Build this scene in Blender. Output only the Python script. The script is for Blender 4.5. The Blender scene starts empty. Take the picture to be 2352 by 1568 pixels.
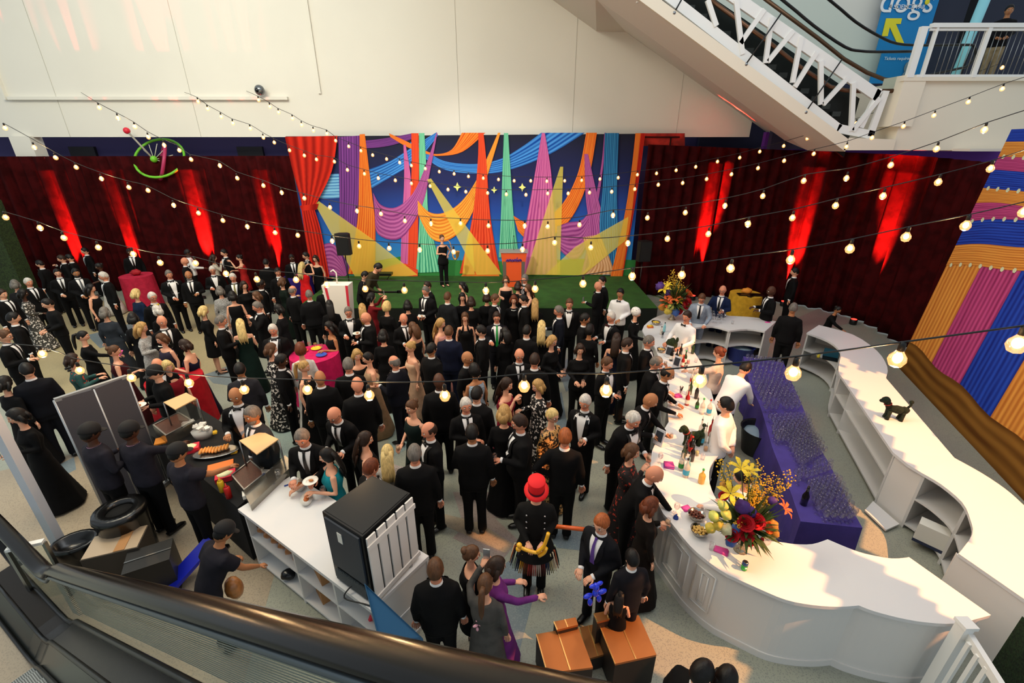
import bpy, math, random
from mathutils import Vector, Matrix, noise
R=random.Random(7)
SC=bpy.context.scene; COL=SC.collection
rad=math.radians
# ---------------- camera ----------------
FPX=1045.3; TH=rad(23.4); H=5.5
cam=bpy.data.cameras.new('camera'); co=bpy.data.objects.new('camera',cam); COL.objects.link(co)
cam.sensor_width=36; cam.lens=FPX*36/2352; cam.clip_start=.02; cam.clip_end=200
co.location=(0,0,H); co.rotation_euler=(rad(90)-TH,0,0); SC.camera=co
CS,SN=math.cos(TH),math.sin(TH)
def ray(px,py):
    a=(px-1176)/FPX;u=(784-py)/FPX
    return (a,CS+u*SN,-SN+u*CS)
def F(px,py,z=0.):
    d=ray(px,py);t=(z-H)/d[2];return Vector((d[0]*t,d[1]*t,z))
def W(px,py,Y):
    d=ray(px,py);t=Y/d[1];return Vector((d[0]*t,Y,H+d[2]*t))
# ---------------- world, exposure, large lights ----------------
SC.view_settings.view_transform='Standard'; SC.view_settings.look='None'
SC.view_settings.exposure=0.0; SC.view_settings.gamma=1; SC.view_settings.use_curve_mapping=False
SC.cycles.use_denoising=True
try: SC.cycles.denoiser='OPENIMAGEDENOISE'
except Exception: pass
SC.cycles.max_bounces=6; SC.cycles.transparent_max_bounces=64; SC.cycles.sample_clamp_indirect=4
wd=bpy.data.worlds.new('hall_air'); SC.world=wd; wd.use_nodes=True
bg=wd.node_tree.nodes['Background']; bg.inputs[0].default_value=(.83,.93,1.0,1); bg.inputs[1].default_value=.66
def lamp(name,kind,loc,energy,col,target=None,**kw):
    l=bpy.data.lights.new(name,kind); l.energy=energy; l.color=col
    for k,v in kw.items(): setattr(l,k,v)
    o=bpy.data.objects.new(name,l); COL.objects.link(o); o.location=loc
    if target is not None: o.rotation_euler=(Vector(target)-Vector(loc)).to_track_quat('-Z','Y').to_euler()
    return o
LP=Vector((9.2,1.2,9.4)); LT=Vector((3.4,6.4,1))
lamp('warm_profile_spot','SPOT',LP,10500,(1.0,.42,.15),target=LT,spot_size=rad(98),spot_blend=.1,shadow_soft_size=.006)
lamp('ceiling_light_bank','AREA',(-9,7,13),1500,(1.0,.93,.72),target=(-10,12,4),shape='RECTANGLE',size=9,size_y=5)  # unseen warm area light added as ambient fill on the left
lamp('skylight','AREA',(4,6,14),380,(.90,.95,1.0),target=(3,11,2),shape='RECTANGLE',size=8,size_y=5)  # unseen cool area light added overhead as ambient fill
lamp('stage_wash_lamp','SPOT',(-2.5,5.5,7.6),2200,(1.0,.93,.82),target=(-.6,17.5,3.0),spot_size=rad(44),spot_blend=.6,shadow_soft_size=.12)
# ---------------- helpers ----------------
def lin(h):
    if not isinstance(h,str): return tuple(h)
    h=h.lstrip('#'); o=[]
    for i in (0,2,4):
        c=int(h[i:i+2],16)/255; o.append(c/12.92 if c<=.04045 else ((c+.055)/1.055)**2.4)
    return tuple(o)
MC={}
def M(name,col=None,rough=.6,metal=0,emi=0,trans=0,alpha=1,nz=None,bump=None,col2=None,spec=.5,ior=1.45,sheen=0,coat=0):
    if name in MC: return MC[name]
    m=bpy.data.materials.new(name); m.use_nodes=True; nt=m.node_tree; b=nt.nodes['Principled BSDF']
    c=lin(col)+(1,); I=b.inputs
    I['Base Color'].default_value=c; I['Roughness'].default_value=rough; I['Metallic'].default_value=metal
    I['Specular IOR Level'].default_value=spec; I['IOR'].default_value=ior; I['Alpha'].default_value=alpha
    I['Transmission Weight'].default_value=trans; I['Sheen Weight'].default_value=sheen; I['Coat Weight'].default_value=coat
    if emi: I['Emission Color'].default_value=c; I['Emission Strength'].default_value=emi
    tc=None
    def gen(scale,detail=3,dist=0):
        nonlocal tc
        if tc is None: tc=nt.nodes.new('ShaderNodeTexCoord')
        n=nt.nodes.new('ShaderNodeTexNoise'); n.inputs['Scale'].default_value=scale; n.inputs['Detail'].default_value=detail
        nt.links.new(tc.outputs['Object'],n.inputs['Vector']); return n
    if nz:
        n=gen(nz[0]); r=nt.nodes.new('ShaderNodeValToRGB'); lo=nz[2] if len(nz)>2 else .4; hi=nz[3] if len(nz)>3 else .6
        r.color_ramp.elements[0].position=lo; r.color_ramp.elements[1].position=hi
        c2=lin(col2) if col2 else tuple(x*nz[1] for x in c[:3])
        r.color_ramp.elements[0].color=c; r.color_ramp.elements[1].color=c2+(1,)
        nt.links.new(n.outputs['Fac'],r.inputs[0]); nt.links.new(r.outputs[0],I['Base Color'])
    if bump:
        n=gen(bump[0]); bp=nt.nodes.new('ShaderNodeBump'); bp.inputs['Strength'].default_value=bump[1]; bp.inputs['Distance'].default_value=.02
        nt.links.new(n.outputs['Fac'],bp.inputs['Height']); nt.links.new(bp.outputs[0],I['Normal'])
    MC[name]=m; return m
class MB:
    def __init__(s): s.v=[];s.f=[];s.m=[]
    def add(s,vs,fs,mi=0):
        o=len(s.v); s.v+= [tuple(p) for p in vs]; s.f+=[tuple(i+o for i in f) for f in fs]; s.m+=[mi]*len(fs); return s
    def box(s,c,d,rz=0,mi=0,mat=None):
        x,y,z=d[0]/2,d[1]/2,d[2]/2; vs=[Vector((a,b,e)) for a in(-x,x) for b in(-y,y) for e in(-z,z)]
        Q=mat if mat is not None else Matrix.Rotation(rz,4,'Z')
        vs=[Q@v+Vector(c) for v in vs]
        return s.add(vs,[(0,1,3,2),(4,6,7,5),(0,4,5,1),(2,3,7,6),(0,2,6,4),(1,5,7,3)],mi)
    def quad(s,a,b,c,d,mi=0): return s.add([a,b,c,d],[(0,1,2,3)],mi)
    def prism(s,poly,z0,z1,mi=0,mt=None):
        n=len(poly); ar=sum(poly[i][0]*poly[(i+1)%n][1]-poly[(i+1)%n][0]*poly[i][1] for i in range(n))
        if ar<0: poly=poly[::-1]
        vs=[(p[0],p[1],z0) for p in poly]+[(p[0],p[1],z1) for p in poly]
        s.add(vs,[tuple(range(n))[::-1]]+[(i,(i+1)%n,(i+1)%n+n,i+n) for i in range(n)],mi)
        s.f.append(tuple(range(len(s.v)-n,len(s.v)))); s.m.append(mi if mt is None else mt); return s
    def tube(s,P,r,n=8,mi=0,cap=True,sq=(1,1)):
        P=[Vector(p) for p in P]; k=len(P); rr=r if isinstance(r,(list,tuple)) else [r]*k; vs=[];up=None
        for i,p in enumerate(P):
            t=(P[min(i+1,k-1)]-P[max(i-1,0)]).normalized()
            if up is None:
                a=Vector((0,0,1)) if abs(t.z)<.9 else Vector((0,1,0)); up=(a-t*a.dot(t)).normalized()
            else:
                up=up-t*up.dot(t); up=up.normalized() if up.length>1e-6 else Vector((1,0,0))
            w=t.cross(up)
            for j in range(n):
                q=2*math.pi*j/n; vs.append(p+(up*math.cos(q)*sq[0]+w*math.sin(q)*sq[1])*rr[i])
        fs=[(i*n+j,i*n+(j+1)%n,(i+1)*n+(j+1)%n,(i+1)*n+j) for i in range(k-1) for j in range(n)]
        if cap: fs+=[tuple(range(n))[::-1],tuple(range((k-1)*n,k*n))]
        return s.add(vs,fs,mi)
    def loft(s,rings,n=16,mi=0,cap=True):
        # rings (z,rx,ry,xc,yc)
        vs=[];k=len(rings)
        for g in rings:
            z,rx,ry=g[:3]; xc=g[3] if len(g)>3 else 0; yc=g[4] if len(g)>4 else 0
            vs+=[(xc+rx*math.sin(2*math.pi*j/n),yc-ry*math.cos(2*math.pi*j/n),z) for j in range(n)]
        fs=[(i*n+j,i*n+(j+1)%n,(i+1)*n+(j+1)%n,(i+1)*n+j) for i in range(k-1) for j in range(n)]
        if cap: fs+=[tuple(range(n))[::-1],tuple(range((k-1)*n,k*n))]
        return s.add(vs,fs,mi)
    def lathe(s,pr,c=(0,0,0),n=16,mi=0,cap=True): return s.loft([(z+c[2],r,r,c[0],c[1]) for r,z in pr],n,mi,cap)
    def ell(s,c,r,nu=12,nv=8,mi=0,mat=None,fn=None):
        r=(r,r,r) if not isinstance(r,(tuple,list)) else r; vs=[];c=Vector(c)
        for i in range(nv+1):
            a=math.pi*i/nv-math.pi/2
            for j in range(nu):
                b=2*math.pi*j/nu; p=Vector((r[0]*math.cos(a)*math.sin(b),-r[1]*math.cos(a)*math.cos(b),r[2]*math.sin(a)))
                if fn: p=fn(p)
                if mat is not None: p=mat@p
                vs.append(p+c)
        fs=[(i*nu+j,i*nu+(j+1)%nu,(i+1)*nu+(j+1)%nu,(i+1)*nu+j) for i in range(nv) for j in range(nu)]
        return s.add(vs,fs,mi)
    def mesh(s,name,off=None,smooth=True):
        me=bpy.data.meshes.new(name); vs=s.v
        if off is not None: vs=[(a-off[0],b-off[1],c-off[2]) for a,b,c in vs]
        me.from_pydata(vs,[],s.f); me.polygons.foreach_set('material_index',s.m)
        if smooth: me.polygons.foreach_set('use_smooth',[True]*len(s.f))
        me.update(); return me
def link(name,me,mats=None,parent=None,loc=None):
    if mats is not None:
        for m in (mats if isinstance(mats,(list,tuple)) else [mats]): me.materials.append(m)
    o=bpy.data.objects.new(name,me); COL.objects.link(o)
    if parent is not None: o.parent=parent
    if loc is not None: o.location=loc
    return o
def tag(o,label=None,cat=None,group=None,kind=None):
    if label: o['label']=label
    if cat: o['category']=cat
    if group: o['group']=group
    if kind: o['kind']=kind
    return o
def thing(name,label,cat,loc=(0,0,0),rz=0,group=None):
    o=bpy.data.objects.new(name,None); COL.objects.link(o); o.location=loc; o.rotation_euler=(0,0,rz); o.empty_display_size=.1
    return tag(o,label,cat,group)
def part(name,mb,mats,root,world=False,smooth=False,label=None):
    me=mb.mesh(name,off=root.matrix_basis.translation if world and root else None,smooth=smooth)
    o=link(name,me,mats,root)
    if label: o['label']=label
    return o
def solo(name,mb,mats,label,cat,smooth=False,group=None,base=None,kind=None):
    if base is None:
        xs=[p[0] for p in mb.v];ys=[p[1] for p in mb.v];zs=[p[2] for p in mb.v]
        base=((min(xs)+max(xs))/2,(min(ys)+max(ys))/2,min(zs))
    o=link(name,mb.mesh(name,off=base,smooth=smooth),mats,None,base)
    return tag(o,label,cat,group,kind)
def struct(name,mb,mats,smooth=False):
    return tag(link(name,mb.mesh(name,smooth=smooth),mats),kind='structure')
def autosmooth(me,ang=40):
    try: me.set_sharp_from_angle(angle=rad(ang))
    except Exception: pass
def dup(o,parent=None,loc=None,rz=None,label=None,group=None):
    c=o.copy(); COL.objects.link(c)
    if parent is not None: c.parent=parent
    if loc is not None: c.location=loc
    if rz is not None: c.rotation_euler=(0,0,rz)
    if label: c['label']=label
    if group: c['group']=group
    for ch in list(o.children): dup(ch,c)
    return c
def arc(a,b,bulge,n=8):
    a=Vector(a);b=Vector(b);d=b-a;nrm=Vector((-d.y,d.x))*bulge
    return [a+d*(i/n)+nrm*(4*(i/n)*(1-i/n)) for i in range(n+1)]
def crv(P,n=4):
    # Catmull-Rom through points
    P=[Vector(p) for p in P]; out=[]
    for i in range(len(P)-1):
        p0=P[max(i-1,0)];p1=P[i];p2=P[i+1];p3=P[min(i+2,len(P)-1)]
        for k in range(n):
            t=k/n; out.append(.5*((2*p1)+(p2-p0)*t+(2*p0-5*p1+4*p2-p3)*t*t+(3*p1-p0-3*p2+p3)*t**3))
    out.append(P[-1]); return out
# ---------------- the setting ----------------
def node_mat(name,fn):
    m=bpy.data.materials.new(name); m.use_nodes=True; nt=m.node_tree; fn(nt,nt.nodes['Principled BSDF']); MC[name]=m; return m
def terrazzo(name,c1,c2,sp):
    def fn(nt,b):
        tc=nt.nodes.new('ShaderNodeTexCoord'); L=nt.links.new
        n=nt.nodes.new('ShaderNodeTexNoise'); n.inputs['Scale'].default_value=.45; L(tc.outputs['Object'],n.inputs[0])
        r=nt.nodes.new('ShaderNodeValToRGB'); r.color_ramp.elements[0].position=.42; r.color_ramp.elements[1].position=.58
        r.color_ramp.elements[0].color=lin(c1)+(1,); r.color_ramp.elements[1].color=lin(c2)+(1,); L(n.outputs['Fac'],r.inputs[0])
        v=nt.nodes.new('ShaderNodeTexVoronoi'); v.inputs['Scale'].default_value=95; L(tc.outputs['Object'],v.inputs['Vector'])
        s=nt.nodes.new('ShaderNodeSeparateColor'); L(v.outputs['Color'],s.inputs[0])
        q=nt.nodes.new('ShaderNodeMath'); q.operation='GREATER_THAN'; q.inputs[1].default_value=.80; L(s.outputs[0],q.inputs[0])
        mx=nt.nodes.new('ShaderNodeMix'); mx.data_type='RGBA'; L(q.outputs[0],mx.inputs[0]); L(r.outputs[0],mx.inputs[6]); mx.inputs[7].default_value=lin(sp)+(1,)
        L(mx.outputs[2],b.inputs['Base Color']); b.inputs['Roughness'].default_value=.35
    return node_mat(name,fn)
t_base=terrazzo('terrazzo_sage','#9b9d8e','#92978c','#868a80')
t_tan=terrazzo('terrazzo_tan','#a3957f','#9b8d79','#8c806f')
t_blue=terrazzo('terrazzo_slate','#6a7982','#717f86','#808c90')
t_pink=terrazzo('terrazzo_rose','#958781','#9a8c85','#867973')
t_cream=terrazzo('terrazzo_cream','#ada07c','#a79a78','#988c70')
t_teal=terrazzo('terrazzo_teal','#8a9c98','#8fa09b','#7d8e8c')
mb=MB(); mb.box((0,10,-.05),(60,44,.1))
def inlay(pts,mi,k):
    P=[F(*p) for p in pts]; mb.prism([(p.x,p.y) for p in P],0,.0015+.0006*k,mi)
inlay([(-80,1100),(180,1040),(420,1120),(650,1250),(560,1568),(-80,1568)],1,1)
inlay([(-60,700),(300,690),(520,700),(600,800),(480,860),(250,900),(100,960),(-60,880)],4,1)
inlay([(200,770),(330,735),(380,745),(230,800)],2,2)
inlay([(118,1075),(170,1050),(175,1078),(130,1100)],2,2)
inlay([(470,860),(560,830),(600,850),(560,890),(490,880)],2,2)
inlay([(590,880),(720,940),(760,1080),(640,1050)],5,1)
inlay([(1243,1302),(1193,1495),(1120,1500),(1060,1420),(1110,1330),(1180,1280)],2,2)
inlay([(1110,1165),(1190,1240),(1150,1290),(1040,1235)],3,2)
inlay([(1270,1220),(1400,1200),(1450,1230),(1440,1275),(1270,1257)],2,2)
inlay([(1020,1180),(1100,1200),(1180,1250),(1160,1270),(1040,1215),(1000,1200)],1,3)
inlay([(1040,1130),(1150,1130),(1160,1190),(1060,1190)],3,3)
inlay([(1250,930),(1290,900),(1300,960),(1320,1010),(1290,990)],2,2)
inlay([(1130,700),(1160,700),(1170,840),(1120,850)],3,2)
inlay([(1280,840),(1310,820),(1330,880),(1300,900)],2,2)
inlay([(870,900),(960,880),(990,1000),(900,1050)],5,2)
inlay([(1760,760),(1900,700),(1960,740),(1880,760),(1850,800),(1780,800)],3,2)
inlay([(2000,870),(2100,900),(2300,1080),(2250,1100)],0,1)
struct('floor',mb,[t_base,t_tan,t_blue,t_pink,t_cream,t_teal])
wh=M('white_wall_paint','#e4e1d6',.7,nz=(.35,.97,.45,.6)); whc=M('cool_wall_paint','#dfe0de',.7)
mb=MB(); mb.box((-8.15,18.45,9.9),(33.7,.3,8.3)); 
P0=W(20,225,18.3);P1=W(655,220,18.3)
mb.box((-12.9,18.24,7.0),(9.9,.13,.10)); mb.box((-6.8,18.27,8.8),(.09,.07,3.3)); mb.box((-17.95,18.24,9),(.08,.13,4.1))
mb.box((17.0,18.45,11.0),(16.6,.3,8.4)); mb.box((-17.95,18.4,5.3),(.75,.5,.95))
for x in(-16.2,-11.4,-1.9,2.2,6.0): mb.box((x,18.297,8.2),(.012,.012,4.9),mi=1)
struct('wall_back',mb,[wh,M('wall_joint','#b9b6ab',.8)])
mb=MB(); mb.box((-5,19.6,3.0),(34,.2,6.2)); struct('wall_purple',mb,M('purple_wall','#3a3464',.8))
mb=MB(); mb.box((10.9,16.6,6.3),(4.6,.2,1.9),mi=0); mb.box((14.4,17.6,4.8),(11,.2,2.2),mi=1); mb.box((8.9,19.2,6.2),(3.4,.2,2.6),mi=0); struct('wall_recess',mb,[M('navy_wall','#1d1d38',.8),M('violet_wall','#5a1f86',.8)])  # violet light above the curtain is put into the wall colour
for x in (-16.9,-10.3):
    m2=MB(); m2.box((x,19.44,5.25),(1.0,.12,.34)); solo('air_vent',m2,M('vent_dark','#17161f',.6),'black rectangular vent on the purple wall, '+('left one' if x<-12 else 'right one'),'vent')
# camera dome on the bulkhead
r=thing('security_camera','round glass dome camera on the white bulkhead wall','camera',W(596,207,18.05)); m2=MB(); m2.ell((0,0,0),(.17,.14,.17),16,10); part('dome',m2,M('dome_glass','#6e7376',.15,metal=.6),r,smooth=True); m2=MB(); m2.ell((-.03,-.1,-.01),(.08,.06,.08),10,8); part('lens',m2,M('black_gloss','#050505',.2),r,smooth=True)
# ---- escalator soffit and landing ----
cream=M('cream_paint','#e6dcc8',.7); pinkp=M('soffit_paint','#d9cfc4',.75)
mb=MB()
fz=lambda x:8.61-.567*(x-2.96)
X0,X1=-3.0,8.7
a0=Vector((X0,13,fz(X0)));a1=Vector((X1,13,fz(X1)));r0=Vector((X0,14.6,fz(X0)));r1=Vector((X1,14.6,fz(X1)))
wl=[Vector((-3,18.3,12.2)),Vector((1.35,18.3,9.88)),Vector((2.86,18.3,9.01)),Vector((3.86,18.3,8.99)),Vector((9.29,18.3,5.92))]
mb.quad(a0,a1,r1,r0); 
rr=[Vector((x,14.6,fz(x))) for x in(X0,.9,2.2,2.9,X1)]
for i in range(4): mb.quad(rr[i],rr[i+1],wl[i+1],wl[i],1)
mb.quad(r1,Vector((9.2,14.6,5.36)),Vector((9.3,18.3,5.9)),wl[4],1)
# white stringer beam
def slant(x0,x1,lo,hi,y0,y1,mi,f=fz):
    vs=[(x,y,f(x)+q) for x in(x0,x1) for y in(y0,y1) for q in(lo,hi)]
    mb.add(vs,[(0,1,3,2),(4,6,7,5),(0,4,5,1),(2,3,7,6),(0,2,6,4),(1,5,7,3)],mi)
slant(X0,8.75,.004,.30,12.95,14.58,2)
mb.prism([(0,0)],0,0) if False else None
mb.add([(8.7,12.95,5.36),(10.0,12.95,5.36),(10.0,12.95,5.62),(8.75,12.95,5.66),(8.7,14.6,5.36),(10,14.6,5.36),(10,14.6,5.62),(8.75,14.6,5.66)],[(0,1,2,3),(4,5,6,7),(0,4,5,1),(3,2,6,7)],2)
# landing block
mb.box((13.6,15.5,6.16),(7.2,5,1.6),mi=2); mb.box((10.0,13.3,6.5),(.55,.75,1.15),mi=2); mb.box((15.3,12.93,6.2),(3.4,.1,1.7),mi=2)
mb.box((11.4,12.97,6.99),(3.4,.12,.09),mi=2); mb.box((14.6,14,5.37),(6,3,.06),mi=0)
struct('wall_landing',mb,[pinkp,pinkp,cream])
# ---------------- upper escalator, landing rail, banner ----------------
white_m=M('white_metal','#e8e8e4',.45); black_r=M('black_rubber','#0a0a0a',.35); steel=M('brushed_steel','#8e9090',.3,metal=1); bronze=M('bronze_trim','#6a4a36',.35,metal=.8)
glass=M('clear_glass','#dff2ee',.03,trans=1,ior=1.05,spec=.5); dkp=M('dark_steel_panel','#1e211f',.4,metal=.5)
E=thing('escalator','upper escalator with white zigzag truss side rising to the upper left','escalator',(6,13.2,5.6))
def bar3(mb,a,b,w,mi=0,d=.08):
    a=Vector(a);b=Vector(b);t=b-a;L=t.length;q=t.to_track_quat('X','Z').to_matrix().to_4x4()
    mb.box((a+b)/2,(L,d,w),mi=mi,mat=q)
U0=W(1714,0,13.15);U1=W(2020,212,13.15);L0=W(1560,18,13.15);L1=W(1960,330,13.15)
us=(U1.z-U0.z)/(U1.x-U0.x);ls=(L1.z-L0.z)/(L1.x-L0.x)
uz=lambda x:U0.z+us*(x-U0.x)-.1
lz=lambda x:L0.z+ls*(x-L0.x)+.05
mb=MB(); xa=0.5
bar3(mb,(xa,13.15,uz(xa)),(U1.x,13.15,uz(U1.x)),.24); bar3(mb,(xa,13.15,lz(xa)),(8.55,13.15,lz(8.55)),.22)
bar3(mb,(8.5,13.15,lz(8.5)),(9.5,13.15,5.72),.2); bar3(mb,(9.42,13.15,5.7),(9.5,13.15,6.75),.16); bar3(mb,(9.12,13.15,5.9),(9.32,13.15,6.8),.12)
part('truss_chord',mb,white_m,E,True)
px=[(1462,0,1505,0),(1625,0,1645,60),(1690,0,1705,125),(1755,22,1700,100),(1772,40,1758,145),(1822,70,1763,142),(1840,85,1820,190),(1875,120,1825,200),(1885,140,1885,240),(1945,180,1890,240),(1960,190,1955,300),(2020,225,1958,300)]
for a in px:
    mb=MB(); bar3(mb,W(a[0],a[1],13.12),W(a[2],a[3],13.12),.11,d=.07); part('truss_web',mb,white_m,E,True)
mb=MB()
def slab(mb,f0,f1,x0,x1,y0,y1,mi=0):
    vs=[(x,y,q(x)) for x in(x0,x1) for y in(y0,y1) for q in(f0,f1)]
    mb.add(vs,[(0,1,3,2),(4,6,7,5),(0,4,5,1),(2,3,7,6),(0,2,6,4),(1,5,7,3)],mi)
slab(mb,lambda x:lz(x)-.25,lambda x:uz(x)-.02,xa,9.3,13.75,13.85)
n=26
for i in range(n):
    x=xa+.3+i*.33
    z=(lz(x)+uz(x))/2
    if x<9: mb.box((x,13.68,z-.1),(.22,.06,.12),mi=1)
part('drive_housing',mb,[dkp,M('dim_steel','#4a4e4c',.5,metal=.6)],E,True)
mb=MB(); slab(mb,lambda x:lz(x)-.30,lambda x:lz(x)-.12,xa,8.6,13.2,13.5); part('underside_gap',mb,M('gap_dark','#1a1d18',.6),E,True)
for a in ((1565,0,1548,30),(1795,30,1713,148),(1935,135,1850,258)):
    mb=MB(); mb.tube([W(a[0],a[1],12.98),W(a[2],a[3],12.98)],.018,6); mb.ell(W(a[2],a[3],12.98),.05,8,6,mi=1); part('stay_rod',mb,[black_r,steel],E,True,smooth=True)
H1=[(1640,-118),(1797,0),(1870,60),(1941,108),(1977,117),(2020,119),(2102,118)]
H2=[(1730,-135),(1905,0),(1965,50),(2019,83),(2060,100),(2120,104),(2227,103)]
P1=[W(a,b,13.2) for a,b in H1];P2=[W(a,b,14.5) for a,b in H2]
ex=P2[-1]; loop=[ex+Vector((.25*math.sin(t),0,-.27+.27*math.cos(t))) for t in (0,.6,1.2,1.57,2.0,2.6,3.14)]
loop+= [loop[-1]+Vector((-.5,0,-.1)),loop[-1]+Vector((-.9,0,-.18))]
for nm,P in (('handrail',P1),('handrail',P2+loop[1:])):
    mb=MB(); mb.tube(crv(P,3),.045,8,sq=(.7,1)); part(nm,mb,black_r,E,True,smooth=True)
for P,dz in ((P1,.86),(P2,.86)):
    mb=MB(); q=[]
    for p in P: q.append((p,Vector((p.x-.12,p.y,p.z-dz))))
    for i in range(len(q)-1): mb.quad(q[i][1],q[i+1][1],q[i+1][0],q[i][0])
    mb2=mb; part('glass_balustrade',mb2,glass,E,True)
    mb=MB(); mb.tube([a[1] for a in q],.05,6,sq=(1,.6)); part('deck_trim',mb,bronze,E,True,smooth=True)
# landing guard rail
G=thing('guard_rail','white guard rail with thin balusters on the upper landing','railing',(10.2,12.95,7.0))
mb=MB(); mb.box((13.0,12.95,8.1),(6.0,.12,.09)); mb.box((13.0,12.95,8.02),(6.0,.05,.05)); part('top_rail',mb,white_m,G,True)
for a in ((2120,70,2088,192,.16),(2272,66,2240,180,.09),(2150,70,2118,192,.05)):
    mb=MB(); t=W(a[0],a[1],12.95); mb.box((t.x,12.95,7.55),(a[4],.1,1.06)); part('post',mb,white_m,G,True)
for i in range(26):
    mb=MB(); mb.tube([(10.45+i*.13,12.97,7.05),(10.45+i*.13,12.97,8.0)],.008,5); part('baluster',mb,steel,G,True,smooth=True)
mb=MB(); mb.box((13.0,12.95,7.06),(6.0,.06,.05)); part('bottom_rail',mb,white_m,G,True)
# banner on the far wall
yb=17.95
b0=W(2035,0,yb);b1=W(2145,0,yb)
bl=thing('hanging_banner','blue exhibition banner with yellow arrow hanging behind the upper escalator','banner',(12.95,yb,7.3))
mb=MB(); mb.box((12.97,yb,9.4),(1.75,.04,4.2)); part('fabric',mb,M('banner_blue','#1483c4',.7),bl,True)
yel=M('banner_yellow','#e9dc2e',.6)
def pol(pts,Y,mi=0,mb=None,d=.02):
    P=[W(a,b,Y) for a,b in pts]; n=len(P); v=[tuple(p) for p in P]+[(p.x,p.y+d,p.z) for p in P]
    o=mb or MB(); o.add(v,[tuple(range(n))]+[(i,i+n,(i+1)%n+n,(i+1)%n) for i in range(n)],mi); return o
mb=pol([(2036,42),(2072,42),(2069,55),(2058,55),(2078,102),(2062,102),(2044,62),(2039,83),(2026,83)],yb-.05); part('arrow',mb,yel,bl,True)
def text(name,s,size,loc,rot,m,parent,ext=.004,align='CENTER',label=None):
    cu=bpy.data.curves.new(name,'FONT'); cu.body=s; cu.size=size; cu.extrude=ext; cu.align_x=align; cu.align_y='CENTER'
    t=bpy.data.objects.new(name+'_curve',cu); COL.objects.link(t); dg=bpy.context.evaluated_depsgraph_get(); me=bpy.data.meshes.new_from_object(t.evaluated_get(dg)); bpy.data.objects.remove(t)
    me.materials.clear(); o=link(name,me,m,parent,loc); o.rotation_euler=rot
    if label: o['label']=label
    return o
wl_=M('white_print','#f2f2f2',.6)
def tx(s,size,px,py,m=wl_):
    p=W(px,py,yb-.05)-Vector(bl.location); return text('lettering',s,size,p,(rad(90),0,0),m,bl)
tx('dogs',.95,2085,4); t=W(2130,4,yb-.05); m2=MB(); m2.ell(t,(.08,.02,.08),10,8); part('full_stop',m2,yel,bl,True,smooth=True)
tx('A SCIENCE TAIL',.17,2084,16); tx('Tickets required',.13,2033,141)
m2=MB(); c=W(2054,160,yb-.06); m2.ell(c,(.10,.02,.16),10,8); m2.ell(c+Vector((.05,0,-.28)),(.15,.02,.2),10,8); part('print_figure',m2,M('print_grey','#7d8a92',.7),bl,True,smooth=True)
# landing interior : frame column, dark room wall, coloured panels
mb=MB(); mb.box((15.6,18.0,8.4),(5.2,.1,3.4)); mb.box((14.35,17.0,9),(.1,.5,4),mi=1); struct('wall_upper',mb,[M('upper_navy','#262b3d',.8),M('upper_black','#0b0b0d',.8)])
m2=MB(); a=W(2258,0,15.5);  m2.tube([a+Vector((.1,0,.6)),W(2185,182,15.5)-Vector((0,0,.3))],.13,12); solo('round_column',m2,M('cyan_paint','#8fd4e0',.5),'pale cyan slanted column standing on the upper landing','column',smooth=True)
m2=MB(); m2.box((14.7,14.4,7.5),(.6,.3,1.0)); solo('display_board',m2,M('panel_blue','#27286e',.6),'dark blue panel behind the guard rail on the upper landing','panel')
m2=MB(); m2.prism([(14.9,12.6),(15.5,12.6),(15.5,12.8),(14.9,12.8)],6.95,7.95); solo('yellow_sign',m2,M('sign_yellow','#e3d62e',.6),'yellow sign board fixed at the right end of the guard rail','sign')
# ---------------- hoop sculpture ----------------
Wl=thing('hoop_sculpture','kinetic wheel sculpture with green hoop, pink rim and red ball','sculpture',W(352,360,18.0))
def ring(c,r,ax,rt,n=28,a0=0,a1=360):
    c=Vector(c);ax=Vector(ax).normalized();u=ax.orthogonal().normalized();w=ax.cross(u)
    return [c+(u*math.cos(rad(a0+(a1-a0)*i/n))+w*math.sin(rad(a0+(a1-a0)*i/n)))*r for i in range(n+1)]
mb=MB(); mb.tube(ring((0,.3,-.05),.85,(.1,-.75,.65),0),.045,8); part('green_hoop',mb,M('lime','#6fc22c',.4),Wl,smooth=True)
mb=MB(); mb.tube(ring((.1,.25,-.2),.62,(-.75,-.6,.35),0),.06,8); part('pink_rim',mb,M('pink_rim','#b0305c',.4),Wl,smooth=True)
for i in range(7):
    mb=MB(); a=rad(-10+i*30); mb.tube([(0,0,-.1),(.1+.6*math.cos(a),.1,-.15+.6*math.sin(a))],.012,5); part('spoke',mb,M('spoke_white','#c9c9b8',.5),Wl,smooth=True)
mb=MB(); mb.ell((0,0,-.08),.12,12,8); part('hub',mb,MC['lime'],Wl,smooth=True)
mb=MB(); p=W(291,300,17.9)-Wl.location; mb.tube([(0,-.05,-.05),p],.035,6,mi=1); mb.ell(p,.11,12,8); part('arm',mb,[M('ball_red','#d8263c',.35),M('arm_grey','#9a9488',.4)],Wl,smooth=True)
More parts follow.
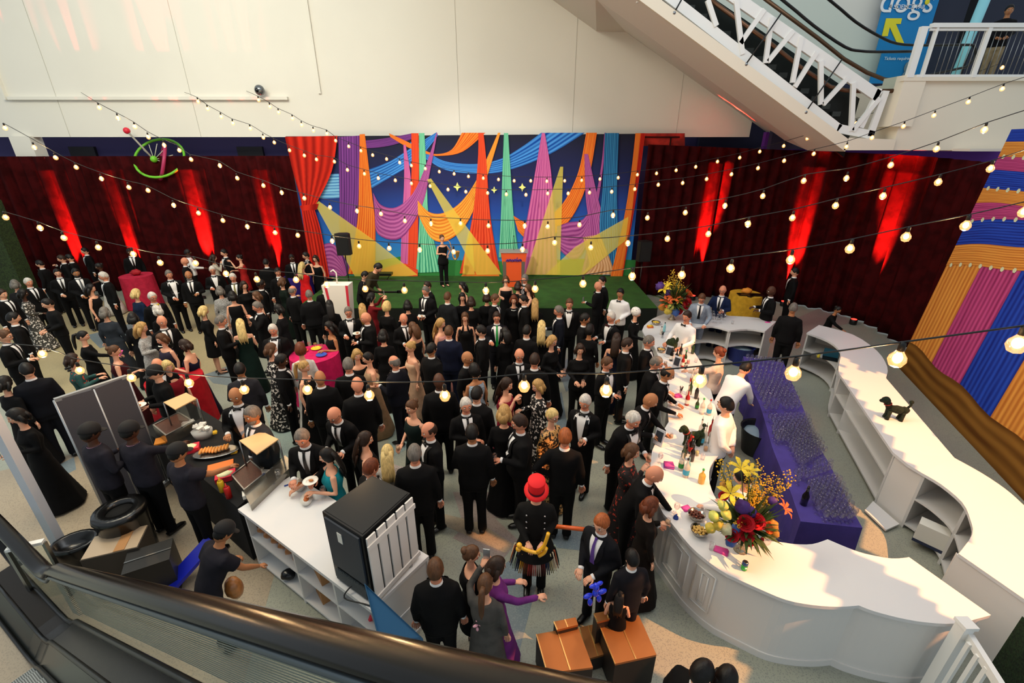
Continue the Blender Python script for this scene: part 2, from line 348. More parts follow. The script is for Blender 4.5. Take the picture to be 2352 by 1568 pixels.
# ---------------- curtains ----------------
velvet=M('red_velvet','#3b080a',.85,nz=(3,.55),spec=.08)
def curtain(name,path,zt,label,amp=.09,wl=.42,step=.06,seed=1,m=velvet,z0=.02,n=10):
    rr=random.Random(seed); P=[Vector(p) for p in crv([Vector((a,b,0)) for a,b in path],6)]
    S=[0]
    for i in range(1,len(P)): S.append(S[-1]+(P[i]-P[i-1]).length)
    L=S[-1]; k=int(L/step); vs=[];c=[];ph=0;am=amp;k2=wl
    for i in range(k+1):
        s=L*i/k; j=0
        while j<len(S)-2 and S[j+1]<s: j+=1
        t=(s-S[j])/max(1e-6,S[j+1]-S[j]); p=P[j].lerp(P[j+1],t); d=(P[j+1]-P[j]).normalized(); nr=Vector((d.y,-d.x,0))
        ph+=step*2*math.pi/k2
        if rr.random()<.08: am=amp*rr.uniform(.35,1.25); k2=wl*rr.uniform(.6,1.5)
        f=math.sin(ph)+.35*math.sin(2.3*ph+1)
        top=zt[0]+(zt[1]-zt[0])*(i/k); c.append((p,nr,am*f,top))
    for q in range(n+1):
        u=q/n
        for p,nr,f,top in c:
            a=f*(1.15-.35*u)
            vs.append(p+nr*a+Vector((0,0,z0+(top-z0)*u-.05*math.sin(u*3.14)*0)))
    w=k+1; fs=[(q*w+i,q*w+i+1,(q+1)*w+i+1,(q+1)*w+i) for q in range(n) for i in range(k)]
    mb=MB(); mb.add(vs,fs); o=solo(name,mb,m,label,'curtain',smooth=True)
    md=o.modifiers.new('thick','SOLIDIFY'); md.thickness=.012
    return o
curtain('stage_curtain',[(-20.5,17.4),(-16,17.9),(-12,18),(-7.9,17.95)],(5.1,5.12),'long dark red velvet curtain along the back wall left of the stage',seed=3)
curtain('stage_curtain',[(4.75,17.3),(6.9,17.2),(9.2,16.9),(11.2,15.6),(11.8,14.2),(11.6,12.3),(11.35,10.6)],(5.5,5.06),'curving dark red velvet curtain right of the stage behind the bar',seed=8)
# uplights
lensr=M('uplight_lens','#ff2a20',.3,emi=6)
def uplight(x,y,tx_,ty,e,label,size=19,col=(1,.03,.02)):
    o=thing('uplight',label,'floor light',(x,y,0),group='floor uplights along the velvet curtains')
    mb=MB(); mb.lathe([(.09,.0),(.11,.03),(.11,.17),(.10,.18)],n=14); part('housing',mb,black_r,o,smooth=True)
    mb=MB(); mb.lathe([(.085,.181),(.085,.186)],n=14); part('lens',mb,lensr,o)
    l=lamp('uplight_beam','SPOT',(0,0,.22),e,col,spot_size=rad(size),spot_blend=.9,shadow_soft_size=.03); l.parent=o
    l.rotation_euler=(Vector((tx_,ty,2.6))-Vector((x,y,.22))).to_track_quat('-Z','Y').to_euler(); l.location=(0,0,.22)
for i,(a,b,e,lb) in enumerate([(-17.0,17.45,420,'left of the pink table by the hedge'),(-14.9,17.6,260,'behind the guests near the pink table'),(-12.0,17.6,620,'behind the pink table, brightest on the left'),(-9.3,17.6,330,'near the stage end of the left curtain'),(6.95,16.75,620,'behind the flower arrangement on the back bar'),(10.05,16.05,520,'by the man in front of the right curtain'),(11.35,14.2,520,'by the crouching attendant at the right')]):
    uplight(a,b-.02 if i<6 else b-.05,a+(.0 if i<4 else .25),b+(.45 if i<4 else .40 if i<6 else .15),e*85,'black floor uplight throwing red light '+lb)
# hedge wall at the far left
hedge=M('hedge_green','#2c3f16',.9,nz=(30,.35),bump=(60,1))
mb=MB(); mb.box((-17.6,15.2,1.9),(1.9,.5,3.9)); solo('hedge',mb,hedge,'tall green hedge panel at the far left before the curtain','hedge')
# ---------------- stage ----------------
turf=M('stage_turf','#2c5c1c',.9,nz=(2.5,.75),bump=(90,.8))
mb=MB(); mb.box((-1.1,15.55,.375),(11.4,3.9,.75),mi=1); mb.box((-1.1,15.55,.76),(11.4,3.9,.02)); solo('stage_platform',mb,[turf,M('stage_skirt','#0c120a',.9)],'low stage covered in green artificial turf in front of the painted backdrop','stage')
# ---------------- painted circus backdrop ----------------
def band_mat(name,c1,c2,fr,alpha=1,emb=.5):
    def fn(nt,b):
        L=nt.links.new; tc=nt.nodes.new('ShaderNodeUVMap'); mp=nt.nodes.new('ShaderNodeMapping'); mp.inputs['Scale'].default_value=(fr,.55,1); L(tc.outputs[0],mp.inputs[0])
        n=nt.nodes.new('ShaderNodeTexNoise'); n.inputs['Scale'].default_value=1; n.inputs['Detail'].default_value=2; n.inputs['Distortion'].default_value=.3; L(mp.outputs[0],n.inputs[0])
        w=nt.nodes.new('ShaderNodeTexWave'); w.bands_direction='X'; w.inputs['Scale'].default_value=fr*.32; w.inputs['Distortion'].default_value=1.2; w.inputs['Detail Scale'].default_value=.6; L(tc.outputs[0],w.inputs[0])
        a=nt.nodes.new('ShaderNodeMath'); a.operation='MULTIPLY_ADD'; a.inputs[1].default_value=.34; L(w.outputs['Fac'],a.inputs[0])
        q=nt.nodes.new('ShaderNodeMath'); q.operation='MULTIPLY'; q.inputs[1].default_value=.72; L(n.outputs['Fac'],q.inputs[0]); L(q.outputs[0],a.inputs[2])
        r=nt.nodes.new('ShaderNodeValToRGB'); r.color_ramp.elements[0].position=.25; r.color_ramp.elements[1].position=.75
        r.color_ramp.elements[0].color=lin(c1)+(1,); r.color_ramp.elements[1].color=lin(c2)+(1,); L(a.outputs[0],r.inputs[0])
        L(r.outputs[0],b.inputs['Base Color']); b.inputs['Roughness'].default_value=.85; b.inputs['Alpha'].default_value=alpha; b.inputs['Specular IOR Level'].default_value=.1
    return node_mat(name,fn)
def sky_fn(nt,b):
    L=nt.links.new; tc=nt.nodes.new('ShaderNodeUVMap'); s=nt.nodes.new('ShaderNodeSeparateXYZ'); L(tc.outputs[0],s.inputs[0])
    r=nt.nodes.new('ShaderNodeValToRGB'); e=r.color_ramp.elements; e[0].position=0;e[0].color=lin('#2f7f6a')+(1,);e[1].position=1;e[1].color=lin('#0a0c24')+(1,)
    for p,c in ((.12,'#2a86b8'),(.3,'#1668bd'),(.5,'#14429a'),(.68,'#131f5c')): x=e.new(p); x.color=lin(c)+(1,)
    L(s.outputs[1],r.inputs[0]); L(r.outputs[0],b.inputs['Base Color']); b.inputs['Roughness'].default_value=.85
node_mat('painted_sky',sky_fn)
BM={'blue':('#0e3f9a','#4f9ce6'),'lblue':('#2d6fb8','#8fd0ef'),'pur':('#4a2560','#8a4a9c'),'org':('#d8481c','#f49338'),'orp':('#d8661c','#fbb548'),'red':('#c8301c','#ee5a34'),'grn':('#1f8a6c','#8adbb0'),'pnk':('#9c2f7e','#e079ae'),'mag':('#7c2a72','#c26aa8'),'cur':('#7d120f','#d8301f'),'tan':('#b87a44','#e6b98c'),'bdk':('#123a74','#3f8fc0')}
bmats=[MC['painted_sky']]; bidx={}
for k,(a,b_) in BM.items():
    bidx[k]=len(bmats); bmats.append(band_mat('paint_'+k,a,b_,{'cur':5.5,'blue':6}.get(k,8)))
def beam_fn(nt,b): b.inputs['Base Color'].default_value=lin('#fbe656')+(1,); b.inputs['Alpha'].default_value=.5; b.inputs['Roughness'].default_value=.9
node_mat('paint_beam',beam_fn); bidx['beam']=len(bmats); bmats.append(MC['paint_beam'])
M('paint_star','#eef08a',.8); bidx['star']=len(bmats); bmats.append(MC['paint_star'])
M('paint_ground','#2f7d3a',.9); bidx['gr']=len(bmats); bmats.append(MC['paint_ground'])
YB=17.45; verts=[];faces=[];uvs=[];mi_=[];lay=[0]
def bp(cx,cy,k): 
    p=W(650+cx/2.834,290+cy/2.834,YB); return (p.x,YB-.0035*k,p.z)
def band(kind,A,B,wv=False):
    lay[0]+=1;k=lay[0]
    A=crv([Vector((a,b,0)) for a,b in A],5);B=crv([Vector((a,b,0)) for a,b in B],5);n=len(A);o=len(verts)
    for i in range(n):
        for j in range(5):
            p=A[i].lerp(B[i],j/4); verts.append(bp(p.x,p.y,k))
    for i in range(n-1):
        for j in range(4):
            a=o+i*5+j; faces.append((a,a+1,a+6,a+5)); mi_.append(bidx[kind])
            uvs.append([(j/4,i/n*3),((j+1)/4,i/n*3),((j+1)/4,(i+1)/n*3),(j/4,(i+1)/n*3)])
def polyp(kind,P):
    lay[0]+=1;o=len(verts)
    for a,b in P: verts.append(bp(a,b,lay[0]))
    faces.append(tuple(range(o,o+len(P)))); mi_.append(bidx[kind]); uvs.append([(a/600,b/600) for a,b in P])
c=[bp(28,66,0),bp(2352,48,0),bp(2256,985,0),bp(193,985,0)]
verts+=c; faces.append((0,3,2,1)); mi_.append(0); uvs.append([(0,1),(0,0),(1,0),(1,1)])
polyp('gr',[(590,880),(800,840),(1100,870),(1500,880),(2000,860),(2300,870),(2300,985),(500,985)])
band('lblue',[(250,310),(420,305),(570,280),(700,230)],[(240,470),(400,460),(560,410),(700,330)])
band('blue',[(560,280),(700,225),(850,130),(1000,38)],[(560,410),(720,320),(880,215),(1010,60)][0:4])
band('blue',[(830,100),(920,150),(1050,225),(1250,245),(1420,210),(1560,130),(1680,42)],[(830,190),(930,215),(1060,285),(1250,308),(1450,290),(1720,190),(1965,42)])
band('pur',[(355,72),(500,92),(650,80),(845,45)],[(355,110),(520,142),(690,128),(850,80)])
band('org',[(690,45),(800,95),(930,160),(1010,180),(1100,150),(1165,42)],[(700,70),(810,135),(930,178),(1020,192),(1170,165),(1318,42)])
band('pur',[(360,70),(368,400),(372,700),(400,960)],[(500,60),(500,400),(480,700),(470,960)])
band('org',[(500,52),(497,300),(485,620),(425,960)],[(534,50),(580,430),(602,640),(600,960)])
band('pnk',[(785,120),(790,350),(775,640),(765,950)],[(800,120),(835,360),(832,640),(822,950)])
band('red',[(836,45),(838,300),(822,600),(812,950)],[(884,45),(886,300),(882,600),(878,950)])
band('grn',[(886,44),(888,300),(890,600),(866,952)],[(922,44),(938,330),(955,620),(1045,945)])
band('mag',[(588,430),(640,510),(740,525),(850,430),(940,230),(1000,42)],[(600,560),(620,700),(770,725),(905,520),(965,260),(1006,42)])
band('orp',[(878,480),(950,555),(1045,562),(1160,490),(1270,330),(1400,42)],[(880,570),(960,720),(1060,745),(1190,640),(1310,380),(1416,42)])
band('red',[(1272,42),(1268,235),(1232,600),(1150,955)],[(1306,42),(1325,235),(1352,600),(1415,960)])
band('grn',[(1438,44),(1428,300),(1418,600),(1404,850)],[(1466,44),(1482,300),(1504,600),(1540,870)])
band('org',[(1500,580),(1590,625),(1700,600),(1820,500),(1920,300),(1972,42)],[(1530,680),(1610,745),(1740,715),(1880,590),(1985,350),(2042,42)])
band('pnk',[(1684,44),(1640,300),(1588,600),(1515,962)],[(1704,44),(1745,300),(1768,600),(1785,962)])
band('mag',[(1780,650),(1860,622),(1955,600),(2030,460),(2070,250),(2090,42)],[(1788,790),(1880,862),(1955,810),(2035,560),(2080,280),(2102,42)])
band('mag',[(1960,180),(1968,450),(1990,700),(1940,955)],[(1984,180),(2045,450),(2115,700),(2160,960)])
band('bdk',[(2092,44),(2078,400),(2058,640),(2080,965)],[(2184,44),(2172,400),(2180,640),(2190,965)])
band('tan',[(1950,720),(1975,820),(1990,900),(1930,962)],[(2060,700),(2110,820),(2140,900),(2160,962)])
band('mag',[(250,770),(330,760),(390,850),(420,960)],[(260,960),(320,970),(370,975),(400,985)])
band('org',[(1170,960),(1200,955),(1300,950),(1400,955)],[(1150,985),(1200,985),(1300,985),(1420,985)])
band('red',[(600,950),(700,905),(800,890),(880,930)],[(620,985),(700,985),(800,985),(880,985)])
band('cur',[(2290,45),(2262,300),(2215,600),(2128,975)],[(2352,45),(2320,300),(2272,600),(2205,985)])
bidx['cur2']=bidx['org']
band('cur2',[(2290,45),(2262,300),(2215,600),(2128,975)],[(2325,45),(2296,300),(2262,600),(2200,985)])
polyp('beam',[(940,345),(966,338),(1425,960),(1262,962)])
polyp('beam',[(215,505),(240,485),(600,740),(880,962),(700,985),(480,985)])
polyp('beam',[(1803,262),(1822,262),(1800,962),(1575,962)])
polyp('beam',[(2245,585),(2225,740),(1950,965),(1705,962),(1900,780)])
polyp('beam',[(1210,670),(1235,700),(1250,960),(1170,960),(1190,780)])
band('cur',[(22,68),(70,280),(125,480),(128,540),(150,700),(200,985)],[(362,62),(325,290),(230,490),(212,530),(255,680),(310,985)])
polyp('cur',[(118,515),(240,500),(228,540),(130,548)])
for x,y,s in ((1137,392,26),(1375,412,20),(1557,395,24)):
    P=[]
    for i in range(8):
        a=math.pi*i/4; r_=s if i%2==0 else s*.45; P.append((x+r_*math.sin(a),y-r_*1.15*math.cos(a)))
    polyp('star',P)
me=bpy.data.meshes.new('painted_backdrop'); me.from_pydata(verts,[],faces); me.polygons.foreach_set('material_index',mi_)
uvl=me.uv_layers.new(name='UVMap')
for pl,uv in zip(me.polygons,uvs):
    for li,u in zip(pl.loop_indices,uv): uvl.data[li].uv=u
bo=link('painted_backdrop',me,bmats); tag(bo,'painted circus backdrop of crossing coloured drapes and light beams on night blue','backdrop',kind='thing')
# frame behind it
BR=thing('backdrop_frame','slim black pipe frame holding up the painted circus backdrop','frame',(-1,17.56,0))
for x in (-7.9,-3.4,1.1,5.6):
    mb=MB(); mb.tube([(x,17.56,0),(x,17.56,5.75)],.025,6); part('upright',mb,black_r,BR,True,smooth=True)
mb=MB(); mb.tube([(-7.95,17.56,5.74),(5.9,17.56,5.74)],.025,6); part('crossbar',mb,black_r,BR,True,smooth=True)
mb=MB(); o_=W(1480,312,17.6);o2=W(1572,312,17.6); mb.add([tuple(W(1470,306,17.6)),tuple(W(1573,306,17.6)),tuple(W(1573,335,17.6)),tuple(W(1470,335,17.6)),tuple(W(1470,306,17.62)),tuple(W(1573,306,17.62)),tuple(W(1573,335,17.62)),tuple(W(1470,335,17.62))],[(0,3,2,1),(4,5,6,7),(0,1,5,4),(2,3,7,6)])
solo('cloth_valance',mb,M('valance_red','#c22a1c',.8,nz=(2.2,.35)),'strip of striped red cloth hanging right of the painted backdrop','cloth')
# ---------------- tent backdrop at the right ----------------
TB0=F(2062,842);TB1=F(2352,1150);td=(TB1-TB0);L0_=td.length;td=td.normalized()
TT0=W(2324,297,TB0.y+.15)
top_off=TT0-TB0
def tp(s,t,k=0):  # s metres along base, t 0..1 height ; painted cloth plane
    b=TB0+td*s; return b+Vector((top_off.x*t,top_off.y*t,top_off.z*t))+Vector((-td.y,td.x,0))*(-.003*k)
verts=[];faces=[];uvs=[];mi_=[]
tm=[];ti={}
for k,(a,b_,fr) in {'o':('#b8682a','#e8a24a',9),'p':('#862858','#c8508a',9),'b':('#17247c','#2a4fc0',9),'hay':('#5e3a16','#94682c',3),'dot':('#cfd6b0','#e6ecc8',1)}.items():
    ti[k]=len(tm); tm.append(band_mat('tent_'+k,a,b_,fr))
def tstrip(kind,fa,fb,s0,s1,n,k,vert=False):
    o=len(verts)
    for i in range(n+1):
        s=s0+(s1-s0)*i/n
        for j in range(4):
            t=fa(s)+(fb(s)-fa(s))*j/3; verts.append(tuple(tp(s,t,k)))
    for i in range(n):
        for j in range(3):
            a=o+i*4+j; faces.append((a,a+4,a+5,a+1)); mi_.append(ti[kind])
            if vert: uvs.append([(i/n,j),((i+1)/n,j),((i+1)/n,j+1),(i/n,j+1)])
            else: uvs.append([(j/3,i*.3),(j/3,i*.3+.3),((j+1)/3,i*.3+.3),((j+1)/3,i*.3)])
SL=9.0
sl=[0,0,0,0,.005,.012,.03,.032,.035]
lv=[1.0,.957,.904,.857,.788,.730,.655,.56,.475]
lf=lambda i:(lambda s:lv[i]+sl[i]*min(s,5)-.02*max(0,s-5)+(.006*math.sin(s*2) if i>4 else 0))
ks=['b','o','p','b','o','p','b','o']
# vertical stripes first
st=[0,1.28,2.52,3.75,4.95,6.15,7.3,8.4,SL]; sk=['o','p','b','o','p','b','o','p','b','o']
for i in range(8):
    tstrip(sk[i],lambda s:.1,lambda s:.66,st[i],st[i+1],4,0,True)
for i,k in enumerate(ks):
    tstrip(k,lf(i+1),lf(i),0,SL,30,2+i*.1)
tstrip('hay',lambda s:0,lambda s:.125+.008*math.sin(s*3),0,SL,24,1)
for i in (1,3,5,7):
    for q in range(24):
        s=.2+q*.36; t=lf(i+1)(s); o=len(verts)
        for a in range(6): verts.append(tuple(tp(s+.06*math.cos(a*1.047),t+.009*math.sin(a*1.047),4)))
        faces.append(tuple(range(o,o+6))); mi_.append(ti['dot']); uvs.append([(0,0)]*6)
me=bpy.data.meshes.new('tent_backdrop'); me.from_pydata(verts,[],faces); me.polygons.foreach_set('material_index',mi_)
uvl=me.uv_layers.new(name='UVMap')
for pl,uv in zip(me.polygons,uvs):
    for li,u in zip(pl.loop_indices,uv): uvl.data[li].uv=u
tbo=link('tent_backdrop',me,tm); tag(tbo,'tall painted tent backdrop with orange, pink and blue drapes at the right','backdrop',kind='thing')
# ---------------- unseen perforated plate, added to shape the warm spot's light into patches ----------------
LIT=[(1.05,[(1540,765),(1600,790),(1640,890),(1668,1020),(1652,1060),(1640,1150),(1700,1215),(1790,1235),(1855,1255),(1880,1310),(1894,1396),(1740,1356),(1671,1322),(1620,1270),(1560,1205),(1524,1150),(1500,1060),(1512,1000),(1545,950),(1548,870),(1530,800)]),
 (1.05,[(1958,1262),(1990,1268),(2048,1278),(2095,1270),(2300,1415),(2210,1434),(2150,1382),(2080,1332),(1990,1285)]),
 (1.05,[(1918,838),(2040,862),(2192,1045),(2400,1150),(2420,1440),(2352,1380),(2195,1275),(2233,1227),(2200,1150),(2112,1090)]),
 (0,[(1483,1360),(1560,1415),(1662,1455),(1702,1475),(1716,1600),(1560,1600),(1480,1520)]),
 (0,[(1936,1100),(1996,1153),(2044,1212),(2060,1280),(1981,1267),(1985,1212)]),
 (0,[(1820,860),(1850,880),(1858,920),(1840,935),(1826,900)]),
 (0,[(1355,1060),(1395,1055),(1412,1085),(1378,1092)]),(0,[(1360,1100),(1412,1090),(1408,1145),(1350,1140)]),(0,[(1378,955),(1415,950),(1425,980),(1380,985)]),
 (0,[(1122,1080),(1158,1098),(1140,1106),(1124,1095)]),(0,[(1040,1128),(1150,1162),(1148,1176),(1045,1150)]),(0,[(1290,1210),(1345,1205),(1350,1235),(1300,1230)]),
 (0,[(1270,1300),(1330,1335),(1345,1372),(1290,1345)]),(0,[(1255,905),(1330,900),(1335,930),(1290,935)]),(0,[(1155,1330),(1215,1345),(1210,1380),(1150,1372)]),
 (0,[(1080,1225),(1150,1235),(1140,1260),(1090,1245)]),(0,[(1470,1450),(1540,1490),(1530,1540),(1440,1500)]),
 (.45,[(1225,1450),(1290,1400),(1500,1390),(1520,1550),(1360,1570),(1225,1530)]),
 (1.1,[(1200,1030),(1285,1045),(1290,1075),(1205,1080)]),(1.5,[(505,975),(640,970),(660,1020),(560,1050)])]
dn=(LT-LP).normalized(); uu=dn.cross(Vector((0,0,1))).normalized(); vv=uu.cross(dn)
polys=[]
for z,pts in LIT:
    q=[]
    for p in pts:
        d=F(p[0],p[1],z)-LP; k=1.6/d.dot(dn); d=d*k; q.append((d.dot(uu),d.dot(vv)))
    polys.append((q,min(a for a,b in q),max(a for a,b in q),min(b for a,b in q),max(b for a,b in q)))
def inpoly(x,y):
    for q,x0,x1,y0,y1 in polys:
        if x<x0 or x>x1 or y<y0 or y>y1: continue
        c=False;n=len(q);j=n-1
        for i in range(n):
            if (q[i][1]>y)!=(q[j][1]>y) and x<(q[j][0]-q[i][0])*(y-q[i][1])/(q[j][1]-q[i][1])+q[i][0]: c=not c
            j=i
        if c: return True
    return False
cs=.022;N=130;vs=[];fs=[];idx={}
def gv(i,j):
    if (i,j) not in idx: idx[(i,j)]=len(vs); vs.append(LP+dn*1.6+uu*(i*cs)+vv*(j*cs))
    return idx[(i,j)]
for i in range(-N,N):
    run=None
    for j in range(-N,N+1):
        s=j<N and not inpoly((i+.5)*cs,(j+.5)*cs)
        if s and run is None: run=j
        if not s and run is not None: fs.append((gv(i,run),gv(i+1,run),gv(i+1,j),gv(i,j))); run=None
mb=MB(); mb.add(vs,fs); struct('trim_1',mb,M('plate_black','#050505',.9))
# ---------------- white bars ----------------
wl_m=M('white_laminate','#d6d6d6',.35,nz=(1.2,.985)); wside=M('white_panel','#d8d6d2',.5); greyin=M('grey_shelf_panel','#c9c9c7',.6)
BH=1.05
def counter(label,outer,inner,shelves=True,front=True,molding=False,divs=2,n=3,group='white curved bar counters'):
    O=[Vector((p.x,p.y)) for p in crv([F(a,b,BH) for a,b in outer],n)]; I=[Vector((p.x,p.y)) for p in crv([F(a,b,BH) for a,b in inner],n)]
    c=sum(O+I,Vector((0,0)))/len(O+I); r=thing('bar_counter',label,'bar counter',(c.x,c.y,0),group=group)
    mb=MB(); mb.prism([tuple(p) for p in O+I[::-1]],BH-.045,BH); part('countertop',mb,wl_m,r,True)
    def inset(P,q,k):  # move points toward the other side q
        out=[]
        for i,p in enumerate(P):
            t=q[min(len(q)-1,int(i*len(q)/len(P)))]; d=(t-p); out.append(p+d.normalized()*k)
        return out
    O1=inset(O,I,.05);O2=inset(O,I,.08)
    mb=MB()
    for i in range(len(O1)-1):
        a,b,c_,d=O1[i],O1[i+1],O2[i+1],O2[i]; mb.prism([tuple(a),tuple(b),tuple(c_),tuple(d)],.0,BH-.045)
    for P in ((O1,1.0,.975),(O1,.10,.0)):
        Q=inset(O,I,.035)
        for i in range(len(Q)-1): mb.prism([tuple(Q[i]),tuple(Q[i+1]),tuple(O1[i+1]),tuple(O1[i])],P[2],P[1])
    part('front_panel',mb,wside,r,True)
    if molding:
        mb=MB()
        k=len(O1)
        Q=inset(O,I,.042)
        for a,b in ((2,k//2),(k//2+1,k-3)):
            if b-a<2: continue
            path=[(Q[i].x,Q[i].y,.25) for i in range(a,b+1)]+[(Q[i].x,Q[i].y,.85) for i in range(b,a-1,-1)]; path.append(path[0])
            mb.tube(path,.012,6)
            path=[(Q[i].x,Q[i].y,.32) for i in range(a+1,b)]+[(Q[i].x,Q[i].y,.78) for i in range(b-1,a,-1)]
            if len(path)>3: path.append(path[0]); mb.tube(path,.009,6)
        part('panel_molding',mb,wside,r,True,smooth=True)
    if shelves:
        I1=inset(I,O,.04)
        for z in (.07,.55):
            mb=MB(); mb.prism([tuple(p) for p in O2+I1[::-1]],z,z+.03); part('shelf',mb,greyin,r,True)
        for t in [0]+[(k+1)/(divs) for k in range(divs-1)]+[1]:
            i=int(t*(len(O2)-1)); j=int(t*(len(I1)-1)); a=O2[i];b=I1[j]; d=(b-a).normalized(); nn=Vector((-d.y,d.x))*.018
            if t==0: nn2=nn; 
            mid=(nn if t<.5 else -nn)
            mb=MB(); q=[a-nn,b-nn,b+nn,a+nn]; cc=(O1[min(i+1,len(O1)-1)]-O1[max(i-1,0)]).normalized()*(.02 if t==0 else -.02 if t==1 else 0)
            mb.prism([tuple(p+cc) for p in q],.0,BH-.046); part('divider',mb,greyin,r,True)
    return r
counter('rear bar counter, straight end piece beside the attendant in black',[(1676,725),(1738,729),(1783,738)],[(1676,759),(1717,755),(1757,761)],divs=1)
counter('rear bar counter in front of the two men in grey and blue suits',[(1541,716),(1600,714),(1676,725)],[(1598,752),(1636,749),(1676,759)],divs=1)
counter('bar corner counter under the rear flower arrangement',[(1541,716),(1500,731),(1475,758),(1503,795)],[(1598,752),(1578,757),(1560,772),(1588,800)],divs=1)
counter('serving bar counter with green bust planter and wine bottles',[(1503,795),(1516,830),(1531,885),(1533,935),(1536,968)],[(1588,800),(1611,834),(1628,880),(1645,940),(1652,972)],divs=2)
counter('serving bar counter with the moss dog and pourer bottles',[(1536,968),(1515,1003),(1498,1035),(1494,1075),(1500,1130),(1524,1180)],[(1652,972),(1662,1015),(1655,1040),(1632,1070),(1630,1110),(1648,1152)],divs=2)
counter('bar counter with panel moulding under the large flower arrangement',[(1524,1180),(1541,1199),(1585,1253),(1633,1294),(1671,1319)],[(1648,1152),(1668,1185),(1695,1215),(1735,1240)],molding=True)
counter('curved bar counter holding the green soda can',[(1671,1319),(1744,1352),(1805,1377),(1866,1389),(1926,1393),(1973,1390)],[(1735,1240),(1789,1244),(1825,1249),(1866,1249),(1901,1238)])
counter('nearest bar counter end with a pointed right corner',[(1973,1390),(2007,1403),(2068,1419),(2129,1429),(2198,1431),(2276,1412)],[(1901,1238),(1946,1257),(1987,1271),(2048,1282),(2088,1279)])
counter('back bar counter nearest the curtain, with laptop on its shelf',[(1881,746),(1959,768),(2014,805),(2038,842),(2035,868)],[(1853,764),(1903,783),(1930,808),(1926,842),(1927,857)],divs=2)
counter('long back bar counter carrying the moss dog',[(2035,868),(2090,932),(2192,1051)],[(1927,857),(1950,890),(2051,1038)],divs=2,n=4)
counter('curved back bar counter with a cardboard box on its shelf',[(2192,1051),(2255,1086),(2310,1123),(2352,1160),(2420,1225)],[(2118,1086),(2162,1112),(2210,1153),(2229,1193),(2233,1227),(2202,1271)],divs=2)
rr_=counter('back bar counter running out of view at the right edge',[(2420,1225),(2520,1330),(2640,1470)],[(2202,1271),(2352,1375),(2470,1460)],shelves=False)
Q=[F(2202,1271,BH),F(2470,1460,BH)]; mb=MB(); q0=Vector((Q[0].x,Q[0].y));q1=Vector((Q[1].x,Q[1].y)); nn=Vector((.02,.03)); mb.prism([tuple(q0+nn),tuple(q1+nn),tuple(q1+nn*2),tuple(q0+nn*2)],0,BH-.046); part('side_panel',mb,wside,rr_,True)
# filler between long back counter and curved one
o=thing('bar_counter','short curved link between two back bar counters with an open floor shelf','bar counter',tuple(F(2110,1050,0)),group='white curved bar counters')
A=[F(a,b,BH) for a,b in ((2192,1051),(2118,1086),(2085,1066),(2051,1038))]; mb=MB(); mb.prism([(p.x,p.y) for p in A],BH-.045,BH); part('countertop',mb,wl_m,o,True)
mb=MB(); a,b=A[3],A[1]; d=Vector((-.02,.02)); mb.prism([(a.x+.05,a.y+.03),(b.x+.05,b.y+.02),(b.x+.08,b.y+.05),(a.x+.08,a.y+.06)],0,BH-.046); part('side_panel',mb,wside,o,True)
mb=MB(); Z=[F(a,b,.05) for a,b in ((2008,1160),(2062,1210),(2075,1205),(2030,1150))]; Z[1]=Z[1]; g=[(a.x,a.y),(a.x-.28,a.y-.20),(b.x-.30,b.y-.12),(b.x,b.y)]; mb.prism(g,.03,.06); part('floor_shelf',mb,wl_m,o,True)
# things inside shelves
cb=M('cardboard','#a8794a',.8); 
P=F(2150,1215,.10); mb=MB(); mb.box((6.13,4.98,.27),(.34,.2,.32),rz=-.85); mb.box((6.13,4.98,.13),(.345,.205,.05),rz=-.85,mi=1); mb.box((6.2,4.87,.2),(.14,.15,.12),rz=-.85,mi=2); solo('water_carton',mb,[M('carton_white','#d9d9d2',.7),M('carton_navy','#27304a',.7),M('carton_green','#3f8a4c',.7)],'white drinks carton with green corner on the lower curved shelf','box')
lp=thing('laptop','open black laptop on the shelf of the farthest back counter','laptop',(7.93,10.25,.585),rz=-.6)
mb=MB(); mb.box((0,0,.01),(.32,.22,.02)); part('keyboard_base',mb,black_r,lp); mb=MB(); mb.box((0,.12,.12),(.32,.015,.22)); part('screen',mb,M('screen_teal','#1b4a5c',.3,emi=.15),lp)
mb=MB(); mb.lathe([(.03,0),(.035,.02),(.035,.1),(.02,.12)],n=10); o=solo('yellow_cup',mb,M('cup_yellow','#d6c23c',.5),'small yellow cup beside the laptop on the shelf','cup',smooth=True); o.location=(7.7,10.35,.585)
# ---------------- purple table with glasses ----------------
pcl=M('purple_cloth','#43368a',.8,nz=(4,.85),bump=(120,.3))
TZ=.80
pl_=[(1707,818),(1722,880),(1744,927),(1762,985),(1774,1027),(1797,1085),(1815,1127),(1828,1165),(1839,1197)]
pr_=[(1800,833),(1822,886),(1842,930),(1859,975),(1868,1005),(1885,1031),(1922,1097),(1950,1155),(1981,1212)]
Lp=crv([F(a,b,TZ) for a,b in pl_],3);Rp=crv([F(a,b,TZ) for a,b in pr_],3)
mb=MB(); ring_=[(p.x,p.y) for p in Lp]+[(p.x,p.y) for p in Rp[::-1]]
mb.prism(ring_,TZ-.012,TZ)
n=len(ring_); cx=sum(p[0] for p in ring_)/n;cy=sum(p[1] for p in ring_)/n; vs=[]
dense=[]
for i in range(n):
    a=Vector(ring_[i]);b=Vector(ring_[(i+1)%n]); k=max(1,int((b-a).length/.09))
    for j in range(k): dense.append(a.lerp(b,j/k))
n=len(dense)
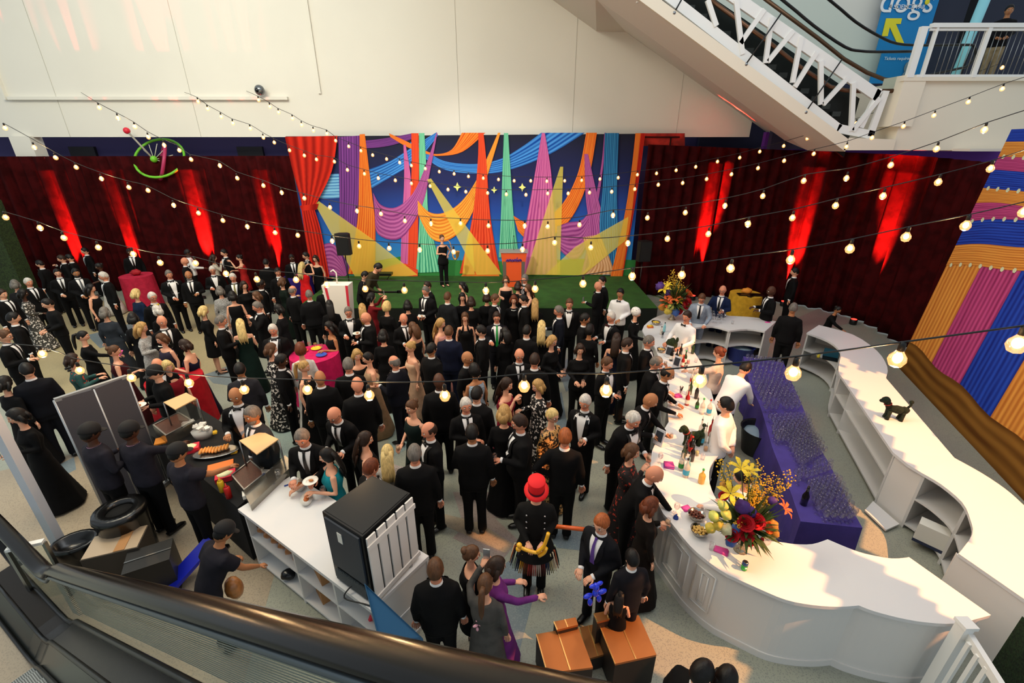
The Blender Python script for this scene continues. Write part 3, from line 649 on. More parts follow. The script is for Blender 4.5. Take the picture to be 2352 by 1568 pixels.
for q in range(5):
    for i,p in enumerate(dense):
        d=(dense[(i+1)%n]-dense[i-1]).normalized(); nr=Vector((d.y,-d.x)); 
        if nr.dot(p-Vector((cx,cy)))<0: nr=-nr
        off=nr*((.02+.018*math.sin(i*1.1))*q/4*1.6); vs.append((p.x+off.x,p.y+off.y,TZ-.004-(TZ-.03)*q/4))
mb.add(vs,[(q*n+i,q*n+(i+1)%n,(q+1)*n+(i+1)%n,(q+1)*n+i) for q in range(4) for i in range(n)])
solo('purple_tablecloth',mb,pcl,'long wavy purple tablecloth covering the glassware tables behind the bar','tablecloth')
def glass_mat(name,col=(1,1,1),f=.12,rough=.03):
    m=bpy.data.materials.new(name); m.use_nodes=True; nt=m.node_tree; nt.nodes.clear(); L=nt.links.new
    o=nt.nodes.new('ShaderNodeOutputMaterial'); t=nt.nodes.new('ShaderNodeBsdfTransparent'); t.inputs[0].default_value=tuple(col)+(1,)
    g=nt.nodes.new('ShaderNodeBsdfGlossy'); g.inputs['Roughness'].default_value=rough; lw=nt.nodes.new('ShaderNodeLayerWeight'); lw.inputs[0].default_value=.35
    q=nt.nodes.new('ShaderNodeMath'); q.operation='MULTIPLY_ADD'; q.inputs[1].default_value=.38; q.inputs[2].default_value=f; L(lw.outputs['Fresnel'],q.inputs[0])
    x=nt.nodes.new('ShaderNodeMixShader'); L(q.outputs[0],x.inputs[0]); L(t.outputs[0],x.inputs[1]); L(g.outputs[0],x.inputs[2]); L(x.outputs[0],o.inputs[0]); return m
gl=glass_mat('drink_glass',(.985,.98,.98),.03)
def lathe_obj(name,prof,mats,n=10,loc=(0,0,0)):
    mb=MB(); mb.lathe(prof,n=n,cap=False); return link(name,mb.mesh(name),mats,None,loc)
WG=[(.032,0),(.032,.003),(.004,.008),(.004,.07),(.020,.085),(.036,.11),(.040,.14),(.034,.18),(.032,.18),(.037,.14),(.033,.112),(.018,.09),(.001,.085)]
gcount=0;proto=None
def inside_strip(p):
    c=False;j=len(ring_)-1
    for i in range(len(ring_)):
        a=ring_[i];b=ring_[j]
        if (a[1]>p[1])!=(b[1]>p[1]) and p[0]<(b[0]-a[0])*(p[1]-a[1])/(b[1]-a[1])+a[0]: c=not c
        j=i
    return c
zones=[((0.02,.30),'upper block',.04,.90),((.335,.50),'middle block',.06,.97),((.50,.665),'middle block',.32,.99),((.68,.735),'loose row',.15,.95),((.76,.985),'near block',.30,.96)]
extra=MB()
cand=[]
for (t0,t1),zn,u0,u1 in zones:
    L=(Lp[-1]-Lp[0]).length; nrow=int((t1-t0)*L/.088)
    for i in range(nrow):
        t=t0+(t1-t0)*(i+.5)/nrow; k=t*(len(Lp)-1); a=int(k); f_=k-a
        A=Lp[a].lerp(Lp[min(a+1,len(Lp)-1)],f_);B=Rp[a].lerp(Rp[min(a+1,len(Rp)-1)],f_); w=(B-A).length; m=int(w*(u1-u0)/.088)
        for j in range(m):
            if zn=='loose row' and R.random()<.25: continue
            if R.random()<.04: continue
            u=u0+(u1-u0)*(j+.5*(i%2)+.2)/m; p=A.lerp(B,min(u,.985))
            cand.append((p.x+R.uniform(-.006,.006),p.y+R.uniform(-.006,.006),zn))
cand.sort(key=lambda c:c[1])
for c in cand:
    zn=c[2]
    if gcount<300:
        gcount+=1
        if proto is None:
            proto=lathe_obj('wine_glass',WG,gl); o=proto
        else: o=proto.copy(); COL.objects.link(o)
        o.location=(c[0],c[1],TZ); tag(o,'clear stemmed wine glass standing among many in the %s on the purple cloth'%zn,'glass','wine glasses on the purple cloth, '+zn)
    else: extra.lathe(WG,(c[0],c[1],TZ),8,cap=False)
if extra.v: solo('wine_glasses',extra,gl,'farthest dense block of stemmed wine glasses on the purple cloth','glasses',kind='stuff',smooth=True)
print('glasses',len(cand))
# ---------------- bottles and bar items ----------------
def bottle_prof(h,r,s=.55,nr=.013): return [(r*.9,0),(r,.01),(r,h*s),(r*.8,h*(s+.08)),(nr,h*(s+.2)),(nr,h*.97),(nr*1.2,h)]
def bottle(px,py,kind,label,z=BH):
    col,h,r,liq,lab,cap=kind; P=F(px,py,z); o=thing('bottle',label,'bottle',P,group='bottles standing on the serving bar')
    mb=MB(); mb.lathe(bottle_prof(h,r),n=12); part('glass_body',mb,col,o,smooth=True)
    if lab: mb=MB(); mb.lathe([(r*1.015,h*.15),(r*1.015,h*.42)],n=12,cap=False); part('paper_label',mb,lab,o,smooth=True)
    mb=MB()
    if cap=='pour': mb.lathe([(.014,h),(.012,h+.02),(.004,h+.03),(.003,h+.08)],n=6); part('pourer',mb,steel,o,smooth=True)
    else: mb.lathe([(.0165,h*.93),(.0165,h*1.01)],n=8); part('cap',mb,cap,o,smooth=True)
    return o
gb=lambda n,c: M('bottle_'+n,c,.06,alpha=.62 if n=='clear' else .9,coat=.5)
Bc=gb('clear','#e3ddcf');Bg=gb('green','#27401c');Bd=gb('dark','#14100c');Ba=gb('amber','#c98a3a');Br=gb('red','#a3201c');Bb=gb('aqua','#7fc3cf');By=gb('yellow','#e0b04a')
Lw=M('label_white','#e8e4da',.7);Lb=M('label_black','#171717',.7);Lr=M('label_red','#b22a22',.7);Lg=M('label_green','#2f8a3c',.7);Lbl=M('label_blue','#3aa0c8',.7);capg=M('cap_green','#2fa04c',.5);capb=M('cap_black','#101010',.4);capr=M('cap_red','#c03024',.5)
BT=[(1541,828,Bd,.31,.037,Lw,capb,'dark wine bottle with cream label beside the green bust planter'),(1552,832,Bd,.32,.037,Lw,capb,'dark wine bottle second from the green bust planter'),(1562,818,Bd,.31,.036,None,capb,'dark wine bottle in front of the white-shirted bartender'),(1572,835,Bg,.32,.037,Lw,capg,'green wine bottle beside dark wine bottles'),(1567,842,Br,.28,.036,Lw,capr,'red liquor bottle in front of dark wine bottles'),(1590,812,Bg,.30,.036,None,capg,'green-topped bottle next to an amber jug'),
(1560,830,By,.2,.045,None,capb,'amber squat bottle near the red-haired bartender'),(1561,838,Bc,.25,.04,Lw,'pour','clear bottle on the near side of the wine bottles'),
(1577,930,Br,.3,.04,Lw,'pour','dark red liqueur bottle with white label by the pink napkins'),(1578,918,Bc,.30,.038,None,'pour','clear spirit bottle behind the red liqueur'),(1584,905,Bg,.31,.036,None,'pour','tall pale green bottle behind the spirits'),(1588,880,Bc,.30,.038,Lr,'pour','tall clear bottle with red neck near the wire'),(1598,915,Bd,.31,.037,None,capg,'dark bottle with green cap mid bar'),
(1611,950,Bc,.32,.042,Lw,capg,'clear bottle with green cap mid bar'),(1627,952,Bc,.31,.042,Lbl,capr,'clear bottle with orange cap and blue label mid bar'),(1600,938,Bg,.2,.035,Lg,'pour','small green bottle lying among the spirits'),
(1581,1035,Br,.31,.038,None,'pour','red liqueur bottle right of the moss dog'),(1610,1020,Bg,.32,.038,Lbl,'pour','green bottle with bright blue label'),(1607,1000,Bc,.3,.036,None,'pour','clear bottle with metal pourer behind the blue label'),(1617,1015,Bc,.3,.038,None,'pour','clear bottle between blue label and red bottle'),(1631,1018,Bc,.32,.042,Lw,'pour','clear square bottle with white label by the bar edge'),(1630,1000,Br,.30,.038,None,'pour','red bottle with metal pourer by the bar edge'),
(1572,1045,Bd,.28,.037,Lb,'pour','black bottle in the cluster before the moss dog'),(1585,1040,Bd,.31,.04,Lr,capr,'dark bottle with red label before the moss dog'),(1568,1055,Bg,.27,.034,None,'pour','slender green bottle in front of the cluster'),(1563,1078,Bc,.3,.04,Lg,'pour','clear bottle with pale green label left of aqua bottle'),(1574,1094,Bc,.32,.045,Lbl,capb,'square clear bottle with blue stopper near the aqua one'),(1578,1085,Bb,.28,.036,None,'pour','aqua blue bottle on the near cluster'),
(1610,1108,By,.24,.047,None,capg,'squat yellow tequila bottle with green cap'),(1588,1058,Bd,.30,.036,None,'pour','dark bottle at the back of the near cluster'),(1525,762,Bb,.26,.035,None,capb,'pale blue water bottle near the rear flowers'),(1518,768,Bc,.22,.035,None,capb,'clear bottle near the headscarfed guest')]
for a in BT: bottle(a[0],a[1],(a[2],a[3],a[4],None,a[5],a[6]),a[7])
P=F(1845,1158,TZ); o=thing('champagne_bottle','black champagne bottle standing alone on the purple tablecloth','bottle',P); mb=MB(); mb.lathe([(.045,0),(.046,.16),(.02,.23),(.016,.31)],n=14); part('glass_body',mb,Bd,o,smooth=True); mb=MB(); mb.lathe([(.017,.27),(.018,.32)],n=10); part('foil',mb,capb,o,smooth=True)
# tumblers, cups
def tumbler(px,py,label,z=BH,liq=None,h=.1,r=.036,straws=None,mat=None,grp='tumblers and cups on the bar'):
    P=F(px,py,z); o=thing('tumbler',label,'glass',P,group=grp); mb=MB(); mb.lathe([(.001,.004),(r*.85,.004),(r,h),(r*.93,h),(r*.8,.012),(.001,.012)],n=14,cap=False); part('glass_cup',mb,mat or gl,o,smooth=True)
    if liq: mb=MB(); mb.lathe([(r*.78,.013),(r*.85,h*.7)],n=12); part('drink',mb,liq,o,smooth=True)
    if straws:
        mb=MB()
        for k in range(straws): a=k*2.4; mb.tube([(0,0,.02),(math.cos(a)*r*.9,math.sin(a)*r*.9,h+.07)],.004,4)
        part('straws',mb,capb,o)
    return o
lime=M('lime_drink','#c7c46a',.3);orn=M('citrus','#e8a04a',.4);pinkd=M('grapefruit','#e0705a',.4)
for a in [(1521,776,'grey cup bristling with black straws beside blue water bottle',None,12),(1573,855,'glass stuffed with black straws near purple napkins',None,12),(1563,905,'glass of black stirrers left of the clear bottles',None,10),(1616,860,'dark short cup in the hand area of the red-haired bartender',None,0),(1566,822,'small glass of orange garnish near the wine bottles',orn,0),(1580,835,'glass of pink grapefruit garnish',pinkd,0),(1598,832,'plain tumbler at the inner edge of the bar',None,0),(1600,1045,'tumbler with lime wedges behind the near cluster',lime,0),(1613,1055,'tall metal mixing cup near the tequila bottle',None,0),(1620,1035,'glass of cut citrus by the bar edge',orn,0),(1634,1035,'glass of pale lemons at the inner corner',lime,0),(1634,1262,'empty tumbler between napkins and snack bowls',None,0),(1612,1180,'stemless glass behind the dark snack bowl',None,0),(1682,744,'yellow cocktail tumbler on the rear bar',None,0)]:
    tumbler(a[0],a[1],a[2],liq=a[3],straws=a[4])
def stem(px,py,label,z=BH,liq=None,g='stemmed glasses along the bars'):
    P=F(px,py,z); o=thing('wine_glass',label,'glass',P,group=g); o2=MB(); o2.lathe(WG,n=12,cap=False); part('glass_bowl',o2,gl,o,smooth=True)
    if liq: mb=MB(); mb.lathe([(.01,.09),(.032,.113),(.036,.135)],n=12); part('drink',mb,liq,o,smooth=True)
for a in [(1515,1063,'wine glass alone near the customer edge of the bar'),(1552,1180,'wine glass beside the small blue tassel'),(1757,1262,'upright wine glass right of the big flowers'),(1767,1240,'wine glass behind the big flowers')]: stem(*a)
for i in range(26):
    stem(1598+ (i%9)*8+R.uniform(-2,2),724+(i//9)*7+ (i%9)*.6,'clear wine glass in the cluster on the rear bar before the grey-suited man',g='wine glasses clustered on the rear bar')
# bowls
def bowl(px,py,label,fill,r=.11,z=BH,col=None):
    P=F(px,py,z); o=thing('snack_bowl',label,'bowl',P); mb=MB(); mb.lathe([(r*.45,0),(r*.8,.03),(r,.085),(r*.95,.085),(r*.75,.035),(.001,.012)],n=20,cap=False); part('bowl_shell',mb,col or M('steel_bowl','#a9a296',.15,metal=1),o,smooth=True)
    rr=random.Random(px)
    for k in range(18):
        mb=MB(); a=k*2.4; q=r*.75*math.sqrt(k/18); mb.ell((q*math.cos(a),q*math.sin(a),.05+.03*(1-k/18)),(.022,.018,.016),8,6,mat=Matrix.Rotation(rr.random()*3,4,'Z')); part('snack_piece',mb,fill,o,smooth=True)
nut=M('snack_brown','#5a2a1c',.5);chip=M('snack_tan','#c9a050',.6);lemon=M('lemon_yellow','#d9b93a',.5)
bowl(1598,1190,'metal bowl of dark brown snacks left of the big flowers',nut);bowl(1605,1226,'metal bowl of golden tan snacks left of the big flowers',chip)
bowl(1506,745,'metal bowl of lemons at the rear corner of the bar',lemon,.12);bowl(1518,808,'metal bowl of citrus pieces in front of the green bust',chip,.10)
bowl(1537,818,'copper toned bowl in front of the green bust planter',nut,.09,col=M('copper_bowl','#b8603c',.2,metal=1))
# napkins
def nap(px,py,rz,c,label,sx=.13,sy=.13,h=.03,z=BH,nm='napkin_stack'):
    P=F(px,py,z); mb=MB(); k=4
    for i in range(k): mb.box((0,0,h*(i+.5)/k),(sx*(1-.03*i),sy*(1-.02*i),h/k*.9),rz=rz+.06*i,mi=i%len(c))
    o=link(nm,mb.mesh(nm),c,None,P); tag(o,label,'napkins')
pk=M('napkin_pink','#d84a9a',.8);pu=M('napkin_purple','#5a3fa8',.8);ye=M('napkin_yellow','#e6b92c',.8);rd=M('napkin_red','#c8263c',.8)
nap(1538,848,.3,[pu,rd],'purple and red napkin stack by the man in glasses');nap(1556,910,.1,[pk],'round pink napkin pile left of the spirit bottles',.15,.12);nap(1536,1071,-.3,[pu,pk],'pink and purple napkin stack left of the near bottle cluster',.15,.13,.05)
nap(1656,1265,-.6,[pk],'crumpled bright pink napkin below the big flowers',.16,.1,.02);nap(1577,1168,.2,[pk],'folded pink napkin behind the dark snack bowl',.12,.1,.015);nap(1493,752,.1,[rd,ye],'yellow and red napkin block at the rear corner',.15,.1,.06);nap(1763,740,.05,[pk],'pink napkin lying on the end of the rear bar',.14,.09,.01)
P=F(1552,1190,BH); mb=MB(); mb.lathe([(.035,0),(.03,.03),(.008,.05),(.012,.065)],n=10); o=solo('blue_tassel',mb,M('tassel_blue','#1f3f8a',.8),'small dark blue tassel left of the brown snack bowl','ornament',smooth=True); o.location=P
# can
P=F(1708,1307,BH); o=thing('soda_can','green and blue soda can standing alone on the curved bar','can',P); mb=MB(); mb.lathe([(.026,0),(.033,.008),(.033,.075)],n=16); part('lower_body',mb,M('can_green','#3fae4a',.35,metal=.3),o,smooth=True); mb=MB(); mb.lathe([(.033,.075),(.033,.11),(.027,.12)],n=16); part('upper_body',mb,M('can_blue','#234a7a',.35,metal=.3),o,smooth=True); mb=MB(); mb.lathe([(.027,.12),(.025,.121)],n=16); part('can_lid',mb,steel,o)
mb=MB(); mb.ell((.0,-.033,.05),(.014,.003,.012),8,6); part('print_mark',mb,wl_,o,smooth=True)
# menu stands
for px,py,lb,rz in ((1512,1020,'tall acrylic menu stand leaning on the bar left of the moss dog',.7),(1553,845,'slanted white menu stand beside the straws glass',.7),(1535,820,'narrow white menu stand beside the bust planter',.8)):
    P=F(px,py,BH); o=thing('menu_stand',lb,'menu stand',P,rz); mb=MB(); mb.box((0,0,.14),(.02,.16,.27),mat=Matrix.Rotation(.25,4,'Y')); part('menu_card',mb,M('menu_grey','#c9cbd0',.5),o); mb=MB(); mb.box((.03,0,.005),(.12,.16,.01)); part('stand_base',mb,Lw,o)
    mb=MB(); mb.box((-.014,0,.16),(.004,.12,.17),mat=Matrix.Rotation(.25,4,'Y')); part('menu_print',mb,M('menu_dark','#2a2f38',.6),o)
# moss dogs and bust
moss=M('moss_green','#2b3a16',.95,nz=(40,.45),bump=(80,1)); moss2=M('moss_dark','#1c2b1c',.95,nz=(40,.5),bump=(80,1))
def fuzz(s,k,sc=14):
    def fn(p): return p*(1+k*noise.noise(p*sc+Vector((s,0,0))))
    return fn
def mossdog(px,py,label,rz,m,s=1.):
    o=thing('moss_dog',label,'topiary',F(px,py,BH),rz); o.scale=(s,s,s)
    mb=MB(); mb.ell((0,0,.2),(.15,.07,.075),18,12,fn=fuzz(1,.25)); mb.tube([(.12,0,.24),(.17,0,.33)],[.055,.045],10); mb.ell((-.12,0,.2),(.07,.065,.07),12,8,fn=fuzz(3,.3)); part('torso',mb,m,o,smooth=True)
    mb=MB(); mb.ell((.19,0,.36),(.07,.06,.06),14,10,fn=fuzz(2,.3)); mb.ell((.25,0,.34),(.045,.035,.033),10,8,fn=fuzz(5,.2)); part('head',mb,m,o,smooth=True)
    for y in(-.055,.055): mb=MB(); mb.ell((.17,y,.35),(.025,.018,.05),8,8,fn=fuzz(y,.3)); part('ear',mb,m,o,smooth=True)
    for x,y in((.1,.04),(.1,-.04),(-.11,.04),(-.11,-.04)): mb=MB(); mb.tube([(x,y,.18),(x,y,.08),(x+.01,y,.0)],[.035,.028,.035],8); part('leg',mb,m,o,smooth=True)
    mb=MB(); mb.tube([(-.15,0,.24),(-.19,0,.31),(-.18,0,.36)],[.02,.018,.02],8); mb.ell((-.18,0,.37),.035,8,6,fn=fuzz(4,.3)); part('tail',mb,m,o,smooth=True)
    mb=MB(); mb.tube(ring((.15,0,.29),.052,(.5,0,1),0,14),.009,6); part('collar',mb,M('collar_red','#a02a1c',.5),o,smooth=True)
mossdog(2050,962,'dark moss topiary dog with curled tail on the long back counter',math.pi-.25,moss2)
mossdog(1588,1022,'green moss topiary dog standing between bottles on the serving bar',math.pi+.25,moss,.95)
P=F(1540,806,BH); o=thing('green_bust_planter','green grass covered head shaped planter on the serving bar','topiary',P); mb=MB(); mb.ell((0,0,.17),(.13,.12,.16),18,14,fn=fuzz(8,.15)); mb.lathe([(.09,0),(.07,.05)],n=12); part('head_form',mb,moss,o,smooth=True); mb=MB(); mb.ell((.11,-.02,.29),(.035,.03,.07),8,8,fn=fuzz(3,.2)); part('ear',mb,moss,o,smooth=True)
# ---------------- people ----------------
skins={'p':M('skin_pale','#d9a183',.55,spec=.3),'r':M('skin_ruddy','#cf8a6c',.55,spec=.3),'t':M('skin_tan','#a8714c',.55,spec=.3),'d':M('skin_dark','#4a2c1e',.5,spec=.35)}
eyew=M('eye_white','#d8d2c8',.3);eyed=M('eye_dark','#1c120c',.3);lips={'p':M('lip_rose','#b25a50',.5),'r':M('lip_red','#a84a42',.5),'t':M('lip_brown','#8a4638',.5),'d':M('lip_dark','#4f221e',.5)}
HC={'k':'#0e0b0a','b':'#2e1d13','n':'#5a3b24','l':'#b89258','y':'#d8bd7c','g':'#6f6a64','w':'#cfcac2','a':'#6b3319','o':'#a85a2c'}
def hair_fn(c):
    def fn(nt,b):
        L=nt.links.new; tc=nt.nodes.new('ShaderNodeTexCoord'); mp=nt.nodes.new('ShaderNodeMapping'); mp.inputs['Scale'].default_value=(55,55,5); L(tc.outputs['Object'],mp.inputs[0])
        n=nt.nodes.new('ShaderNodeTexNoise'); n.inputs['Scale'].default_value=1; n.inputs['Detail'].default_value=2; L(mp.outputs[0],n.inputs[0]); r=nt.nodes.new('ShaderNodeValToRGB'); r.color_ramp.elements[0].position=.35; r.color_ramp.elements[1].position=.68
        q=lin(c); r.color_ramp.elements[0].color=tuple(x*.62 for x in q)+(1,); r.color_ramp.elements[1].color=q+(1,); L(n.outputs['Fac'],r.inputs[0]); L(r.outputs[0],b.inputs['Base Color']); b.inputs['Roughness'].default_value=.5; b.inputs['Specular IOR Level'].default_value=.3
        bp_=nt.nodes.new('ShaderNodeBump'); bp_.inputs['Strength'].default_value=.3; bp_.inputs['Distance'].default_value=.01; L(n.outputs['Fac'],bp_.inputs['Height']); L(bp_.outputs[0],b.inputs['Normal'])
    return fn
hairm={k:node_mat('hair_'+k,hair_fn(c)) for k,c in HC.items()}
CC={}
def cloth(c,kind='',rough=.85):
    k=c+kind
    if k in CC: return CC[k]
    n='cloth_'+k.replace('#','')
    if kind=='f': m=M(n,c,.8,nz=(22,1,.56,.58),col2='#e9e2da')
    elif kind=='z': m=M(n,c,.5,nz=(26,1,.48,.52),col2='#c99a5c')
    elif kind=='s': m=M(n,c,.3,nz=(140,1,.45,.6),col2='#ffffff',bump=(160,1),metal=.3)
    elif kind=='r': m=M(n,c,.8,nz=(18,1,.60,.62),col2='#b23a28')
    else: m=M(n,c,rough,nz=(9,.8),spec=.2)
    CC[k]=m; return m
BLK='#08080a'
shirt_w=M('shirt_white','#e4e4e4',.75); blk_s=M('satin_black','#060606',.35); leather=M('shoe_leather','#0b0a0a',.3)
def sm(a): a=max(0,min(1,a)); return a*a*(3-2*a)
def bender(lean):
    if not lean: return lambda p:Vector(p)
    def f(p):
        p=Vector(p); w=sm((p.z-.88)/.3); a=rad(lean)*w; d=p-Vector((0,0,.95)); c,s=math.cos(a),math.sin(a)
        if p.z<.95: return p
        return Vector((p.x,d.y*c-d.z*s,.95+d.y*s+d.z*c))
    return f
ARM={'d':((.235,.03,1.17),(.25,-.03,.92)),'f':((.24,.04,1.17),(.085,-.23,1.06)),'k':((.24,.0,1.16),(.13,-.27,1.2)),'m':((.23,-.14,1.22),(.07,-.20,1.45)),'u':((.26,-.2,1.38),(.12,-.3,1.58)),'r':((.2,-.22,1.27),(.13,-.47,1.17)),'b':((.26,.09,1.18),(.07,.17,1.0)),'h':((.36,.07,1.2),(.19,-.02,1.05)),'t':((.26,-.08,1.17),(.16,-.36,1.1)),'c':((.24,-.05,1.18),(-.08,-.2,1.17))}
MR=[(.87,.178,.118),(.95,.178,.12),(1.06,.165,.112),(1.2,.178,.12),(1.32,.195,.124),(1.40,.195,.112),(1.455,.135,.085),(1.495,.072,.062)]
FR=[(.87,.172,.12),(.95,.165,.118),(1.06,.128,.092),(1.15,.14,.10),(1.26,.155,.118),(1.34,.158,.098),(1.40,.135,.08),(1.445,.066,.055)]
TMP=bpy.data.collections.new('scratch'); SC.collection.children.link(TMP)
def remesh(mb,vox,it=3):
    me=mb.mesh('t'); o=bpy.data.objects.new('t',me); TMP.objects.link(o)
    m=o.modifiers.new('r','REMESH'); m.mode='VOXEL'; m.voxel_size=vox; m.use_smooth_shade=True
    q=o.modifiers.new('s','SMOOTH'); q.factor=.5; q.iterations=it
    dg=bpy.context.evaluated_depsgraph_get(); r=bpy.data.meshes.new_from_object(o.evaluated_get(dg)); bpy.data.objects.remove(o); bpy.data.meshes.remove(me)
    vs=[tuple(v.co) for v in r.vertices]; fs=[tuple(p.vertices) for p in r.polygons]; bpy.data.meshes.remove(r); return vs,fs
def rr_at(rings,z,k):
    for i in range(len(rings)-1):
        a,b=rings[i],rings[i+1]
        if a[0]<=z<=b[0]:
            t=(z-a[0])/(b[0]-a[0]); return a[k]+(b[k]-a[k])*t
    return rings[-1][k] if z>rings[-1][0] else rings[0][k]
HZ=1.655
def headmat(lean,pitch): 
    f=bender(lean); c=f((0,-.015,HZ)); return Matrix.Translation(c)@Matrix.Rotation(rad(pitch+lean*.8),4,'X')@Matrix.Scale(1.055,4)
def facefn(fem):
    def fn(p):
        x,y,z=p; t=max(0,-z/.113)
        k=1-(.34 if fem else .27)*t**1.6; x*=k
        if y<0: y*=1-.10*t
        fr=max(0,-y/.095)
        if fr>.3:
            y-=.022*math.exp(-((x/.011)**2))*math.exp(-(((z+.020)/.017)**2))*1.0+.008*math.exp(-((x/.010)**2))*math.exp(-(((z-.008)/.02)**2))
            y+=.011*math.exp(-(((abs(x)-.031)/.015)**2))*math.exp(-(((z-.012)/.012)**2))
            y-=.006*math.exp(-((x/.02)**2))*math.exp(-(((z+.05)/.010)**2))
            y-=.008*math.exp(-((x/.022)**2))*math.exp(-(((z+.092)/.018)**2))
            y-=.004*math.exp(-(((z-.034)/.009)**2))*math.exp(-((x/.05)**2))
        return Vector((x,y,z))
    return fn
def hand(mb,w,d,side,curl,f):
    # w wrist, d direction ; palm + 5 fingers
    w=Vector(w);d=Vector(d).normalized(); up=Vector((0,0,1)); s=d.cross(up); s=s.normalized() if s.length>.2 else Vector((side,0,0)); n=s.cross(d).normalized()
    if side*s.x<0: pass
    T=lambda a,b,c: f(w+d*a+s*b+n*c)
    mb.tube([T(-.02,0,0),T(.02,0,0),T(.055,0,-.002),T(.088,0,-.004)],[.026,.033,.040,.034],10,sq=(.42,1))
    for k,(o,L) in enumerate(((-.028,.060),(-.010,.074),(.009,.069),(.027,.054))):
        c=curl*(1+.08*k)
        a1=(.085,o,-.004); a2=(.085+L*.45*math.cos(c*.6),o*1.05,-.004-L*.45*math.sin(c*.6)); a3=(a2[0]+L*.32*math.cos(c*1.3),o,a2[2]-L*.32*math.sin(c*1.3)); a4=(a3[0]+L*.25*math.cos(c*2),o*.95,a3[2]-L*.25*math.sin(c*2))
        mb.tube([T(*a1),T(*a2),T(*a3),T(*a4)],[.0092,.0088,.008,.006],6)
    q=-side if True else 1
    mb.tube([T(.02,.028*q,-.004),T(.045,.05*q,-.014),T(.068,.052*q,-.026),T(.085,.045*q,-.034)],[.013,.011,.0095,.007],6)
AC={}
def limb_paths(fem,arms):
    k=.88 if fem else 1; out=[]
    for s,a in zip((1,-1),arms):
        e,w=ARM[a]; sh=(s*.165*k,0,1.405 if not fem else 1.375)
        out.append((Vector(sh),Vector((s*e[0]*k,e[1],e[2]-(.02 if fem else 0))),Vector((s*w[0]*k,w[1],w[2]))))
    return out
def archetype(fem,arms,lean,pitch):
    key=('A',fem,arms,lean,pitch)
    if key in AC: return AC[key]
    f=bender(lean); rings=FR if fem else MR; sc=.93 if fem else .86
    mb=MB(); mb.loft([(z,rx*sc,ry*sc) for z,rx,ry in rings[:-1]]+[(rings[-1][0],.058 if not fem else .05,.055 if not fem else .048),(1.57,.052 if not fem else .044,.052 if not fem else .044,0,-.008),(1.63,.05 if not fem else .042,.052,0,-.015)],16)
    if fem:
        for s in(-1,1): mb.ell((s*.062,-.062,1.265),(.055,.05,.055),10,8)
    for s in(-1,1):
        mb.tube([(s*.085,0,.95),(s*.09,-.005,.72),(s*.085,.0,.5),(s*.085,.012,.32),(s*.085,.01,.08)],[.088,.075,.052,.05,.036],10)
        mb.tube([(s*.085,.03,.05),(s*.087,-.06,.035),(s*.09,-.15,.03)],[.036,.036,.026],8)
    LP_=limb_paths(fem,arms); ak=.82 if fem else 1
    for sh,el,w in LP_: mb.tube([sh+Vector((-.05 if sh.x>0 else .05,0,.0)),sh,sh.lerp(el,.5),el,el.lerp(w,.4),w],[.05*ak,.056*ak,.048*ak,.040*ak,.038*ak,.027*ak],10)
    mb.v=[tuple(f(p)) for p in mb.v]
    vs,fs=remesh(mb,.0155)
    mb=MB(); mb.add(vs,fs,0)
    for i,(sh,el,w) in enumerate(LP_):
        d=(w-el).normalized()
        if arms[i]=='d': hand(mb,w,d,1 if sh.x>0 else -1,.35,f)
        elif arms[i]=='b': hand(mb,w,Vector((d.x,.1,d.z)),1 if sh.x>0 else -1,.7,f)
        else: hand(mb,w,Vector((d.x*.7,d.y,d.z*.4)),1 if sh.x>0 else -1,.75,f)
    hm=headmat(lean,pitch); hs=.95 if fem else 1.
    fn=facefn(fem)
    mb.ell((0,0,0),(.077*hs,.096*hs,.116*hs),28,22,0,mat=hm,fn=fn)
    for s in(-1,1):
        mb.ell((0,0,0),(.014,.010,.0085),8,6,1,mat=hm@Matrix.Translation((s*.031,-.0815*hs,.012)))
        mb.ell((0,0,0),(.006,.004,.0065),8,6,2,mat=hm@Matrix.Translation((s*.031,-.0905*hs,.012)))
        mb.ell((0,0,0),(.018,.004,.0035),8,4,2,mat=hm@Matrix.Translation((s*.032,-.0885*hs,.034)))
        mb.ell((0,0,0),(.008,.018,.028),8,6,0,mat=hm@Matrix.Translation((s*.075*hs,.008,.0)))
    mb.ell((0,0,0),(.021,.008,.007),8,6,3,mat=hm@Matrix.Translation((0,-.0895*hs,-.05)))
    me=mb.mesh('body')
    for _ in range(4): me.materials.append(None)
    AC[key]=(me,LP_,f,hm); return AC[key]
def cmesh(key,fn_,slots=1):
    if key not in AC:
        mb=fn_(); me=mb.mesh(key[0]) if isinstance(mb,MB) else mb
        for _ in range(slots): me.materials.append(None)
        AC[key]=me
    return AC[key]
def put(name,me,mats,parent,label=None):
    o=bpy.data.objects.new(name,me); COL.objects.link(o); o.parent=parent
    for i,m in enumerate(mats): o.material_slots[i].link='OBJECT'; o.material_slots[i].material=m
    if label: o['label']=label
    return o
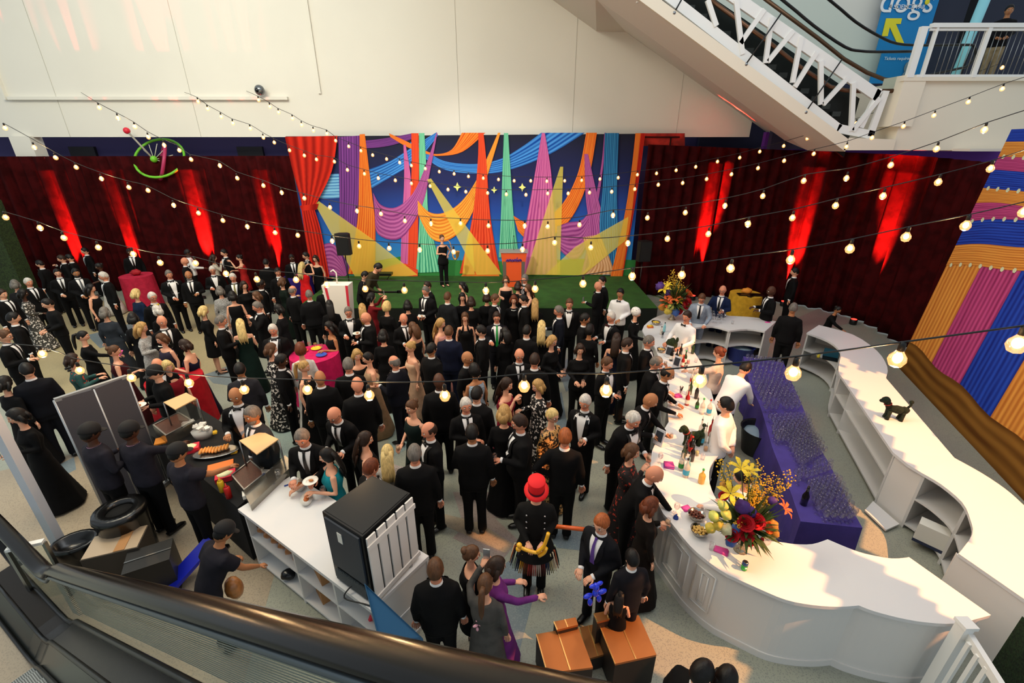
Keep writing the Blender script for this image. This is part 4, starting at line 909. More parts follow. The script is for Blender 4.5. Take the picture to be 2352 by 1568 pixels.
def jacket(fem,arms,lean,long_,w,short):
    def g():
        f=bender(lean); R0=FR if fem else MR; mb=MB(); k=1.06*w
        rs=[(z,rx*k*(1 if z<1.44 else .95),ry*k*(1.0 if z>1.1 else 1.03)) for z,rx,ry in R0]
        if long_: rs=[(.80,rs[0][1]*1.06,rs[0][2]*1.06)]+rs
        if w>1.05: rs=[(z,rx,ry*(1.18 if .9<z<1.2 else 1.05),0,-.02 if .9<z<1.2 else 0) for z,rx,ry in rs]
        mb.loft(rs,18)
        for sh,el,wr in limb_paths(fem,arms):
            if short: mb.tube([sh+Vector((-.06 if sh.x>0 else .06,0,-.01)),sh*1,sh.lerp(el,.3),sh.lerp(el,.62)],[.07,.09,.086,.08],10)
            else: mb.tube([sh+Vector((-.04 if sh.x>0 else .04,0,.005)),sh,sh.lerp(el,.5),el,el.lerp(wr,.5),wr.lerp(el,.03)],[.06,.068*w,.06*w,.053*w,.047,.040],10)
        mb.v=[tuple(f(p)) for p in mb.v]; vs,fs=remesh(mb,.019,4); o=MB(); o.add(vs,fs); return o
    return cmesh(('jacket',fem,arms,lean,long_,w,short),g)
def surf(R0,x,z,off,k,w=1):
    rx=rr_at(R0,z,1)*k;ry=rr_at(R0,z,2)*k*(1.15 if w>1.05 and .9<z<1.2 else 1.05 if w>1.05 else 1); q=max(0,1-(x/rx)**2)
    return (x,-ry*math.sqrt(q)-off-(.02 if w>1.05 and .9<z<1.2 else 0),z)
def shirtfront(fem,lean,w,zb,open_):
    def g():
        f=bender(lean); R0=FR if fem else MR; mb=MB(); k=1.06*w; n=10; top=1.475; vs=[];m=6
        for i in range(n+1):
            z=zb+(top-zb)*i/n; t=(z-zb)/(top-zb); hw=(.012+.068*t**.75)*(1.7 if open_ else 1); hw=min(hw,rr_at(R0,min(z,1.49),1)*.7)
            for j in range(m+1): vs.append(f(surf(R0,-hw+2*hw*j/m,z,.012,k,w)))
        mb.add(vs,[(i*(m+1)+j,i*(m+1)+j+1,(i+1)*(m+1)+j+1,(i+1)*(m+1)+j) for i in range(n) for j in range(m)])
        o=MB(); o.loft([(1.465,.076,.068),(1.50,.067,.062,0,-.003),(1.522,.062,.060,0,-.006)],16,cap=False); o.v=[tuple(f(p)) for p in o.v]; mb.add(o.v,o.f)
        return mb
    return cmesh(('shirt_front',fem,lean,w,zb,open_),g)
def lapels(lean,w,zb):
    def g():
        f=bender(lean); mb=MB(); k=1.06*w
        for s in(-1,1):
            vs=[];n=7
            for i in range(n+1):
                z=zb+(1.47-zb)*i/n; t=i/n; hw=.012+.068*t**.75; ww=.012+.05*math.sin(min(1,t*1.15)*2.7)
                for x in (hw-.004,hw+ww): vs.append(f(surf(MR,s*x,z,.017,k,w)))
            mb.add(vs,[(2*i,2*i+1,2*i+3,2*i+2) for i in range(n)])
        return mb
    return cmesh(('lapels',lean,w,zb),g)
def cuffs(arms,lean,i):
    def g():
        f=bender(lean); mb=MB()
        for sh,el,wr in limb_paths(False,arms)[i:i+1]:
            d=(wr-el).normalized(); mb.tube([f(wr-d*.012),f(wr+d*.018)],[.036,.035],10)
        return mb
    return cmesh(('cuff',arms,lean,i),g)
def bowtie(lean,w):
    def g():
        f=bender(lean); mb=MB(); y=-.092*w
        for s in(-1,1): mb.add([f(p) for p in((0,y,1.487),(s*.05,y,1.508),(s*.05,y,1.455),(0,y,1.475),(0,y-.02,1.487),(s*.05,y-.02,1.508),(s*.05,y-.02,1.455),(0,y-.02,1.475))],[(0,1,2,3),(4,5,6,7),(0,1,5,4),(1,2,6,5),(2,3,7,6)])
        mb.ell(f((0,y-.012,1.481)),(.012,.014,.014),8,6); return mb
    return cmesh(('bow_tie',lean,w),g)
def necktie(lean,w,zb):
    def g():
        f=bender(lean); mb=MB(); vs=[];n=8;k=1.06*w
        for i in range(n+1):
            z=1.475+(zb+.01-1.475)*i/n; hw=.014+.018*i/n
            for x in(-hw,hw): vs.append(f(surf(MR,x,z,.022,k,w)))
        mb.add(vs,[(2*i,2*i+1,2*i+3,2*i+2) for i in range(n)]); mb.ell(f(surf(MR,0,1.475,.02,k,w)),(.02,.014,.018),8,6); return mb
    return cmesh(('necktie',lean,w,zb),g)
def trousers(fem,w,lean):
    def g():
        mb=MB(); k=.98*w; R0=FR if fem else MR
        mb.loft([(.80,R0[0][1]*k,R0[0][2]*k),(.92,R0[1][1]*k,R0[1][2]*k),(1.03,R0[2][1]*k,R0[2][2]*k)],14)
        for s in(-1,1): mb.tube([(s*.085,0,.93),(s*.088,-.005,.72),(s*.09,.0,.5),(s*.092,.005,.3),(s*.092,.0,.05)],[.098*w,.09,.072,.066,.068],10)
        vs,fs=remesh(mb,.019,4); o=MB(); o.add(vs,fs); return o
    return cmesh(('trousers',fem,w,bool(lean)),g)
def shoe(s):
    def g():
        mb=MB(); mb.tube([(s*.09,.075,.035),(s*.09,.04,.05),(s*.092,-.06,.042),(s*.095,-.14,.032),(s*.096,-.185,.022)],[.034,.046,.046,.042,.022],10,sq=(.75,1)); return mb
    return cmesh(('shoe',s),g)
def heel(s):
    def g():
        mb=MB(); mb.tube([(s*.087,.06,.05),(s*.087,-.04,.04),(s*.09,-.13,.02),(s*.09,-.175,.014)],[.03,.035,.034,.014],10,sq=(.6,1)); mb.tube([(s*.087,.06,.06),(s*.087,.07,.0)],[.016,.007],6); return mb
    return cmesh(('heel',s),g)
def hair(style,fem,lean,pitch):
    def g():
        hm=headmat(lean,pitch); hs=.95 if fem else 1.; mb=MB()
        sc={'s':1.075,'x':1.05,'r':1.07,'b':1.17,'l':1.12,'u':1.09,'p':1.08,'c':1.25,'v':1.14}[style]
        nu,nv=30,22; pts=[];keep=[]
        for i in range(nv+1):
            a=math.pi*i/nv-math.pi/2
            for j in range(nu):
                b=2*math.pi*j/nu-math.pi; x=math.cos(a)*math.sin(b);y=-math.cos(a)*math.cos(b);z=math.sin(a)
                ab=abs(b); # 0 front .. pi back
                fl=.52+(.0 if ab<.55 else 0)  # hairline height at front
                side=min(1,max(0,(ab-.6)/.7)); back=min(1,max(0,(ab-1.6)/.9))
                lim=fl*(1-side)+(-.12 if style in'srx' else -.75)*side
                if style in 'srx': lim=lim*(1-back)+(-.5)*back
                elif style in 'up': lim=(fl*(1-side)-.05*side)*(1-back)-.55*back
                else: lim=lim*(1-back)-.9*back
                e=z-lim
                if style=='r':
                    top=.50 if ab>1.2 else .2; e=min(e,top-z); 
                    if ab<1.05: e=-1
                k=sc if e>.12 else 1.0+(sc-1)*max(0,e)/.12
                if e<=0: k=.97
                n_=noise.noise(Vector((x,y,z))*(9 if style=='c' else 5))*(.09 if style in'cv' else .03)
                low=1+(.10 if style in 'bc' and z<.1 and ab>1 else 0)
                p=Vector((x*.077*hs*(k+n_)*low,y*.096*hs*(k+n_*(1 if e>0 else 0)),z*.116*hs*(k+n_)))
                pts.append(hm@p); keep.append(e>-.10)
        fs=[]
        for i in range(nv):
            for j in range(nu):
                q=(i*nu+j,i*nu+(j+1)%nu,(i+1)*nu+(j+1)%nu,(i+1)*nu+j)
                if sum(keep[v] for v in q)>=3: fs.append(q)
        mb.add(pts,fs)
        T=lambda x,y,z: hm@Vector((x,y,z))
        if style=='l':
            mb.tube([T(0,.06,.05),T(0,.085,-.05),T(0,.095,-.16),T(0,.10,-.27),T(0,.09,-.36)],[.075,.086,.088,.084,.06],16,sq=(.38,1))
            for q in range(7): a=-1.1+2.2*q/6; mb.tube([T(.078*math.sin(a),.045+.05*math.cos(a),-.22),T(.075*math.sin(a),.05+.045*math.cos(a),-.33),T(.066*math.sin(a)+.01*(q%3-1),.055+.03*math.cos(a),-.42+.035*(q%3))],[.018,.020,.004],6)
        if style=='v':
            mb.tube([T(0,.06,.05),T(0,.085,-.05),T(0,.09,-.15),T(0,.085,-.24)],[.08,.10,.10,.05],12,sq=(.5,1))
            for s in(-1,1): mb.tube([T(s*.07,.0,.02),T(s*.095,-.005,-.07),T(s*.09,-.01,-.16)],[.035,.042,.02],8)
        if style=='b':
            for s in(-1,1): mb.tube([T(s*.065,-.0,.03),T(s*.083,.005,-.06),T(s*.08,.01,-.12)],[.03,.034,.018],8)
            mb.tube([T(0,.07,.02),T(0,.085,-.06),T(0,.075,-.125)],[.07,.08,.05],12,sq=(.45,1))
        if style=='u': mb.ell(T(0,.085,.045),(.05,.045,.045),12,8)
        if style=='p': mb.tube([T(0,.09,.04),T(0,.135,.01),T(0,.14,-.1),T(0,.12,-.24),T(0,.11,-.3)],[.025,.034,.034,.026,.008],10)
        return mb
    return cmesh(('hair',style,fem,lean,pitch),g)
def dress(kind,arms,lean,back):
    # kind: g gown, k knee dress ; neckline: s strapless t tank v halter(V) l long sleeves
    def g():
        f=bender(lean); nk=kind[1]; rows=[]; n=20; mb=MB(); k=1.07
        if kind[0]=='g': low=[(.03,.30,.30),(.25,.25,.25),(.55,.215,.19),(.80,.19,.145)]
        elif kind[0]=='k': low=[(.50,.205,.17),(.62,.20,.155),(.80,.188,.14)]
        else: low=[(.78,.19,.14)]
        rs=low+[(z,rx*k,ry*k+(.012 if 1.2<z<1.3 else 0)) for z,rx,ry in FR if z<(1.41 if nk in'tlv' else 1.30)]
        if nk=='s': rs.append((1.335,.158*k,.105*k))
        if nk=='l': rs+=[(1.435,.085,.07)]
        vs=[]
        for i,(z,rx,ry) in enumerate(rs):
            for j in range(n):
                a=2*math.pi*j/n; x=rx*math.sin(a); y=-ry*math.cos(a); zz=z
                if kind[0]=='g' and i<2: x*=1+.05*math.cos(6*a); y*=1+.05*math.cos(6*a)
                if nk in 'tv' and z>1.36:
                    fr=max(0,math.cos(a)); zz=z-(.10 if nk=='v' else .035)*fr**2
                    if back and math.cos(a)<0: zz=z-.16*(-math.cos(a))
                if back and nk in 'tv' and 1.3<z<1.36 and math.cos(a)<0: zz=z-.10*(-math.cos(a))
                vs.append((x,y-(.012 if 1.2<z<1.3 and y<0 else 0),zz))
        fs=[(i*n+j,i*n+(j+1)%n,(i+1)*n+(j+1)%n,(i+1)*n+j) for i in range(len(rs)-1) for j in range(n)]
        if nk=='l':
            mb.add(vs,fs+[tuple(range(n))[::-1],tuple(range((len(rs)-1)*n,len(rs)*n))])
            for sh,el,wr in limb_paths(True,arms): mb.tube([sh+Vector((-.03 if sh.x>0 else .03,0,0)),sh,sh.lerp(el,.5),el,el.lerp(wr,.5),wr],[.05,.056,.048,.044,.04,.038],10)
            mb.v=[tuple(f(p)) for p in mb.v]; vs,fs=remesh(mb,.02,3); o=MB(); o.add(vs,fs); return o
        mb.add([tuple(f(p)) for p in vs],fs)
        if nk=='v': # halter straps
            for s in(-1,1): mb.tube([f((s*.085,-.10,1.30)),f((s*.06,-.085,1.38)),f((s*.04,-.02,1.46)),f((0,.055,1.46))],[.028,.02,.014,.012],6,sq=(.4,1))
        return mb
    return cmesh(('dress',kind,arms if kind[1]=='l' else '',lean,back),g)
def glasses_me(fem,lean,pitch):
    def g():
        hm=headmat(lean,pitch); mb=MB(); hs=.95 if fem else 1
        for s in(-1,1):
            mb.tube([hm@Vector((s*.033+.020*math.cos(a*.785),-.101*hs,.010+.014*math.sin(a*.785))) for a in range(9)],.0022,5,cap=False)
            mb.tube([hm@Vector((s*.052,-.099,.014)),hm@Vector((s*.078*hs,-.05,.014)),hm@Vector((s*.079*hs,.01,.008))],.002,5)
        mb.tube([hm@Vector((-.014,-.104,.012)),hm@Vector((.014,-.104,.012))],.002,5); return mb
    return cmesh(('eyeglasses',fem,lean,pitch),g)
def beard(lean,pitch):
    def g():
        hm=headmat(lean,pitch); mb=MB(); mb.ell((0,0,0),(.064,.05,.040),14,8,mat=hm@Matrix.Translation((0,-.052,-.078))); return mb
    return cmesh(('beard',lean,pitch),g)
def cap_me(lean,pitch):
    def g():
        hm=headmat(lean,pitch); mb=MB(); pts=[]
        mb.ell((0,0,0),(.092,.110,.108),20,14,mat=hm@Matrix.Translation((0,.006,.035)),fn=lambda p:Vector((p.x,p.y,max(p.z,-.02))))
        vs=[]
        for j in range(9):
            a=-.9+1.8*j/8
            for r_ in(1,1.65): vs.append(hm@Vector((.088*math.sin(a)*(1 if r_==1 else 1.02),-.100*math.cos(a)*r_+.0,.022-.012*(r_-1))))
        mb.add(vs,[(2*i,2*i+1,2*i+3,2*i+2) for i in range(8)]); mb.add([v-Vector((0,0,.006)) for v in vs],[(2*i,2*i+2,2*i+3,2*i+1) for i in range(8)])
        return mb
    return cmesh(('cap',lean,pitch),g)
PEOPLE=[];glassm=None
def glass_for(kind,pos,rz,label,zrot=0):
    global glassm
    if kind=='w': o=thing('wine_glass',label,'glass',pos,rz); mb=MB(); mb.lathe(WG,(0,0,-.12),12,cap=False); part('glass_bowl',mb,gl,o,smooth=True)
    elif kind=='g': o=thing('tumbler',label,'glass',pos,rz); mb=MB(); mb.lathe([(.001,.004),(.03,.004),(.036,.09),(.033,.09),(.028,.012),(.001,.012)],(0,0,-.05),12,cap=False); part('glass_cup',mb,gl,o,smooth=True); mb=MB(); mb.lathe([(.027,.013),(.031,.06)],(0,0,-.05),12); part('drink',mb,M('whisky','#c9a37c',.2),o,smooth=True)
    elif kind=='q': o=thing('plate',label,'plate',pos,rz); mb=MB(); mb.lathe([(.001,.0),(.06,.0),(.10,.015),(.10,.019),(.058,.006)],n=20,cap=False); part('dish',mb,Lw,o,smooth=True); mb=MB(); mb.ell((.01,0,.02),(.035,.02,.015),8,6); part('food',mb,M('food_brown','#b5703a',.7),o,smooth=True)
    elif kind=='j': o=thing('serving_tray',label,'tray',pos,rz); mb=MB(); mb.box((0,0,.01),(.38,.30,.02)); part('tray_board',mb,Lw,o); mb=MB(); mb.box((0,0,.022),(.33,.25,.006)); part('tray_lining',mb,M('tray_green','#5c6a52',.7),o)
    elif kind=='o': o=thing('phone',label,'phone',pos,rz); mb=MB(); mb.box((0,0,.03),(.072,.01,.145)); part('phone_body',mb,M('phone_silver','#b9bdc0',.2,metal=.6),o)
    elif kind=='n': o=thing('napkin',label,'napkin',pos,rz); mb=MB(); mb.box((0,0,.02),(.12,.03,.09),mat=Matrix.Rotation(.5,4,'X')); part('folded_paper',mb,pk,o)
def person(px,py,face,spec,label,hold=None,hz=None,z0=0,h=None,xyz=None):
    """spec: sex skin hairstyle haircol | arms | outfit | opts"""
    a=spec.split('|'); A=a[0]; arms=a[1]; out=a[2]; opt=a[3] if len(a)>3 else ''
    fem=A[0]=='F'; lean=0;pitch=14
    import re
    q=re.search(r'L(\d+)',opt); lean=int(q.group(1)) if q else 0
    q=re.search(r'P(\d+)',opt); pitch=int(q.group(1)) if q else 14
    q=re.search(r'H(\d+)',opt); h=int(q.group(1))/100 if q else h
    kk=1.11-.13*sm((py-950)/230); S=h or (kk*(.945 if fem else 1.0)*(1+R.uniform(-.025,.025)))
    body,LPp,f,hm=archetype(fem,arms,lean,pitch)
    hc=(hm@Vector((0,0,0)))*S
    P=F(px,py,hc.z+z0)
    a0=math.atan2(-P.x,P.y); rz=a0+rad(face)
    off=Matrix.Rotation(rz,3,'Z')@Vector((hc.x,hc.y,0)); base=Vector((P.x-off.x,P.y-off.y,z0))
    if xyz: base=Vector(xyz)
    r=thing('person',label,'person',base,rz); r.scale=(S,S,S)
    sk=A[1]; put('body',body,[skins[sk],eyew,eyed,lips[sk]],r)
    hst=A[2]
    if hst in 'srxbulpcv' : put('hair',hair(hst,fem,lean,pitch),[hairm[A[3]]],r)
    if hst=='h': put('cap',cap_me(lean,pitch),[M('cap_cloth','#0d0d10',.8)],r); put('hair',hair('s',fem,lean,pitch),[hairm['k']],r)
    if 'G' in opt: put('eyeglasses',glasses_me(fem,lean,pitch),[M('frame_dark','#15110f',.3)],r)
    if 'B' in opt or A.endswith('B'): put('beard',beard(lean,pitch),[hairm[A[3]]],r)
    w=1.12 if 'W' in opt else 1.0
    k=out[0]; cols=out[1:].split(';') 
    c0=cols[0] or BLK
    if k in 'JTO': # J suit + necktie, T tux + bow tie, O open shirt suit
        jm=cloth(c0); put('jacket',jacket(fem,arms,lean,False,w,False),[jm],r); put('trousers',trousers(fem,w,lean),[jm],r)
        zb=1.02 if 'V' in opt else 1.12
        put('shirt_front',shirtfront(fem,lean,w,zb,'V' in opt),[cloth(cols[1]) if len(cols)>1 and cols[1] else shirt_w],r); [put('cuff',cuffs(arms,lean,i),[shirt_w],r) for i in(0,1)]
        if k=='T': put('bow_tie',bowtie(lean,w),[cloth(cols[2]) if len(cols)>2 else blk_s],r); put('lapels',lapels(lean,w,zb),[blk_s],r)
        elif k=='J': put('necktie',necktie(lean,w,zb),[cloth(cols[2]) if len(cols)>2 else blk_s],r); put('lapels',lapels(lean,w,zb),[jm],r)
        for s in(-1,1): put('shoe',shoe(s),[leather],r)
        if 'Q' in opt: mb=MB(); mb.box(f(surf(MR,.10,1.33,.015,1.06*w)),(.035,.01,.03)); part('pocket_square',mb,shirt_w,r)
    elif k=='S': # shirt and trousers: c0 shirt, c1 trousers, short sleeves if 'Y'
        put('shirt',jacket(fem,arms,lean,False,w,'Y' in opt),[shirt_w if c0=='w' else cloth(c0)],r); put('trousers',trousers(fem,w,lean),[cloth(cols[1] if len(cols)>1 and cols[1] else BLK)],r)
        if 'X' in opt: put('bow_tie',bowtie(lean,w),[blk_s],r)
        if len(cols)>2:
            mb=MB(); mb.loft([(1.462,.08,.072),(1.49,.074,.068)],16,cap=False); mb.v=[tuple(f(p)) for p in mb.v]; part('collar_trim',mb,cloth(cols[2]),r,smooth=True)
        for s in(-1,1): put('shoe',shoe(s),[leather],r)
    elif k=='D': # dress: D<kind><neck><back> colour ;kind
        kd=cols[0][:2]; bk='B' in cols[0][2:3]; col=(cols[1] if len(cols)>1 else '') or BLK; tx_=cols[2] if len(cols)>2 else ''
        dr=put('dress',dress(kd,arms,lean,bk),[cloth(col,tx_)],r)
        if kd[1]!='l' and 'thick' not in dr.modifiers: md=dr.modifiers.new('thick','SOLIDIFY'); md.thickness=.006; md.offset=1
        if kd[0]!='g':
            if kd[0]=='p': put('trousers',trousers(True,w,lean),[cloth(BLK)],r)
            for s in(-1,1): put('shoe',heel(s),[leather],r)
    if 'N' in opt:
        mb=MB(); mb.tube(ring(f((0,-.01,1.42)),.085,(0,-.45,1),0,18),.012,6); part('necklace',mb,M('necklace_silver','#c9c9c4',.2,metal=.8),r,smooth=True)
    if hold:
        hk,hl=hold[0],hold[1:]; side=0
        for i in(0,1):
            if arms[i] in 'kmurtf': side=i;break
        sh,el,wr=LPp[side]; d=(wr-el).normalized(); q=f(wr+Vector((d.x*.6,d.y,d.z*.4)).normalized()*.09+Vector((0,0,.03 if hk in'wgon' else .045)))
        if hk=='j': q=f((0,-.38,1.14))
        p=base+Matrix.Rotation(rz,3,'Z')@(q*S); glass_for(hk,p,rz,hl)
    PEOPLE.append((base,label)); return r
